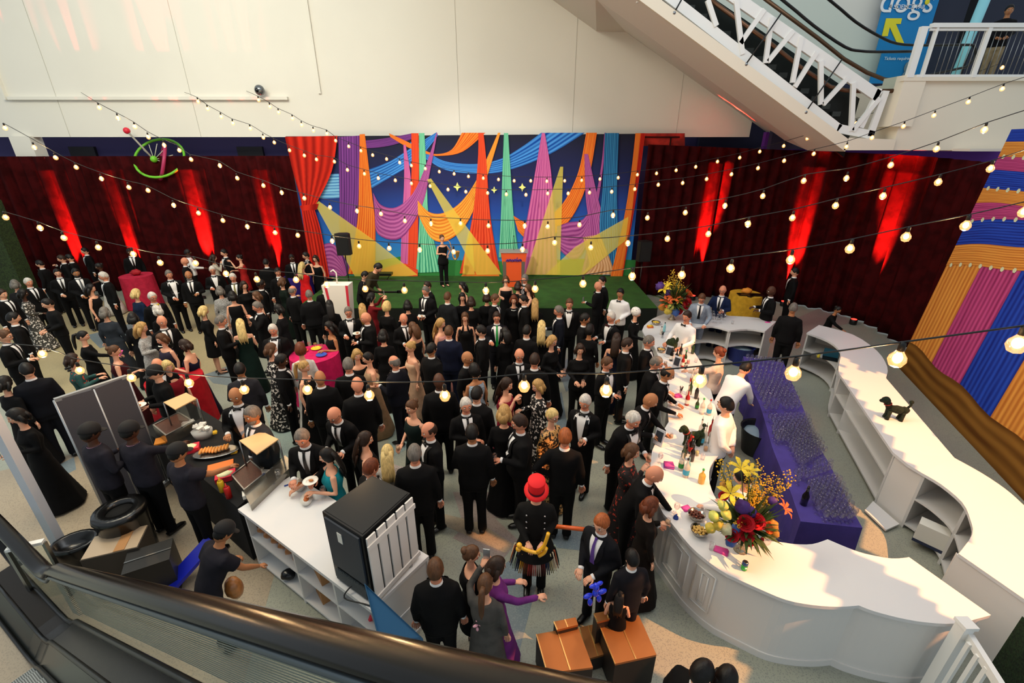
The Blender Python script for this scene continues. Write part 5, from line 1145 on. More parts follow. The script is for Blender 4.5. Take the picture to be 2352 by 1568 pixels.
# px, py (head centre), facing (0 camera, 90 photo right), spec, label, held thing
PT=[
(65,648,25,'Mrsw|dd|J','grey-haired man in black suit and dark tie near the hedge panel'),
(92,606,-120,'Mpsk|dd|T','tall dark-haired man in tuxedo turned left in front of the leftmost red beam'),
(132,626,0,'Mpsk|df|J','dark-haired man facing front with open white shirt by the curtain left'),
(174,626,10,'MtskB|ff|J;;#55585c','bearded man in black suit with silver tie clasping his hands','w'),
(142,594,-90,'Mpsb|dm|J','man raising a hand to his mouth before the left curtain'),
(160,592,-100,'Mpsk|dd|J','man with white collar seen from behind, beside hand-to-mouth man'),
(195,576,-80,'Mpsk|dd|T','tall man in profile left of the second red beam'),
(228,612,-90,'Fduk|dt|Dgt;#cfcac2','dark-skinned woman in white dress beside the pink tablecloth table'),
(238,634,-80,'Mrsw|dd|T|G','grey-haired man with glasses in tuxedo near the pink tablecloth'),
(208,662,60,'Fpvk|dd|Dkt','curly dark-haired woman in sleeveless black dress by the grey-haired tuxedo man'),
(298,578,0,'Mdsk|dd|J','dim dark-suited man standing behind the pink tablecloth table'),
(4,675,40,'Mpsb|dd|J','brown-haired man cut by the left picture edge'),
(52,674,80,'Fdbk|df|Dgl;#3a3834;f','dark-haired woman in grey patterned dress at the far left'),
(34,652,170,'Fpbg|dd|Dgl;#1a1a1c','grey-haired woman seen from behind before the hedge'),
(110,697,-80,'Mpsk|ff|S#0b0b0d','waiter in black shirt looking left, dark hair, at the far left'),
(240,717,150,'Fpbg|dd|Dgl;#2a3038','woman with short grey-brown hair and slate wrap seen from behind'),
(312,674,120,'Fpby|dd|Dgl;#10203a','blonde woman in navy dress beside the pink tablecloth'),
(350,682,20,'Mrsw|dd|T;;#c8b040|G','white-haired man with yellow bow tie and glasses'),
(361,712,-150,'Fpbw|dd|Dgl','woman with fluffy white hair seen from behind'),
(372,738,15,'Mrzw|df|J','bald man looking down in black suit left of centre aisle'),
(305,730,170,'Fpbk|dd|Dgl;#0f0f12','dark bobbed woman seen from behind near pink table foot'),
(325,752,60,'Fpvl|dk|Dgl;#8a867e;s','strawberry blonde woman in silver dress holding a plate','q'),
(372,778,-60,'Fpbn|df|Dgt;#2c2838','brown-haired woman in sleeveless grey and navy dress'),
(190,772,70,'Fppk|dr|Dgl','woman with dark ponytail in plunging black dress holding pink napkin','n'),
(262,806,80,'Fpun|dk|Dgt;#3d1018','woman in maroon sleeveless dress with brown updo'),
(165,826,90,'Fpbb|kk|Dgl;#1d4a48;r','woman in teal patterned dress with short dark hair'),
(10,772,60,'Mpsn|dk|J|G','man with glasses in dark suit at left edge below the hedge'),
(62,850,180,'Mpsk|dd|J#0a0c14|W','broad man in navy-black suit seen from behind at the left'),
(40,955,-80,'Fpbk|kd|Dgl','woman in long black gown holding a blue phone near the white post','o'),
(388,630,10,'Mrsg|df|T|VW','man with wide white shirt front and large bow tie beside the brightest red beam'),
(433,632,-10,'MtzgB|kd|J','balding bearded man in dark suit beside the man with wide shirt front'),
(424,600,80,'Mrzg|dd|T','bald man in tuxedo in profile under the brightest red beam'),
(431,580,90,'Mdsk|dt|S w'.replace(' ',''),'dark-skinned waiter in white shirt near the left curtain'),
(490,592,90,'Fpvb|dm|Dgl;#b9b1a2','woman in pale top raising her hand by the left curtain'),
(515,580,-70,'Mpsk|dd|T','dark-haired man in tuxedo looking left before the left curtain'),
(550,592,-90,'Fpuk|uk|Dkt;#a01c1c','woman in red dress lifting her hand near the left curtain'),
(488,620,0,'Mrsw|dk|T|G','balding man in tuxedo with glasses looking at the camera'),
(535,637,-10,'Mrsw|dk|J;;#8a8458|W','heavy white-haired man with olive tie looking down'),
(505,667,180,'Fpbg|dd|Dgl;#4a4a44;s','woman with grey bob and shimmering grey dress seen from behind'),
(611,603,170,'Mpsk|dd|J|W','black-haired man with white collar seen from behind left of the red dress'),
(638,624,10,'Mrsk|dd|J','dark-haired man facing front left of the woman in red'),
(648,647,110,'Fpbn|dk|Dgl;#0d1a14','woman with short brown hair and dark green wrap'),
(599,652,90,'Mdsk|dd|J','dark-skinned man in profile left of the balding man'),
(672,667,130,'Mrrg|dd|J','balding man with grey sides seen from behind by the woman in red'),
(694,610,140,'Fply|uu|Dgt;#e01c22','blonde woman in bright red gown raising both arms','o'),
(703,587,-80,'Mpsk|dd|T','man in tuxedo in front of the striped red drape'),
(725,594,-30,'Fpbb|dd|Dkt','woman with brown bob in black dress near the speaker stand'),
(670,592,0,'Mdsk|dd|J','dark-skinned man in shade left of the painted backdrop'),
(710,677,180,'Mrsg|dd|J#0c0d10|W','grey-haired man in black suit seen from behind below the woman in red'),
(590,680,-80,'Fpbn|dd|Dgt','woman with short brown hair in black sleeveless top facing left'),
(592,704,-80,'Mrsg|md|J','man in black suit eating from his hand'),
(534,679,175,'Fpbk|dd|Dgt','black-haired woman in dark sleeveless dress seen from behind'),
(467,714,100,'Fpby|dd|Dkl','platinum bobbed woman in black suit with bare legs'),
(507,737,80,'Mrsg|dk|T|G','grey-haired man with glasses in tuxedo beside the green gown','q'),
(552,744,175,'Fply|kk|Dgs;#0a1f1a','blonde woman in dark green off-shoulder gown carrying a tray','j'),
(627,757,-15,'Mrsw|ff|T|W','white-haired man in tuxedo looking down beside the red-topped table'),
(622,802,90,'Fpbn|dd|Dgl;#0c0c0e;f','short-haired woman in black and white floral top'),
(646,828,80,'Mdsk|dd|J','dark-haired man beside the black and white floral top'),
(690,802,180,'Fpca|dd|Dgl;#d8d4d0','woman with big curly auburn hair and white top seen from behind'),
(698,842,60,'Fppl|dd|Dgt','blonde woman with ponytail and black scoop top'),
(425,792,-120,'Fpbb|kd|DgtB;#0e1026','woman in long navy open-back gown with dark bob','w'),
(551,849,170,'Mtsk|kd|J#26262c','man in charcoal suit holding a pink napkin, seen from behind','n'),
(541,908,-20,'Mtzk|kk|T|V','bald man in tuxedo holding a red item beside the food station'),
(580,951,-60,'MtsgB|dd|J#2a2e34','man with grey beard and grey suit leaning over the food station'),
(362,838,-10,'Mrzg|dd|J','bald man behind the man in the black cap'),
(384,842,20,'Fpby|dd|Dgt;#7a1420','blonde woman in red top behind the black cap'),
(780,672,180,'Fpsl|dd|Dgl;#7d86a0','woman with strawberry hair and blue-grey striped jacket by the striped box'),
(757,700,180,'Fplk|dd|Dgl','long black-haired woman seen from behind below the striped box'),
(800,716,0,'Mrsg|kk|T|G','grey-haired man in tuxedo with glasses holding a white plate','q'),
(841,730,-80,'Mrzw|kd|J|W','bald heavy man in dark suit facing the man with the plate','g'),
(757,750,-70,'Ftvk|kd|Dgt','black-haired woman in cold-shoulder dress by the magenta table'),
(832,708,180,'Fpll|dd|Dgl;#2c201c','woman with long light brown hair seen from behind by the stage'),
(853,682,100,'Fpbk|uu|Dgl;#6d1218','dark-haired woman in dark red top raising her phone','o'),
(888,704,140,'Fpcy|dk|Dgl','curly blonde woman in black watching the stage'),
(936,700,180,'Fpbk|dd|Dgl','short dark-haired woman in black seen from behind at the stage'),
(927,732,20,'Mrzr|kk|J','bald man in black suit and tie looking down at his glass','g'),
(949,752,-140,'Fpvn|dd|Dgs','brown-haired woman with bare back beside the bald man'),
(978,668,-40,'Mrsg|ff|J#0d0d10|W','large dark-suited man standing alone before the turf stage','q'),
(982,656,-60,'Mpsb|dd|J','dark-haired man just behind the large man at the stage'),
(1028,682,150,'Mpsn|dd|J#15181c','brown-haired man in dark grey suit seen from behind at the stage'),
(1062,656,-60,'Fpvk|dd|Dgt','woman with black wavy hair in sleeveless dress by the stage edge'),
(1062,682,0,'Fplk|dd|Dkl','smiling woman with long dark hair in V-neck black dress'),
(1082,692,180,'Fpbb|dd|Dgl','dark curly-haired guest seen from behind before the stage'),
(1012,742,60,'Fpll|dd|Dgt;#c98f86','long-haired blonde woman in pink top'),
(1031,762,165,'Mrsn|dd|J#10162c|W','broad man in navy blue suit seen from behind'),
(1068,728,0,'Fpln|dd|Dgv','woman in black plunging halter gown facing the camera'),
(820,815,10,'Fpbl|dk|Dgt','blonde bobbed woman in black scoop top facing front'),
(846,822,-80,'Fpsk|kd|DgtB;#a88a6c','woman with short dark hair in pale beige open-back gown'),
(800,838,170,'Mrsg|kd|J','grey-haired man with white collar holding a plate of food','q'),
(735,868,175,'Mtzk|dd|J|W','bald man seen from behind below the magenta table'),
(821,884,180,'Mrzg|dd|J|W','bald pale man with white collar seen from behind'),
(906,832,-130,'Mrrg|kd|J#0b0d18|W','balding man in navy-black suit holding a glass','g'),
(943,797,-70,'Fpul|dk|Dgs;#c8a487','blonde woman in beige strapless gown'),
(991,802,130,'Mtsk|dd|J|W','black-haired man turned toward the navy suit'),
(1008,875,180,'Mdzk|dd|J|W','dark-skinned bald man with white collar seen from behind'),
(1073,822,60,'Mtzk|dd|J|G','bald man with glasses in profile near the halter gown'),
(1162,642,0,'Fpbn|dk|Dgs','brown-haired woman in black strapless dress before the lectern'),
(1206,640,-30,'Mrsg|md|T','grey-haired man in tuxedo drinking before the lectern'),
(1190,656,170,'Fpbb|dd|Dgl','dark-haired guest between the drinking man and the lectern'),
(1213,662,-60,'Fpln|md|Dgt','long-haired brunette woman below the drinking man'),
(1180,688,0,'Fpba|dd|Dgl|N','red-haired woman in black with silver collar necklace'),
(1203,688,-80,'Mpsk|dd|J','dark-haired man in profile right of the silver necklace'),
(1229,696,180,'Fpll|dd|Dgl','woman with very long blonde hair seen from behind'),
(1137,686,70,'Mrsn|dd|J','brown-haired man in profile left of the silver necklace'),
(1118,682,180,'Fpbb|dd|Dgl','brown-haired woman seen from behind near the hanging bulb'),
(1141,728,0,'Mrsb|kk|J#0c0e16;;#1f9a44|VG','man with glasses, white shirt and bright green tie','g'),
(1160,764,-150,'Fpvk|dk|Dgl','dark-haired woman in black beside the green tie'),
(1244,748,178,'Fply|dd|Dgl','long blonde-haired woman in black seen from behind mid crowd'),
(1284,714,-80,'Mrsg|dk|J#0c101c|G','grey-haired man with glasses in navy suit lifting his glass','g'),
(1308,697,0,'Mrsn|dd|T','brown-haired man in tuxedo facing the camera before the stage'),
(1374,657,-110,'Mrzg|kd|T','bald man in tuxedo standing at the right stage edge','o'),
(1384,644,-60,'Mpsk|dd|J','dark-haired man hidden behind the bald man at the stage edge'),
(1425,673,-15,'Mtsk|ff|Sw|X','black-haired waiter in white shirt and bow tie at the stage corner'),
(1343,732,90,'Mtsk|dd|J|G','dark-haired man with glasses in profile right of centre'),
(1354,757,165,'Ftck|dd|Dgl','dark curly-haired guest seen from behind right of centre'),
(1404,728,-45,'Mrsw|kk|T;;#3a1414','white-haired man with maroon bow tie clasping his hands'),
(1268,783,50,'Fpbl|ff|Dgl|G','blonde woman with glasses in plain black dress holding wine','w'),
(1332,802,10,'Fpbb|ff|Dpl','short dark-haired woman in black trouser suit holding a glass','w'),
(1416,777,175,'Fplb|kd|Dgs;#0c1226','woman with long dark hair, bare shoulders and navy gown','w'),
(1193,815,10,'Mrzg|dd|J|G','bald man with glasses facing front in the centre'),
(1228,827,170,'Mrsb|dd|J','dark grey-haired man with white collar seen from behind in the centre'),
(1163,882,60,'Fplb|dm|Dgt;#7a0f24','dark-haired woman with pale shoulders in a long crimson gown'),
(1236,886,-60,'Fpbl|dk|Dgl;#0b0b0c;f','woman with blonde bob in black and cream floral top'),
(1394,834,60,'Mrsn|dk|T','brown-haired man in tuxedo lifting a glass beneath a bulb','w'),
(1090,850,-150,'Ftck|kd|Dgt;#2f7fa8;s','woman with black curls in a sky-blue sequin top','g'),
(768,952,-40,'Mrzw|kk|J|GL16','bald man with rimless glasses bending over his plate','g'),
(946,934,-50,'Fpun|df|Dgt;#0a1a18','woman with brown updo in dark green V-neck gown','g'),
(986,988,-70,'Mrrb|kd|T','balding man in tuxedo near the woman in dark green'),
(838,1008,80,'Fplb|dd|Dgt','woman with long wavy brown hair in black, near the counter'),
(890,1040,170,'Fply|kd|Dgl;#b8a898;s','blonde woman in silver sequin top seen from behind'),
(952,1042,172,'Mrsg|dd|J|W','large grey-haired man in black suit behind the black cooler'),
(852,1074,120,'Mrsa|dd|J','man with reddish brown hair right behind the black cooler'),
(752,1046,-90,'Fplk|kr|Dgt;#16828e','woman with long black hair in teal top at the white counter'),
(694,1004,-25,'Mrsg|kk|J|L10','man with thinning grey hair eating from a white paper plate','q'),
(1070,930,10,'Mrsw|dc|J|P8','white-haired man in black suit crossing his hand to his cuff'),
(1084,994,175,'Mtsk|kd|J;;#c98a96|W','dark-haired man with pink scarf seen from behind'),
(1158,948,170,'Fpbl|dd|Dgl','small blonde woman hidden behind the dark-rimmed glasses man'),
(1194,970,-80,'Mrsb|kd|J|GW','man with dark glasses and grey-brown hair holding a wine glass','w'),
(1268,954,50,'Fpsy|dd|Dgl;#1a1208;z|G','short blonde woman in gold and black zebra striped top'),
(1298,1004,180,'Mrso|hd|J','strawberry blond man in black suit seen from behind'),
(1344,922,-20,'Mrsw|kd|T|VP20','silver-haired man in tuxedo with white shirt holding a tumbler','g'),
(1454,962,50,'Mrsw|kd|T|QWL12','white-haired man in tuxedo with white pocket square leaning in','g'),
(1490,784,80,'Mrsg|kk|J','grey-haired man in tuxedo at the upper bar holding a dark glass','g'),
(1507,833,90,'Mrsg|tt|J|GL8','man with glasses and white collar leaning at the bar by napkins'),
(1533,858,90,'Mtrk|tt|J|GL12','balding man with dark-rimmed glasses at the bar'),
(1494,919,90,'Mtzb|rk|J|L18','bald man reaching across the bar with a tumbler in hand','g'),
(1450,1036,80,'Fpbn|dm|Dgl;#160c0c;r','brown bobbed woman in black top embroidered with red flowers'),
(1503,1089,90,'Mrzg|rt|J|L20','bald grey-fringed man reaching for his drink at the bar'),
(1494,1160,120,'Fpba|kd|Dgl;#140d0a','auburn-haired woman in a dark brown leather jacket holding champagne','g'),
(1461,718,70,'Fpsw|dt|Dgl|N','woman in white polka dot headscarf and bead necklace at the bar corner'),
(1382,1200,-30,'Mpso|ff|J#121318;;#5a3f8a|P20','ginger-haired young man in dark suit with purple tie'),
(1452,1282,-150,'Mpsk|dd|J#15141a|H86','dark-haired boy with white collar beside the panelled bar'),
(1424,1362,180,'Fplk|dk|Dkt;|H60','woman with very long black hair behind the golden boxes'),
(1000,1308,172,'Mrsn|dd|J|W','brown-haired man in black suit seen from behind by the white counter'),
(1082,1272,90,'Fpun|dk|Dkt','woman with brown updo in black sleeveless dress beside the photographer'),
(1114,1342,165,'Fppn|ud|Dgl;#4c4a47','woman in grey coat with ponytail photographing the balloon artist','o'),
(1140,1300,100,'Fpbb|kr|Dgl;#6a2a72','woman in purple jacket reaching out behind the photographer'),
(1578,726,-30,'Mrsb|tt|Sw|X','bartender in white shirt and bow tie behind the wine bottles'),
(1652,810,-105,'Fpua|rk|S#d8c0b0','red-haired bartender with topknot in pale shirt'),
(1712,846,150,'Mpsk|rr|Sw|L30','bartender in white shirt bending over the purple table'),
(1668,930,-100,'Mpsk|bb|Sw|P8','bartender in white shirt with hands behind his back'),
(1706,1096,-100,'Mpsk|rt|Sw|L14','bartender half hidden by the big flowers stretching out a white sleeve'),
(1612,684,0,'Mrsn|tt|J#8a97a8;;#0f1016|GL14P24','man in light blue-grey suit leaning on the rear bar'),
(1660,666,-10,'Mrzk|kt|J#122042|G','bald man with glasses in bright navy suit at the rear bar','g'),
(1772,668,-60,'Mdzg|kk|J','dark-skinned man in black holding a camera beside the yellow table'),
(1826,624,-80,'Mpsk|dd|T','man in tuxedo standing before the right red curtain beam'),
(1822,708,178,'Mtsg|dd|S#0a0a0c','attendant dressed in black seen from behind between bar counters'),
(1924,711,70,'Ftuk|dr|S#070708|L12H84','dark-haired attendant in black bending by the floor uplight'),
(1232,1130,0,'Mpsb|ff|S#141414|P16','balloon artist in red top hat and black coat with tassel skirt'),
(207,994,110,'Mdhk|kk|S#24232c;;#d89ab0','food attendant in cap and pink collar nearest the grey divider'),
(298,990,120,'Mdhk|dr|S#24232c;;#d89ab0','food attendant in cap reaching over the steam table'),
(408,1040,110,'Mthk|dr|S#24232c|Y','food attendant in cap serving hot dogs with gloved hand'),
(514,1222,105,'Mthk|kr|S#1d1c24|YL26','attendant with black cap bending to fetch bread from the counter'),
(357,856,-80,'Mphk|kk|S#0a0a0c','man in black cap and black shirt behind the divider','q'),
(560,655,20,'Fpbb|dd|Dgl','dark-haired guest in black mid left crowd'),
(745,660,170,'Mpsk|dd|J','dark-suited man below the black speaker'),
(640,710,-120,'Fpbk|dk|Dgl;#101014','dark-haired woman in black left of the white-collared big man'),
(770,655,100,'Fpbn|dd|Dgl;#15110f','brown-haired woman near the loudspeaker stand'),
(880,770,170,'Fpbk|dd|Dgl','dark-haired woman in black seen from behind in mid crowd'),
(1105,760,-100,'Mpsk|dd|J','dark-haired man between halter gown and green tie'),
(1210,760,160,'Mpsk|dd|J','man in dark suit right of the woman with black hair mid crowd'),
(1440,790,100,'Mpsb|dd|J','dark-suited man left of the bar queue'),
(1095,905,160,'Mpsk|dd|J|W','dark-suited man in shade behind the white-haired man'),
(30,730,90,'Mpsk|dd|J','dark-haired man behind the glasses man at left edge'),
(10,880,120,'Fpbk|kd|Dgl','woman in dark blue holding her hands at the left edge'),
(445,560,0,'Mdsk|dd|J','dim figure against the left curtain')]
for t in PT:
    lab=t[4]; hold=None
    if len(t)>5:
        nm={'w':'wine glass','g':'drink glass','q':'plate','j':'serving tray','o':'phone','n':'napkin'}[t[5]]
        hold=t[5]+(nm+' held by the '+lab)
        w=hold.split(' ')
        if len(w)>15: hold=' '.join(w[:15])
    person(t[0],t[1],t[2],t[3],lab,hold)
# ---------------- near escalator ----------------
EA=Vector((-.664-.016,1.139-.03,3.80)); EU=Vector((.872,-.49,0)); EN=Vector((-.49,-.872,0)); ES=.501; SL_=-5.54
def ez(s): 
    if s>SL_+.3: return 0
    return 0
def EP(s,lat,dz):
    z=EA.z+ES*s
    zl=EA.z+ES*SL_
    if s<SL_: z=zl
    elif s<SL_+.8: t=(s-SL_)/.8; z=zl+ES*.8*t*t*.5+ES*.8*t*.5*t
    p=EA+EU*s+EN*lat; return Vector((p.x,p.y,z+dz))
ss=[-7.0,-6.4,-5.9,-5.54,-5.3,-5.0,-4.7,-4.2,-3.5,-2.5,-1.5,-.5,.5,1.5,2.5]
dark_m=M('bronze_dark_metal','#17130f',.22,metal=.7); alu=M('grey_aluminium','#5d666b',.35,metal=.6); gpan=glass_mat('balustrade_glass',(.86,.93,.90),.06)
NE=thing('escalator','near escalator descending to the lower left with glossy black handrail','escalator',(-3,1.5,0))
mb=MB(); nl=EP(-7.0,0,0); P=[EP(s,0,0) for s in ss]; loopn=[nl+Vector((-EU.x*0,0,0))-EU*(.42*math.sin(a))+Vector((0,0,-.42+.42*math.cos(a))) for a in (3.14,2.4,1.6,.9,.4)]
rubber=M('handrail_rubber','#0e0b09',.22,spec=.35)
mb.tube(crv(loopn+P,3),.078,14,sq=(.42,1)); part('handrail',mb,rubber,NE,True,smooth=True)
mb=MB(); mb.tube(crv([EP(s,.055,-.075) for s in ss],2),.019,8); part('guide_rail',mb,alu,NE,True,smooth=True)
mb=MB(); A=[EP(s,.03,-.10) for s in ss];B=[EP(s,.03,-.74) for s in ss]
for i in range(len(ss)-1): mb.quad(B[i],B[i+1],A[i+1],A[i])
part('glass_balustrade',mb,gpan,NE,True)
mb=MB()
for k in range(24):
    dz=-.16-.56*k/23; mb.tube([EP(s,-.03,dz) for s in ss[4:]],.0035,4)  # thin rods added to imitate the steps' reflection in the glass
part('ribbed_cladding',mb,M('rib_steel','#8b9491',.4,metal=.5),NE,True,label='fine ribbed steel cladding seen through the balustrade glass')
def strip(name,l0,z0,l1,z1,m,th=.02,s_=ss):
    mb=MB()
    for i in range(len(s_)-1):
        a,b=s_[i],s_[i+1]; q=[EP(a,l0,z0),EP(b,l0,z0),EP(b,l1,z1),EP(a,l1,z1)]; w=[v-Vector((0,0,th)) for v in q]
        mb.add(q+w,[(0,1,2,3),(7,6,5,4),(0,4,5,1),(3,2,6,7)])
    return part(name,mb,m,NE,True)
mb=MB(); mb.tube([EP(s,.045,-.76) for s in ss],.028,6); part('base_trim',mb,M('trim_black','#0c0b0a',.3),NE,True,smooth=True)
strip('inner_deck',.05,-.77,.26,-.80,M('deck_bronze','#2e2822',.25,metal=.7))
mb=MB(); mb.tube([EP(s,.27,-.80) for s in ss],.022,6); part('base_trim',mb,MC['trim_black'],NE,True,smooth=True)
strip('skirt_panel',.28,-.81,.42,-1.02,M('skirt_steel','#3a3d3a',.25,metal=.7))
mb=MB(); mb.tube([EP(s,.43,-1.0) for s in ss],.02,6); part('base_trim',mb,MC['trim_black'],NE,True,smooth=True)
def step_fn(nt,b):
    L=nt.links.new; tc=nt.nodes.new('ShaderNodeTexCoord'); mp=nt.nodes.new('ShaderNodeMapping'); mp.inputs['Rotation'].default_value=(0,0,math.atan2(EN.y,EN.x)*-1); L(tc.outputs['Object'],mp.inputs[0])
    w=nt.nodes.new('ShaderNodeTexWave'); w.inputs['Scale'].default_value=18; L(mp.outputs[0],w.inputs[0]); r=nt.nodes.new('ShaderNodeValToRGB'); r.color_ramp.elements[0].color=(.05,.055,.055,1); r.color_ramp.elements[1].color=(.26,.28,.28,1); L(w.outputs['Fac'],r.inputs[0]); L(r.outputs[0],b.inputs['Base Color']); b.inputs['Metallic'].default_value=.5; b.inputs['Roughness'].default_value=.45
node_mat('step_tread',step_fn)
for k in range(22):
    s=-6.9+k*.36; zt=EP(s+.18,0,0).z-1.12
    a=EA+EU*s; mb=MB(); q=[a+EN*.44,a+EN*1.44,a+EU*.36+EN*1.44,a+EU*.36+EN*.44]; dzz=max(.02,ES*.36 if s>SL_ else .02)
    mb.add([(v.x,v.y,zt) for v in q]+[(v.x,v.y,zt-dzz-.02) for v in q],[(0,1,2,3),(7,6,5,4),(0,4,5,1),(1,5,6,2),(2,6,7,3),(3,7,4,0)]); part('step',mb,MC['step_tread'],NE,True)
mb=MB(); mb.tube([EP(s,1.5,-.8) for s in ss[:9]],.03,6); part('base_trim',mb,MC['trim_black'],NE,True,smooth=True)
mb=MB(); q=[EP(-7.3,.3,-1.08),EP(-7.3,1.5,-1.08),EP(-6.9,1.5,-1.08),EP(-6.9,.3,-1.08)]; mb.add(q,[(0,1,2,3)]); part('comb_plate',mb,M('comb_yellow','#b99c35',.5),NE,True)
# white post, glass barrier left
pf=F(160,1292); mb=MB(); mb.box((pf.x,pf.y,2.0),(.11,.11,4.0)); solo('white_post',mb,M('post_white','#c4c8cf',.4),'tall pale post rising at the left edge beside the escalator foot','post')
GB=thing('glass_barrier','low metal framed glass barrier at the foot of the escalator','barrier',F(60,1300))
a=F(15,1262,.95);b=F(100,1183+60,.95)
mb=MB(); bar3(mb,a,b,.04,d=.07); part('top_rail',mb,white_m,GB,True)
for p in(a,b): mb=MB(); mb.box((p.x,p.y,.47),(.04,.04,.94)); part('post',mb,steel,GB,True)
mb=MB(); mb.quad((a.x,a.y,.05),(b.x,b.y,.05),(b.x,b.y,.92),(a.x,a.y,.92)); part('glass_pane',mb,gpan,GB,True)
# ---------------- grey divider ----------------
base=F(322,1150); DV=thing('room_divider','tall grey two-panel fabric divider with silver frame behind the food attendants','divider',base)
def find_z(px,py,x,y):
    lo=None;best=None
    for k in range(400):
        z=k*.01; Z=y*CS-(z-H)*SN; Uy=y*SN+(z-H)*CS; yy=784-FPX*Uy/Z
        if best is None or abs(yy-py)<best[0]: best=(abs(yy-py),z)
    return best[1]
zt=2.15; tR=F(291,864,zt);tM=F(214,893,zt);tL=F(125,919,zt)
gm=M('divider_grey','#4b4a50',.85,nz=(200,.9)); fr=M('divider_frame','#a9adb0',.35,metal=.6)
for a,b in((tL,tM),(tM,tR)):
    mb=MB(); d=(b-a).normalized();n_=Vector((d.y,-d.x,0))*.02; q=[a,b]; mb.add([(a.x+n_.x,a.y+n_.y,.12),(b.x+n_.x,b.y+n_.y,.12),(b.x+n_.x,b.y+n_.y,zt),(a.x+n_.x,a.y+n_.y,zt),(a.x-n_.x,a.y-n_.y,.12),(b.x-n_.x,b.y-n_.y,.12),(b.x-n_.x,b.y-n_.y,zt),(a.x-n_.x,a.y-n_.y,zt)],[(0,1,2,3),(7,6,5,4),(0,4,5,1),(1,5,6,2),(2,6,7,3),(3,7,4,0)]); part('fabric_panel',mb,gm,DV,True)
for p in(tL,tM,tR): mb=MB(); mb.tube([(p.x,p.y,.03),(p.x,p.y,zt)],.022,8); part('frame_post',mb,fr,DV,True,smooth=True)
mb=MB(); bar3(mb,tL,tR,.05,d=.06); part('top_rail',mb,fr,DV,True)
mb=MB(); bar3(mb,(tR.x-.05,tR.y-.3,.05),(tR.x+.05,tR.y+.3,.05),.06,d=.07); part('foot',mb,fr,DV,True)
# ---------------- white food counter with fridge ----------------
C1=F(546,1169,BH);C2=F(672,1090,BH);C3=F(985,1276,BH);C4=F(852,1401,BH)
FC=thing('serving_counter','white rectangular serving counter with open shelves beside the food attendants','counter',tuple((C1+C3)/2-Vector((0,0,BH))))
mb=MB(); mb.prism([(p.x,p.y) for p in(C1,C2,C3,C4)],BH-.05,BH); part('countertop',mb,wl_m,FC,True)
ci=lambda a,b,t:Vector(a).lerp(Vector(b),t)
def panel(a,b,z0,z1,th,m,nm,root):
    mb=MB(); d=(Vector((b.x,b.y,0))-Vector((a.x,a.y,0))); L=d.length; an=math.atan2(d.y,d.x); mb.box(((a.x+b.x)/2,(a.y+b.y)/2,(z0+z1)/2),(L,th,z1-z0),rz=an); return part(nm,mb,m,root,True)
m1=ci(C1,C2,.06);m4=ci(C4,C3,.06);f1=ci(C1,C2,.97);f4=ci(C4,C3,.97)
panel(f1,f4,0,BH-.05,.03,wside,'back_panel',FC)
for t in(.01,.42,.72,.99): panel(ci(m1,m4,t),ci(f1,f4,t),0,BH-.05,.035,wside,'divider',FC)
for z in(.05,.52):
    mb=MB(); mb.prism([(p.x,p.y) for p in(m1,f1,f4,m4)],z,z+.03); part('shelf',mb,wl_m,FC,True)
bread=M('bread_bag','#b9783f',.35,nz=(14,.7),coat=.5)
for k in range(6):
    p=ci(ci(m1,m4,.05+.062*k),ci(f1,f4,.05+.062*k),.28); mb=MB(); mb.ell((0,0,.09),(.07,.16,.085),12,8,fn=fuzz(k,.12,20)); o=solo('bread_bag',mb,bread,'clear bag of hot dog buns packed on the upper shelf of the white counter','bread',smooth=True,group='bun bags on the counter shelf'); o.location=(p.x,p.y,.55); o.rotation_euler=(0,0,math.atan2((f1-m1).y,(f1-m1).x)-1.57)
p=ci(ci(m1,m4,.25),ci(f1,f4,.25),.1); mb=MB(); mb.ell((0,0,.07),(.1,.08,.07),12,8,fn=fuzz(2,.2,20)); o=solo('black_bag',mb,M('plastic_black','#15161a',.25),'dark plastic bag on the shelf edge under the bun bags','bag',smooth=True); o.location=(p.x,p.y,.08)
for t,s_,lb,zz in((.55,.3,'cardboard box on the upper shelf of the white counter',.55),(.5,.26,'brown cardboard box low on the counter shelf',.08),(.86,.24,'flattened cardboard on the lower shelf nearest the escalator',.08)):
    p=ci(ci(m1,m4,t),ci(f1,f4,t),.35); mb=MB(); mb.box((0,0,s_*.4),(s_*1.2,s_,s_*.8)); mb.box((0,0,s_*.81),(s_*1.2,.05,.004),mi=1); o=solo('cardboard_box',mb,[cb,M('tape','#c2a878',.4)],lb,'box'); o.location=(p.x,p.y,zz); o.rotation_euler=(0,0,.7)
# fridge
b1=F(776,1321,BH); 
def top_z(x,y,py): return find_z(0,py,x,y)
zt=top_z(b1.x,b1.y,1174); 
T=[F(740,1174,zt),F(832,1232,zt),F(942,1132,zt),F(855,1092,zt)]
FR_=thing('drinks_fridge','black refrigerator standing on the white counter with white picket slats on one side','fridge',tuple((T[0]+T[2])/2-Vector((0,0,zt-BH))))
mb=MB(); mb.prism([(p.x,p.y) for p in T],BH+.002,zt); part('cabinet',mb,M('fridge_black','#111214',.35,spec=.4),FR_,True)
cen=(T[0]+T[2])/2
mb=MB(); e=[cen+(p-cen)*.94 for p in T]; mb.prism([(p.x,p.y) for p in e],zt,zt+.006); part('top_panel',mb,M('fridge_top','#1a1916',.25,spec=.5),FR_,True)
d=(T[1]-T[0]).normalized(); nn=Vector((d.y,-d.x,0)); 
if nn.dot(cen-T[0])>0: nn=-nn
aa=math.atan2(d.y,d.x); L=(T[1]-T[0]).length; mid=(T[0]+T[1])/2
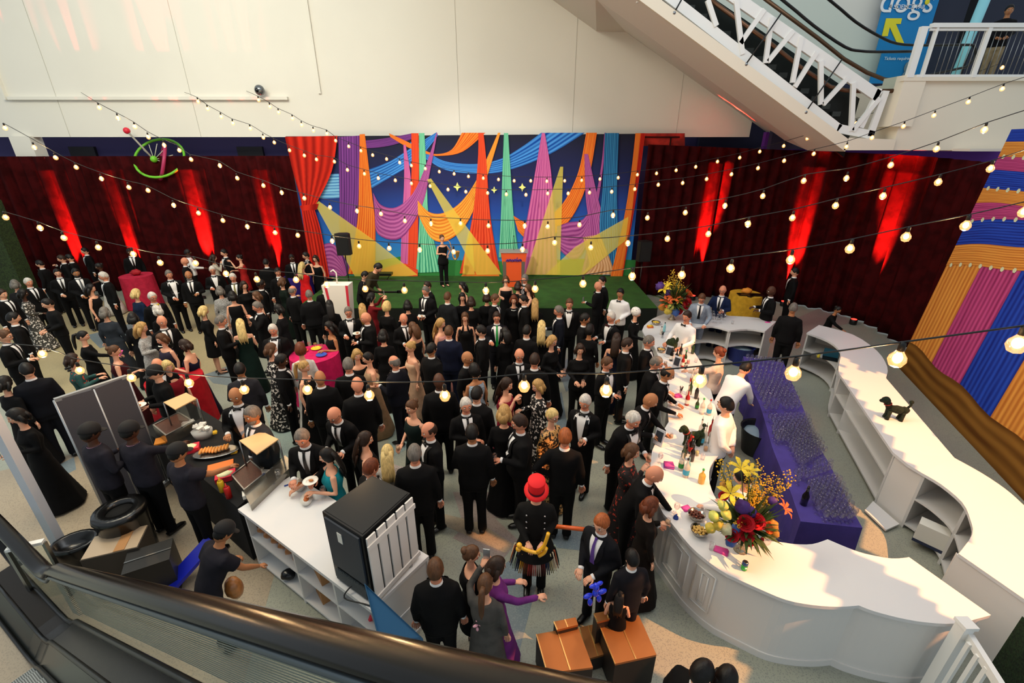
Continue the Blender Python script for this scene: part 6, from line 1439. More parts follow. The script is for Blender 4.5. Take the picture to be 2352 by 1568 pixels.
mb=MB(); c_=mid+nn*.012; mb.box((c_.x,c_.y,(zt+BH)/2+.1),(L*.86,.02,(zt-BH)*.7),rz=aa); part('rear_panel',mb,M('fridge_slate','#2c3440',.45),FR_,True)
mb=MB(); mb.box((c_.x,c_.y,BH+.1),(L*.8,.03,.14),rz=aa); part('vent_grille',mb,M('fridge_grille','#3c454a',.6,bump=(90,1)),FR_,True)
mb=MB(); c2=mid+nn*.026-d*.04; mb.box((c2.x,c2.y,zt-.2),(.07,.006,.13),rz=aa); part('paper_label',mb,Lw,FR_,True)
pts=[c_+Vector((0,0,BH+.08-zt)),c_+nn*.12+Vector((0,0,BH+.01-zt)),c_+nn*.05+d*.25+Vector((0,0,BH+.01-zt)),c_+d*.5-nn*.02+Vector((0,0,BH+.01-zt))]
mb=MB(); mb.tube(crv(pts,5),.008,6); part('power_cord',mb,capb,FR_,True,smooth=True)
# picket side (T[1]-T[2])
d2=(T[2]-T[1]).normalized(); n2=Vector((d2.y,-d2.x,0)); 
if n2.dot(cen-T[1])>0: n2=-n2
L2=(T[2]-T[1]).length; a2=math.atan2(d2.y,d2.x)
PF=thing('picket_panel','white picket board panel leaning on the side of the black fridge','panel',tuple((T[1]+T[2])/2+n2*.04-Vector((0,0,zt-BH))))
for k in range(5):
    c_=T[1]+d2*L2*(k+.5)/5+n2*.035; mb=MB(); mb.box((c_.x,c_.y,(BH+zt)/2-.0),(L2/5-.025,.018,zt-BH-.06),rz=a2); part('picket',mb,wside,PF,True)
for z in(zt-.15,BH+.08):
    c_=(T[1]+T[2])/2+n2*.05; mb=MB(); mb.box((c_.x,c_.y,z),(L2,.016,.06),rz=a2); part('rail',mb,wside,PF,True)
tumbler(955,1268,'short orange garnished drink glass at the end of the white ledge',liq=pinkd,r=.04); tumbler(942,1300,'empty tumbler on the white ledge beside the pickets')
# low ledge
# items on the counter
P=F(590,1130,BH); mb=MB(); mb.box((0,0,.03),(.34,.15,.06)); mb.box((0,0,.062),(.31,.12,.004),mi=1); o=solo('food_tray',mb,[Lw,M('tray_liner','#efece4',.6)],'long white foam tray lying at the corner of the white counter','tray'); o.location=P; o.rotation_euler=(0,0,.55)
for px,py,lb in((690,1118,'paper boat with food scraps on the white counter'),(705,1150,'crumpled white paper plate on the white counter')):
    P=F(px,py,BH); o=thing('paper_boat',lb,'food boat',P,.4); mb=MB(); mb.loft([(.0,.05,.10),(.04,.08,.14)],16); part('boat',mb,Lw,o,smooth=True); mb=MB(); mb.ell((0,0,.045),(.04,.06,.02),10,6,fn=fuzz(px,.4,30)); part('food',mb,M('food_orange','#b8622c',.6),o,smooth=True)
nap(665,1112,.5,[M('napkin_navy','#1d3a8a',.7)],'dark blue napkin beside the paper boat',.14,.03,.006); stem(642,1102,'wine glass at the back corner of the white counter'); stem(745,1142,'wine glass behind the fridge on the white counter')
# blue and red boards by the fridge
a=F(845,1400,BH+.35);b=F(965,1462+30,.0)
mb=MB(); q=[F(836,1338,1.45),F(968,1462,1.0),F(872,1478,1.0)]; q=[q[0],q[1],Vector((q[1].x,q[1].y,0)),Vector((q[2].x,q[2].y,0)),q[2]]; w=[v+Vector((.02,-.02,0)) for v in q]; mb.add(q+w,[(0,1,2,3,4),(9,8,7,6,5)]+[(i,i+5,(i+1)%5+5,(i+1)%5) for i in range(5)]); solo('blue_pennant_board',mb,M('board_blue','#2c5f86',.5),'blue triangular board standing below the fridge by the handrail','board')
mb=MB(); q=[F(850,1410,.7),F(858,1440,.3),F(838,1445,.3)]; w=[v+Vector((.02,-.02,0)) for v in q]; mb.add(q+w,[(0,1,2),(5,4,3),(0,3,4,1),(1,4,5,2),(2,5,3,0)]); solo('red_board',mb,rd,'small red board corner behind the blue pennant board','board')
# ---------------- hot dog station ----------------
HB=1.0; q=[F(340,945,HB),F(470,940,HB),F(660,1075,HB),F(560,1185,HB)]
q=[F(330,985,HB),F(430,920,HB),F(665,1065,HB),F(545,1165,HB)]
HS=thing('food_station','black clothed hot dog serving station between attendants and guests','food station',tuple((q[0]+q[2])/2-Vector((0,0,HB)))); mb=MB(); mb.prism([(p.x,p.y) for p in q],HB-.03,HB); mb.prism([(p.x,p.y) for p in q],.02,HB-.03)
part('table_cloth',mb,M('cloth_station','#0b0b0c',.9),HS,True)
def chafer(c1,c2,c3,c4,zt,label,lidpx):
    o=thing('steam_pan',label,'steam pan',tuple((c1+c3)/2-Vector((0,0,zt-HB))))
    mb=MB(); P=[(p.x,p.y) for p in(c1,c2,c3,c4)]; cx=sum(p[0] for p in P)/4;cy=sum(p[1] for p in P)/4; mb.prism(P,HB,zt-.02); part('steel_box',mb,M('pan_steel','#9a968c',.25,metal=.9),o,True)
    P2=[(cx+(a-cx)*.9,cy+(b-cy)*.9) for a,b in P]; mb=MB()
    for i in range(4):
        a,b=P[i],P[(i+1)%4];c,d=P2[(i+1)%4],P2[i]; mb.prism([a,b,c,d],zt-.02,zt)
    part('rim',mb,steel,o,True)
    mb=MB(); mb.prism(P2,zt-.02,zt-.012); part('chilli_filling',mb,M('chilli','#4a2416',.4,nz=(60,.6)),o,True)
    return o
chafer(F(530,1090,1.2),F(575,1055,1.2),F(610,1085,1.2),F(560,1125,1.2),1.2,'steel pan of brown chilli nearest the ketchup bottle',None)
chafer(F(350,975,1.2),F(410,945,1.2),F(445,965,1.2),F(380,1000,1.2),1.2,'steel pan of brown chilli under the far glass lid',None)
SB=thing('steel_warmer','long stainless warmer cabinet at the near end of the food station','food warmer',tuple(F(600,1130,HB)))
w=[F(560,1130,1.15),F(655,1045,1.15),F(675,1065,1.15),F(575,1160,1.15)]; mb=MB(); mb.prism([(p.x,p.y) for p in w],HB-.25,1.15); part('cabinet',mb,MC['pan_steel'],SB,True)
for nm,lp_,lb in (('sneeze_guard',[(550,1013),(602,992),(640,1010),(590,1045)],'raised wood topped sneeze guard over the near steam pan'),('sneeze_guard',[(376,925),(428,903),(452,916),(403,942)],'raised sneeze guard over the far steam pan')):
    zz=1.62; P=[F(a,b,zz) for a,b in lp_]; c_=sum(P,Vector())/4; o=thing(nm,lb,'sneeze guard',(c_.x,c_.y,HB)); mb=MB(); mb.prism([(p.x,p.y) for p in P],zz,zz+.015); part('top_board',mb,M('board_tan','#cfa878',.45),o,True)
    for p in(P[0],P[2]):
        mb=MB(); mb.tube([(p.x,p.y,HB),(p.x,p.y,zz)],.012,6); part('support_post',mb,steel,o,True,smooth=True)
    mb=MB(); a,b=P[2],P[3]; mb.quad((a.x,a.y,zz-.35),(b.x,b.y,zz-.35),(b.x,b.y,zz),(a.x,a.y,zz)); part('glass_pane',mb,gpan,o,True)
def bun_tray():
    P=F(497,1040,HB+.02); o=thing('bun_tray','oval steel tray loaded with golden hot dogs on the food station','tray',P,.3); mb=MB(); mb.loft([(0,.30,.14),(.03,.34,.17),(.032,.31,.15)],20); part('steel_tray',mb,steel,o,smooth=True)
    for k in range(9): mb=MB(); mb.ell((-.2+.045*k,.02*math.sin(k),.075),(.025,.09,.028),8,6); part('hot_dog',mb,M('bun_gold','#cf8b40',.5),o,smooth=True)
bun_tray()
P=F(468,1003,HB); o=thing('paper_bin','clear bin stuffed with white paper boats on the food station','bin',P,.4); mb=MB(); mb.loft([(0,.13,.10),(.14,.16,.12)],12); part('bin_shell',mb,M('bin_clear','#c9c9c4',.3),o,smooth=True)
for k in range(7): mb=MB(); mb.box((R.uniform(-.1,.1),R.uniform(-.07,.07),.17+.01*k),(.1,.06,.03),mat=Matrix.Rotation(R.uniform(-.6,.6),4,'X')@Matrix.Rotation(k,4,'Z')); part('paper_boat',mb,Lw,o)
P=F(425,985,HB+.01); mb=MB(); mb.box((0,0,.01),(.36,.12,.02)); o=solo('foam_lid',mb,Lw,'long white foam lid beside the paper bin','lid'); o.location=P; o.rotation_euler=(0,0,.55)
for px,py,c,rot,lb in((507,1072,'#e0752a',.5,'orange squeeze mat beside the hot dog tray'),(385,1010,'#e08a2a',.5,'orange cutting board near the far steam pan')):
    P=F(px,py,HB); mb=MB(); mb.box((0,0,.012),(.34,.2,.024)); o=solo('cutting_board',mb,M('board'+c[1:],c,.5),lb,'board'); o.location=P;o.rotation_euler=(0,0,rot)
for px,py,lb in((520,1098,'red tub of chopped white onion next to mustard bottle'),(438,1035,'red tub of shredded cheese behind the serving attendant')):
    P=F(px,py,HB); o=thing('food_tub',lb,'tub',P,.5); mb=MB(); mb.box((0,0,.04),(.26,.18,.08)); part('tub_shell',mb,rd,o); mb=MB(); mb.ell((0,0,.075),(.11,.075,.035),10,6,fn=fuzz(px,.3,30)); part('onion_filling',mb,M('onion','#dcdcae',.6),o,smooth=True)
for px,py,c,lb in((512,1128,'#e8c02a','yellow mustard squeeze bottle at the end of the food station'),(527,1142,'#c01f1c','red ketchup squeeze bottle at the end of the food station')):
    P=F(px,py,HB); o=thing('squeeze_bottle',lb,'bottle',P); mb=MB(); mb.lathe([(.04,0),(.042,.16),(.03,.19)],n=12); part('squeeze_body',mb,M('sq'+c[1:],c,.4),o,smooth=True); mb=MB(); mb.lathe([(.03,.19),(.01,.2),(.005,.25)],n=8); part('nozzle',mb,MC['sq'+c[1:]],o,smooth=True)
nap(488,995,.5,[ye],'yellow napkin stack behind the hot dog tray',.14,.1,.02,z=HB); nap(538,1040,.4,[ye],'upright yellow napkin by the near steam pan',.09,.06,.05,z=HB)
# ---------------- bins and boxes ----------------
P=F(318,1272); o=thing('waste_barrel','round black waste barrel with an open hole in its lid','bin',P); mb=MB(); mb.lathe([(.26,0),(.30,.75),(.32,.8),(.30,.86),(.17,.87),(.16,.80)],n=24,cap=False); part('barrel',mb,M('bin_black','#101010',.25,spec=.6),o,smooth=True); mb=MB(); mb.lathe([(.16,.801),(.158,.70)],n=20); part('hole_liner',mb,M('liner_black','#020202',.9),o,smooth=True)
P=F(205,1310); o=thing('waste_bin','low black bin partly hidden behind the handrail','bin',P,.4); mb=MB(); mb.loft([(0,.2,.16),(.5,.26,.2),(.56,.27,.21),(.56,.22,.16),(.45,.2,.15)],16); part('bin_shell',mb,MC['bin_black'],o,smooth=True)
P=F(300,1318); mb=MB(); mb.box((0,0,.3),(.62,.42,.6)); mb.box((0,0,.605),(.60,.40,.01),mi=1); mb.box((.1,0,.615),(.12,.40,.006),mi=2); o=solo('foil_box',mb,[M('box_dark','#3a342e',.5),M('foil_top','#c9b295',.3,metal=.4),cb],'foil covered flat box stacked beside the black barrel','box'); o.location=P;o.rotation_euler=(0,0,.35)
P=F(370,1345); mb=MB(); mb.box((0,0,.28),(.5,.4,.56)); mb.box((0,0,.565),(.5,.02,.01),mi=1); o=solo('black_crate',mb,[M('crate_black','#1a1a1a',.4),steel],'black crate with a steel edge by the blue lid','crate'); o.location=P;o.rotation_euler=(0,0,.5)
P=F(432,1335); mb=MB(); mb.box((0,0,.36),(.24,.9,.05),mat=Matrix.Rotation(-.55,4,'Z')@Matrix.Rotation(.42,4,'X')); o=solo('blue_slide_board',mb,M('lid_blue','#1420a0',.35),'bright blue plastic board leaning next to the bending attendant','lid'); o.location=P
P=F(545,1372,.62); mb=MB(); mb.ell((0,0,0),(.10,.09,.16),12,10,fn=fuzz(7,.15,18)); o=solo('bread_bag',mb,bread,'bag of sliced bread held low by the bending attendant','bread',smooth=True); o.location=P+Vector((0,0,.0))
# ---------------- gold boxes ----------------
gold=M('bronze_gold','#9c6434',.42,metal=.55,nz=(3,.9)); dkside=M('box_underside','#17110d',.6)
def gbox(P4,zt,zb,label):
    P=[F(a,b,zt) for a,b in P4]; c_=sum(P,Vector())/4; o=thing('gold_bench',label,'bench',(c_.x,c_.y,0)); mb=MB(); mb.prism([(p.x,p.y) for p in P],zb,zt-.03,mi=0); part('box_body',mb,dkside,o,True); mb=MB(); mb.prism([(p.x,p.y) for p in P],zt-.03,zt); part('gold_top',mb,gold,o,True)
    mb=MB(); a,b=(P[0]+P[1])/2,(P[2]+P[3])/2; bar3(mb,a+Vector((0,0,.002)),b+Vector((0,0,.002)),.008,d=.012); part('seam',mb,M('seam_gold','#ffc878',.2,metal=.8),o,True)  # bright light along seam and left edge is put into the colour
    mb=MB(); bar3(mb,P[0]+Vector((0,0,.0)),P[3]+Vector((0,0,.0)),.008,d=.012); part('edge_trim',mb,MC['seam_gold'],o,True)
gbox([(1375,1430),(1467,1412),(1508,1503),(1413,1524)],.5,.02,'large gold topped bench box nearest the panelled bar')
gbox([(1232,1456),(1327,1438),(1362,1532),(1257,1545)],.5,.02,'large gold topped bench box on the left, half under the handrail')
gbox([(1364,1408),(1417,1398),(1424,1415),(1372,1428)],.62,.02,'small gold box behind the nearest gold bench')
gbox([(1272,1427),(1322,1417),(1328,1434),(1280,1446)],.58,.02,'small gold box behind the left gold bench')
gbox([(1330,1440),(1372,1432),(1395,1500),(1352,1512)],.25,.02,'low gold plinth in the gap between the gold benches')
# ---------------- railing and hedge bottom right ----------------
p=F(2215,1440,1.15); RL=thing('stair_railing','white painted wooden railing with square post at the lower right corner','railing',(p.x,p.y,0))
mb=MB(); mb.box((p.x,p.y,.59),(.10,.10,1.18)); mb.box((p.x,p.y,1.2),(.13,.13,.04)); part('newel_post',mb,white_m,RL,True)
e=F(2300,1580,1.08); mb=MB(); bar3(mb,(p.x+.03,p.y-.05,1.08),e,.09,d=.05); part('hand_bar',mb,white_m,RL,True); mb=MB(); bar3(mb,(p.x+.03,p.y-.05,.25),(e.x,e.y,.25),.07,d=.05); part('bottom_rail',mb,white_m,RL,True)
for k in range(4): q=Vector((p.x,p.y,0)).lerp(Vector((e.x,e.y,0)),(k+1)/4.5); mb=MB(); mb.box((q.x,q.y,.66),(.035,.035,.84)); part('baluster',mb,white_m,RL,True)
mb=MB(); p=F(2330,1500,.8); mb.box((p.x+.62,p.y-.15,.42),(.7,1.5,.84),rz=-.35); o=solo('hedge_box',mb,M('hedge_dark','#20381a',.95,nz=(35,.4),bump=(50,1)),'dark green clipped hedge at the lower right corner','hedge')
# ---------------- cocktail tables ----------------
def ctable(px,py,zt,r,col,label,zc=0,items=()):
    P=F(px,py,zt); o=thing('cocktail_table',label,'table',(P.x,P.y,0)); mb=MB(); n=40; vs=[]
    for q in range(6):
        z=zt-(zt-.03)*q/5; 
        for j in range(n):
            a=2*math.pi*j/n; k=r*(1+.02*q+(.05*q/5)*math.cos(9*a+.5*math.sin(3*a))); vs.append((k*math.cos(a),k*math.sin(a),z))
    mb.add(vs,[(q*n+j,(q+1)*n+j,(q+1)*n+(j+1)%n,q*n+(j+1)%n) for q in range(5) for j in range(n)]+[tuple(range(n))]); me=mb.mesh('tablecloth_skirt'); 
    k=link('tablecloth_skirt',me,cloth(col),o); autosmooth(me); return Vector((P.x,P.y,zt))
t=ctable(312,632,1.2,.5,'#b3243f','pink clothed cocktail table at the left before the red curtain')
mb=MB(); mb.ell((-.1,0,.1),(.18,.12,.1),12,8,fn=fuzz(3,.5,14)); o=solo('red_centrepiece',mb,M('deco_red','#9a0f1c',.7),'red centrepiece on the pink cocktail table','centrepiece',smooth=True); o.location=t
t=ctable(722,812,1.2,.52,'#c01a58','magenta cocktail table in the middle of the crowd')
for dx,dy,c,lb in((-.3,.1,'#e03a30','red bowl on the magenta table'),(.2,-.1,'#2a48a8','blue plate on the magenta table'),(-.05,.25,'#e8c02c','yellow dish on the magenta table')):
    mb=MB(); mb.lathe([(.06,0),(.12,.03),(.11,.03),(.05,.01)],n=18); o=solo('party_plate',mb,M('pl'+c[1:],c,.5),lb,'plate',smooth=True); o.location=t+Vector((dx,dy,0))
for k in range(4): 
    mb=MB(); mb.lathe(WG,n=10,cap=False); o=solo('wine_glass',mb,gl,'wine glass left on the magenta cocktail table','glass',smooth=True,group='wine glasses on the magenta table'); o.location=t+Vector((-.35+.16*k,.28-.05*k,0))
t=ctable(1714,674,1.2,.47,'#c79a2a','yellow clothed cocktail table behind the rear bar')
mb=MB(); mb.ell((0,.1,.06),(.16,.12,.09),12,8,fn=fuzz(3,.3,14)); o=solo('orange_centrepiece',mb,M('deco_orange','#d8882a',.7),'orange centrepiece on the yellow cocktail table','centrepiece',smooth=True); o.location=t
mb=MB(); mb.box((0,0,.02),(.75,.25,.03),rz=-.1); mb.box((-.05,-.14,.02),(.25,.12,.03),rz=.7); o=solo('black_cloth',mb,blk_s,'folded black cloth lying on the yellow cocktail table','cloth'); o.location=t+Vector((.05,-.22,0))
t=ctable(400,868,1.15,.5,'#a3121e','red clothed cocktail table behind the black-capped man'); t=ctable(682,636,1.15,.5,'#2a1c6e','purple clothed cocktail table left of the woman in red')
mb=MB(); mb.ell((0,0,.08),(.15,.12,.1),12,8,fn=fuzz(1,.5,20)); o=solo('pink_centrepiece',mb,pk,'pink and orange centrepiece on the purple table','centrepiece',smooth=True); o.location=t
# blue tub with ice, black tub
for px,py,c,lb in((1695,832,'#1b2a78','blue ice tub under the rear bar'),(1735,1035,'#0d0d10','black ice tub full of bottles beside the purple table')):
    P=F(px,py,0); o=thing('ice_tub',lb,'tub',P); mb=MB(); mb.lathe([(.26,0),(.34,.5),(.36,.52),(.32,.5),(.25,.1)],n=24,cap=False); part('tub_shell',mb,M('tub'+c[1:],c,.4),o,smooth=True); mb=MB(); mb.ell((0,0,.38),(.30,.30,.06),20,8,fn=fuzz(2,.25,12)); part('ice',mb,M('ice_blue','#8fa8b8',.15),o,smooth=True)
# ---------------- stage things ----------------
ZS=.77
def speaker(px,py,Y,z0,label,cz):
    c=W(px,py,Y); o=thing('loudspeaker',label,'speaker',(c.x,Y,cz),.15); mb=MB(); P=[(-.22,-.2),(.22,-.2),(.26,.0),(.14,.2),(-.14,.2),(-.26,.0)]; mb.prism(P,c.z-cz-.36,c.z-cz+.36); part('enclosure',mb,M('speaker_black','#0d0d0e',.6),o); mb=MB(); mb.box((0,-.205,c.z-cz),(.38,.012,.66)); part('grille',mb,M('grille_black','#131314',.8,bump=(200,.6)),o)
    mb=MB(); mb.tube([(0,0,.02),(0,0,c.z-cz-.36)],.02,8); part('stand_pole',mb,black_r,o,smooth=True)
    for k in range(3): mb=MB(); a=k*2.09; mb.tube([(0,0,.55),(.4*math.cos(a),.4*math.sin(a),.02)],.013,6); part('leg',mb,black_r,o,smooth=True)
speaker(789,560,15.9,0,'black loudspeaker on a pole at the left end of the stage',0)
speaker(1478,576,16.6,0,'black loudspeaker almost lost against the right curtain',0)
p=F(1180,655,ZS); LC=thing('lectern','orange trapezoid lectern with purple lettering on the turf stage','lectern',p)
org=M('lectern_orange','#d8501f',.5)
mb=MB(); mb.add([(-.27,-.22,0),(.27,-.22,0),(.46,-.26,1.25),(-.46,-.26,1.25),(-.27,.15,0),(.27,.15,0),(.46,.2,1.25),(-.46,.2,1.25)],[(0,1,2,3),(5,4,7,6),(1,5,6,2),(4,0,3,7),(3,2,6,7),(4,5,1,0)]); part('front_box',mb,org,LC)
mb=MB(); mb.box((0,-.02,1.265),(1.0,.55,.03)); part('reading_top',mb,M('lectern_top','#9a9690',.4),LC)
mb=MB(); mb.box((-.33,.0,.55),(.12,.5,1.1)); mb.box((.33,0,.55),(.12,.5,1.1)); part('side_panel',mb,M('lectern_side','#5a5048',.6),LC)
mb=MB(); mb.tube([(0,.1,1.28),(0,.05,1.7),(0,-.02,1.78)],.01,6); mb.ell((0,-.03,1.79),.022,8,6); part('microphone',mb,black_r,LC,smooth=True)
pp=M('lettering_purple','#5a2a78',.6)
for k in range(6):
    mb=MB(); x=-.22+.088*k; mb.tube([(x+.036*math.cos(a*.7),-.262-.012,.98+.012*(k%2)+.036*math.sin(a*.7)) for a in range(9)],.016,6); part('lettering',mb,pp,LC,smooth=True)
mb=MB(); mb.tube([(.1,-.27,1.0),(.12,-.27,1.09)],.014,6); mb.box((0,-.262,.975),(.56,.008,.06)); part('lettering',mb,pp,LC,smooth=True)
ssw=person(1015,547,25,'Fpun|hk|Dpt;#0b0b0d|P6','saxophone player in black sleeveless vest and leggings performing on the turf stage',z0=ZS)
sx=thing('saxophone','golden saxophone held by the performer on stage','saxophone',tuple(ssw.location+Vector((.30,-.28,.02))))
brass=M('brass_gold','#d8a25a',.25,metal=.7)
pts=[(-.12,-.1,1.66),(-.02,-.14,1.70),(.05,-.16,1.6),(.10,-.18,1.3),(.14,-.2,1.12),(.22,-.2,1.08),(.27,-.2,1.18),(.28,-.22,1.35)]
mb=MB(); mb.tube(crv(pts,4),[.008+.03*(i/28)**1.2+(.05*max(0,(i-22)/6)) for i in range(29)],12,cap=False); part('brass_tube',mb,brass,sx,smooth=True)
for k in range(5): mb=MB(); mb.ell((.06+.012*k,-.2,1.52-.08*k),(.016,.01,.016),8,6); part('key_cup',mb,brass,sx,smooth=True)
gp=person(868,614,60,'Mpsk|ft|S#35301f|L30P20','guitarist bending forward with white sleeves at the left of the stage',z0=ZS-.2)
gt=thing('guitar','black electric guitar slung on the bending guitarist','guitar',tuple(gp.location+Vector((.1,-.3,0)))); mb=MB(); mb.box((0,0,1.05),(.3,.05,.2)); mb.box((.5,-.05,1.12),(.75,.03,.045)); mb.box((.9,-.05,1.13),(.12,.03,.08)); part('guitar_body',mb,black_r,gt)
person(838,632,80,'Mpsk|ff|S#101012|L14','dark-haired musician in black seated by the keyboard at the stage corner')
KB=thing('keyboard_stand','black keyboard on a stand at the left corner of the stage','keyboard',F(880,690)); mb=MB(); mb.box((0,0,1.05),(.9,.3,.09)); part('keyboard_body',mb,black_r,KB); 
for s in(-1,1): mb=MB(); mb.tube([(s*.35,-.2,.02),(-s*.35,.2,1.0)],.014,6); part('stand_leg',mb,black_r,KB,smooth=True)
P=F(775,655,1.95); PB=thing('striped_bag','large white paper bag with red stripes and curved handle before the stage','bag',(P.x,P.y,0)); mb=MB(); mb.add([(-.28,-.15,.9),(.28,-.15,.9),(.36,-.2,2.0),(-.36,-.2,2.0),(-.28,.15,.9),(.28,.15,.9),(.36,.2,2.0),(-.36,.2,2.0)],[(0,1,2,3),(5,4,7,6),(1,5,6,2),(4,0,3,7),(3,2,6,7),(4,5,1,0)]); part('bag_body',mb,Lw,PB)
for k in(-.8,.8): mb=MB(); mb.add([(k*.28,-.157,.9),(k*.28+.06,-.157,.9),(k*.36+.07,-.207,2.0),(k*.36,-.207,2.0)],[(0,1,2,3)]); part('red_stripe',mb,rd,PB)
mb=MB(); mb.box((0,0,.45),(.5,.5,.9)); part('plinth',mb,blk_s,PB)
mb=MB(); mb.tube([(0,0,2.0),(.02,0,2.3),(-.05,0,2.38),(-.13,0,2.33)],.02,8); part('handle',mb,Lw,PB,smooth=True)
# ---------------- extra dress for particular people ----------------
roots={o['label']:o for o in bpy.data.objects if o.name.startswith('person') and 'label' in o}
ba=[o for l,o in roots.items() if l.startswith('balloon artist')][0]
hm=headmat(0,16)
redh=M('felt_red','#e0141c',.7)
mb=MB(); mb.lathe([(.001,.235),(.094,.233),(.099,.225),(.090,.08),(.092,.05)],n=24); mb.loft([(.050,.094,.10),(.04,.135,.15),(.046,.14,.155),(.056,.094,.10)],24,cap=False); mb.v=[tuple(hm@Vector(p)) for p in mb.v]; part('top_hat',mb,redh,ba,smooth=True)
mb=MB(); mb.loft([(.056,.095,.098),(.085,.094,.096)],24,cap=False); mb.v=[tuple(hm@Vector(p)) for p in mb.v]; part('hat_band',mb,M('band_plum','#3a0f24',.6),ba,smooth=True)
for z in(1.38,1.28,1.18):
    for s in(-1,1): mb=MB(); x,y,zz=surf(MR,s*.11,z,.012,1.06); mb.ell((x,y,zz),(.013,.008,.013),8,6); part('coat_button',mb,M('button_silver','#c9c9cc',.2,metal=.9),ba,smooth=True)
mb=MB(); n=28; rs=[(.70,.27,.23),(.86,.215,.16),(1.0,.185,.13)]
mb.loft(rs,n,cap=False); part('coat_skirt',mb,cloth('#141414'),ba,smooth=True)
tc_=['#d8cfb4','#a85a3c','#1c1c22','#b9c9b0','#20263f','#c8912a','#6a3a34','#b8443a','#e0d6c4','#7a3a30','#2c3a5a','#c9b98a']
for k in range(16):
    a=-1.7+3.4*k/15; x,y=.225*math.sin(a),-.17*math.cos(a); mb=MB()
    for q in range(5): b=(q-2)*.016; mb.tube([(x+b,y,.78),(x*1.12+b*1.4,y*1.15,.6),(x*1.2+b*1.6,y*1.22,.48)],[.009,.008,.005],4)
    part('tassel',mb,cloth(tc_[k%12]),ba,smooth=True)
yb_=M('balloon_yellow','#f0b428',.25,coat=.5); p0=Vector(ba.location)
o=thing('yellow_balloon','yellow modelling balloon being twisted by the balloon artist','balloon',tuple(p0+Vector((0,-.42,1.2))),ba.rotation_euler.z)
for pts,r_ in(([(-.2,0,0),(-.12,-.02,-.02),(-.02,-.02,-.05),(.03,-.02,-.02)],.022),([(.0,-.02,-.04),(.07,-.02,.05),(.10,-.02,.16),(.12,-.02,.26)],.022),([(.02,-.02,-.1),(.08,-.02,-.04),(.1,-.02,.03)],.024)): mb=MB(); mb.tube(crv(pts,3),r_,10); part('balloon_tube',mb,yb_,o,smooth=True)
for c_ in((-.21,0,.03),(-.22,0,-.03)): mb=MB(); mb.ell(c_,.034,10,8); part('balloon_bubble',mb,yb_,o,smooth=True)
a=F(1272,1208,1.0);b=F(1348,1216,1.0); mb=MB(); mb.tube([a,b],.028,10); solo('orange_balloon',mb,M('balloon_orange','#d8602a',.3),'long straight orange balloon sticking out behind the balloon artist','balloon',smooth=True)
def bdog(px,py,z,c,label,s=1):
    P=F(px,py,z); o=thing('balloon_dog',label,'balloon',P,.4); o.scale=(s,s,s); m=M('bal'+c[1:],c,.2,coat=.5)
    for c_,r_ in(((0,0,.16),(.035,.035,.045)),((0,0,.08),(.03,.03,.04)),((-.08,0,.08),(.05,.025,.025)),((.08,0,.06),(.05,.025,.025)),((-.05,0,-.02),(.025,.025,.045)),((.05,0,-.02),(.025,.025,.045)),((.04,0,.19),(.035,.02,.02)),((-.04,0,.19),(.035,.02,.02))): mb=MB(); mb.ell(c_,r_,10,8); part('balloon_bubble',mb,m,o,smooth=True)
bdog(1366,1375,1.15,'#1430d0','blue balloon animal held above the black shoe of the ginger man',1.1); bdog(1103,1440,1.05,'#e0a0b0','pink balloon twist hanging from the grey coat',.6); 
pd=[o for l,o in roots.items() if 'polka dot' in l][0]; hm=headmat(0,14)
mb=MB(); mb.ell((0,.01,.03),(.095,.11,.105),20,12,mat=hm); part('headscarf',mb,M('polka','#e4e2dc',.8,nz=(60,1,.60,.62),col2='#0c0c0c'),pd,smooth=True)
# upper landing man, bottom people
um=person(2318,24,10,'Mtsk|ff|S#0d0d12;#8a7a5e','man in black shirt and tan trousers leaning on the upper landing rail',z0=7.06)
person(1612,1545,150,'Mpsk|dd|J|W','dark-haired person at the bottom edge below the curved bar, left one')
person(1668,1560,170,'Fpbk|dd|Dgl','dark-haired person at the bottom edge below the curved bar, right one')
# ---------------- flower arrangements ----------------
FCm={'y':'#e3c22c','Y':'#c9b545','r':'#c81e2a','o':'#e0642a','b':'#3a5fa8','v':'#4a2a78','w':'#d8d0a0','g':'#d2d468','a':'#b8842c'}
fm={k:M('petal_'+k,c,.6,nz=(20,.8)) for k,c in FCm.items()}
leafm=M('leaf_green','#3c5420',.6,nz=(8,.5)); stemm=M('stem_green','#3f4f22',.7); sprm=M('spray_yellow','#d6a824',.6)
def rot_to(v): return Vector(v).to_track_quat('Z','Y').to_matrix().to_4x4()
def lily(mb,c,v,r):
    Q=Matrix.Translation(c)@rot_to(v)
    for k in range(6):
        a=k*math.pi/3; ca,sa=math.cos(a),math.sin(a); P=[]
        for t,w,h in((0.05,.02,0),(.35,.16,.25),(.7,.17,.36),(1.0,.02,.22)):
            for s in(-1,1): P.append(Q@Vector((r*(t*ca-s*w*sa),r*(t*sa+s*w*ca),r*h)))
        mb.add(P,[(0,1,3,2),(2,3,5,4),(4,5,7,6)])
def rose(mb,c,v,r):
    Q=Matrix.Translation(c)@rot_to(v)
    for L,(n,rr,h,o) in enumerate(((5,1,.45,0),(5,.72,.62,.5),(4,.45,.7,.2),(3,.22,.72,0))):
        for k in range(n):
            a=(k+o)*2*math.pi/n; d=math.pi/n*1.25; P=[]
            for t in range(4):
                b=a-d+2*d*t/3
                for q,z in((.45,0),(.95,.55),(1.0+.12*(L==0),1.0)): P.append(Q@Vector((r*rr*q*math.cos(b),r*rr*q*math.sin(b),r*h*z)))
            mb.add(P,[(t*3+q,t*3+3+q,t*3+4+q,t*3+1+q) for t in range(3) for q in range(2)])
def pom(mb,c,v,r): mb.ell(c,r,12,8,fn=fuzz(c[0]*9,.35,26))
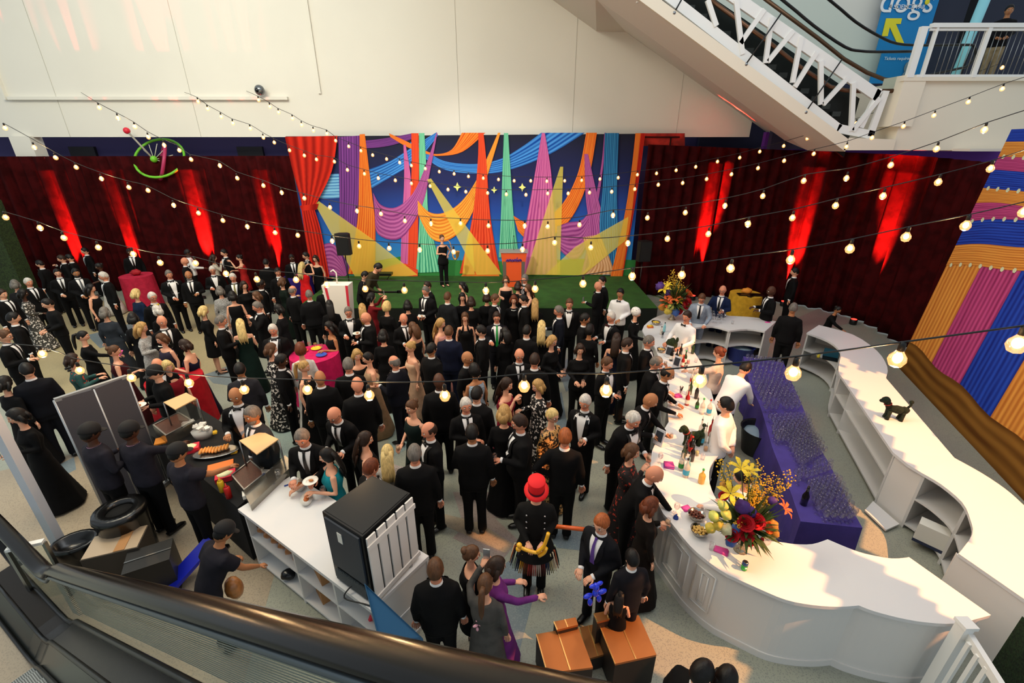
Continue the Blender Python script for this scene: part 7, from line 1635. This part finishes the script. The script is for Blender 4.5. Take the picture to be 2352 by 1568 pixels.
def arrangement(name,label,P,top,pxl,sc,spikes,zs):
    o=thing(name,label,'flower arrangement',P); base=Vector(P)+Vector((0,0,.28*sc))
    mb=MB(); mb.lathe([(.08*sc,0),(.05*sc,.02),(.03*sc,.1*sc),(.10*sc,.16*sc),(.14*sc,.26*sc),(.13*sc,.27*sc)],n=20); part('vase',mb,M('vase_glass','#a59a84',.12,metal=.6),o,smooth=True)
    mb=MB(); rr=random.Random(5)
    for k in range(170):
        a=rr.random()*6.283; e=rr.uniform(-.1,1.2); L=rr.uniform(.16,.40)*sc; d=Vector((math.cos(a)*math.cos(e),math.sin(a)*math.cos(e),math.sin(e)*1.2)); c=Vector((0,0,.34*sc))+d*rr.uniform(.03,.14)*sc; w=Vector((-math.sin(a),math.cos(a),rr.uniform(-.5,.5)))*.022*sc
        dr=Vector((0,0,-.04*sc)); mb.add([c-w*.4,c+w*.4,c+d*L*.5+w,c+d*L*.5-w,c+d*L+dr],[(0,1,2,3),(3,2,4)])
    part('foliage',mb,leafm,o,smooth=False,label='green leaves')['kind']='stuff'
    for px,py,kd,col,r,dy in pxl:
        q=W(px,py,P[1]+dy); v=(q-base); 
        mb=MB(); {'L':lily,'R':rose,'P':pom}[kd](mb,q,v.normalized()+Vector((0,-.5,.3)),r*sc); fl=part({'L':'lily','R':'rose','P':'pompom_flower'}[kd],mb,fm[col],o,True,smooth=kd=='P')
        mb=MB(); mb.tube([base,base.lerp(q,.5)+Vector((0,0,.02)),q],.005*sc,5); part('stem',mb,stemm,o,True,smooth=True)
    for k,(px,py,dy) in enumerate(spikes):
        q=W(px,py,P[1]+dy); mb=MB(); rr=random.Random(k); A=base
        d=(q-A); mb.tube([A,A+d*.5,q],.004*sc,4,mi=1)
        for t in range(46):
            u=rr.uniform(.42,1.02); c=A+d*u+Vector((rr.uniform(-1,1),rr.uniform(-1,1),rr.uniform(-1,1)))*.045*sc; s=.011*sc*rr.uniform(.7,1.3)
            mb.add([c+Vector((s,0,0)),c+Vector((0,s,0)),c+Vector((-s,0,0)),c+Vector((0,-s,0)),c+Vector((0,0,s)),c+Vector((0,0,-s))],[(0,1,4),(1,2,4),(2,3,4),(3,0,4),(1,0,5),(2,1,5),(3,2,5),(0,3,5)])
        part('blossom_spray',mb,[sprm,stemm],o,True)
B0=F(1700,1262,BH)
arrangement('flower_arrangement','large flower arrangement with red roses, yellow lilies and golden sprays on the near bar',tuple(B0),0,[
(1678,1133,'L','y',.15,-.05),(1702,1075,'L','y',.14,.12),(1722,1082,'L','y',.12,.15),(1660,1160,'P','g',.055,-.1),(1668,1182,'P','g',.055,-.12),(1640,1185,'P','g',.06,-.1),(1650,1205,'P','Y',.06,-.12),(1668,1215,'P','w',.065,-.15),(1632,1212,'P','Y',.06,-.1),(1706,1163,'P','v',.08,-.05),(1722,1175,'P','v',.07,-.05),(1712,1202,'R','r',.085,-.15),(1735,1198,'R','r',.09,-.12),(1714,1228,'R','r',.075,-.18),(1720,1240,'R','r',.06,-.16),(1682,1228,'R','r',.07,-.16),(1690,1215,'P','b',.055,-.12),(1678,1243,'P','b',.06,-.14),(1760,1210,'R','o',.07,-.1),(1774,1205,'P','a',.07,-.05),(1800,1168,'L','o',.12,.0),(1745,1240,'R','r',.05,-.1),(1662,1140,'R','r',.05,0),(1780,1225,'P','a',.05,-.08),(1775,1150,'P','v',.05,.05),(1665,1115,'P','a',.055,.1)],1.0,
[(1650,1058,.1),(1668,1062,.1),(1735,1055,.25),(1722,1068,.2),(1750,1075,.25),(1765,1090,.25),(1790,1090,.2),(1812,1085,.15),(1805,1110,.15),(1780,1108,.2),(1755,1110,.2),(1740,1100,.2),(1730,1120,.15),(1745,1130,.15),(1775,1130,.15),(1735,1090,.22),(1728,1140,.1),(1655,1080,.1),(1690,1200,-.15),(1826,1098,.1)],1)
B1=F(1543,733,BH)
arrangement('flower_arrangement','tall flower arrangement with orange lilies on the rear corner of the bar',tuple(B1),0,[
(1526,664,'L','y',.15,-.1),(1534,655,'L','y',.1,0),(1548,685,'L','o',.16,-.1),(1531,694,'L','o',.15,-.1),(1539,704,'P','g',.08,-.15),(1534,714,'P','Y',.08,-.15),(1556,690,'L','y',.12,-.1),(1570,700,'R','r',.10,-.1),(1578,690,'R','r',.10,0),(1560,712,'R','r',.08,-.12),(1580,675,'R','o',.09,0),(1552,716,'P','b',.08,-.15),(1516,658,'P','v',.09,0),(1535,672,'P','v',.08,0),(1587,705,'P','a',.08,0),(1522,705,'P','a',.08,0)],1.35,
[(1545,622,.1),(1552,630,.1),(1560,640,.1),(1538,636,.1),(1530,648,.1),(1555,655,.1),(1565,650,.1),(1570,660,.1)],1)
# ---------------- string lights ----------------
warm=M('bulb_glow','#ffd9a0',.3); bn=warm.node_tree.nodes['Principled BSDF']; bn.inputs['Emission Color'].default_value=(1,.60,.28,1); bn.inputs['Emission Strength'].default_value=4
envm=glass_mat('bulb_glass',(1,.93,.82),.04); nt=envm.node_tree; em=nt.nodes.new('ShaderNodeEmission'); em.inputs[0].default_value=(1,.45,.13,1); em.inputs[1].default_value=.85; ad=nt.nodes.new('ShaderNodeAddShader'); mx=[n for n in nt.nodes if n.type=='MIX_SHADER'][0]; nt.links.new(mx.outputs[0],ad.inputs[0]); nt.links.new(em.outputs[0],ad.inputs[1]); nt.links.new(ad.outputs[0],[n for n in nt.nodes if n.type=='OUTPUT_MATERIAL'][0].inputs[0]); sock=M('socket_black','#121110',.5)
bulb_me=MB(); bulb_me.ell((0,0,-.085),(.024,.024,.030),12,8); bulb_me=bulb_me.mesh('filament'); bulb_me.materials.append(warm)
g_=MB(); g_.lathe([(.014,-.035),(.022,-.05),(.040,-.075),(.044,-.10),(.030,-.13),(.001,-.142)],n=16,cap=False); g_=g_.mesh('bulb_glass'); g_.materials.append(envm)
s_=MB(); s_.lathe([(.012,.012),(.017,0),(.017,-.042)],n=10); s_=s_.mesh('bulb_socket'); s_.materials.append(sock)
STR=[(3.0,.35,'nearest string of clear round bulbs crossing low over the crowd',[(-60,800),(97,812),(183,850),(302,867),(434,879),(561,894),(706,894),(848,907),(1022,908),(1204,886),(1392,896),(1607,873),(1822,856),(2061,824),(2337,790)],None),
(5.68,.27,'second nearest string of bulbs, sagging in front of the stage turf',[(13,499),(92,523),(147,546),(226,568),(306,583),(368,603),(449,604),(519,628),(590,641),(680,642),(750,653),(839,663),(929,666),(1116,667),(1229,663),(1339,651),(1452,634),(1566,631),(1678,616),(1816,596),(1952,571),(2081,544),(2218,518),(2352,487)],None),
(8.15,.27,'third string of bulbs passing in front of the saxophone player',[(12,294),(79,338),(128,362),(175,384),(233,410),(296,430),(340,437),(399,471),(456,489),(512,506),(568,520),(632,534),(684,540),(763,553),(825,565),(894,570),(964,573),(1042,578),(1120,576),(1200,572),(1274,557),(1357,568),(1442,558),(1533,548),(1627,537),(1718,514),(1820,500),(1919,472),(2028,450),(2155,418),(2275,387),(2380,352)],None),
(9.55,.25,'fourth string of bulbs starting beside the blue hook on the white wall',[(228,247),(271,271),(310,291),(341,315),(377,333),(412,345),(439,366),(505,380),(545,409),(605,426),(647,442),(699,455),(758,476),(820,484),(875,491),(930,507),(990,513),(1058,513),(1122,518),(1205,518),(1258,520),(1331,516),(1408,494),(1487,500),(1574,488),(1665,472),(1752,450),(1846,415),(1944,409),(2046,379),(2151,342),(2261,298),(2375,262)],(186,212)),
(12.8,.12,'fifth string of bulbs hung across the painted backdrop, lower of two',[(455,233),(477,250),(508,268),(535,283),(575,295),(605,316),(630,327),(665,345),(699,357),(727,366),(768,371),(798,390),(837,399),(869,409),(908,414),(945,421),(988,427),(1029,435),(1070,440),(1120,443),(1163,446),(1208,447),(1258,444),(1305,444),(1354,442),(1405,440),(1458,434),(1512,424),(1568,420),(1623,411),(1680,400),(1741,386),(1801,369),(1869,353),(1944,337),(2003,316),(2075,290),(2145,265),(2224,234),(2302,204),(2385,178)],(424,212)),
(14.2,.05,'farthest string of bulbs hung across the painted backdrop, upper of two',[(594,230),(620,245),(640,258),(672,272),(693,287),(720,300),(751,307),(771,323),(801,336),(829,346),(856,356),(888,365),(918,373),(945,380),(977,387),(1009,394),(1043,399),(1076,405),(1110,409),(1145,412),(1181,415),(1219,415),(1256,416),(1297,415),(1336,414),(1378,411),(1420,408),(1464,401),(1508,398),(1553,391),(1598,383),(1648,371),(1699,362),(1745,348),(1800,335),(1854,318),(1911,302),(1966,283),(2029,261),(2089,237),(2153,211),(2222,185),(2302,155),(2390,120)],(566,209))]
for y0,sl,lab,pts,anc in STR:
    P=[]
    for px,py in pts:
        d=ray(px,py); yy=y0
        if y0>12 and px>1900: pass
        t=yy/(d[1]+sl*d[0]); P.append(Vector((d[0]*t,d[1]*t,H+d[2]*t+.09)))
    o=thing('string_lights',lab,'string lights',tuple(P[len(P)//2]))
    cab=[]; Q=[p.copy() for p in P]
    for _ in range(3): Q=[Q[0]]+[Vector((Q[i].x,Q[i].y,(Q[i-1].z+2*Q[i].z+Q[i+1].z)/4)) for i in range(1,len(Q)-1)]+[Q[-1]]
    for i,p in enumerate(P):
        cab.append(Vector((p.x,p.y,max(Q[i].z,p.z)+.012)))
    if anc: cab=[W(anc[0],anc[1],18.25)]+cab
    mb=MB(); mb.tube(crv(cab,2),.0055 if y0<6 else .007,5,cap=False); part('cable',mb,sock,o,True,smooth=True)
    for i,p in enumerate(P):
        q=p-Vector(o.location)
        if y0<12 and i%3==1: l=lamp('bulb_light','POINT',q+Vector((0,0,-.17)),22,(1,.62,.30),shadow_soft_size=.04); l.parent=o
        k=link('bulb_socket',s_,None,o,q); b=link('bulb',g_,None,k); f_=link('filament',bulb_me,None,k)
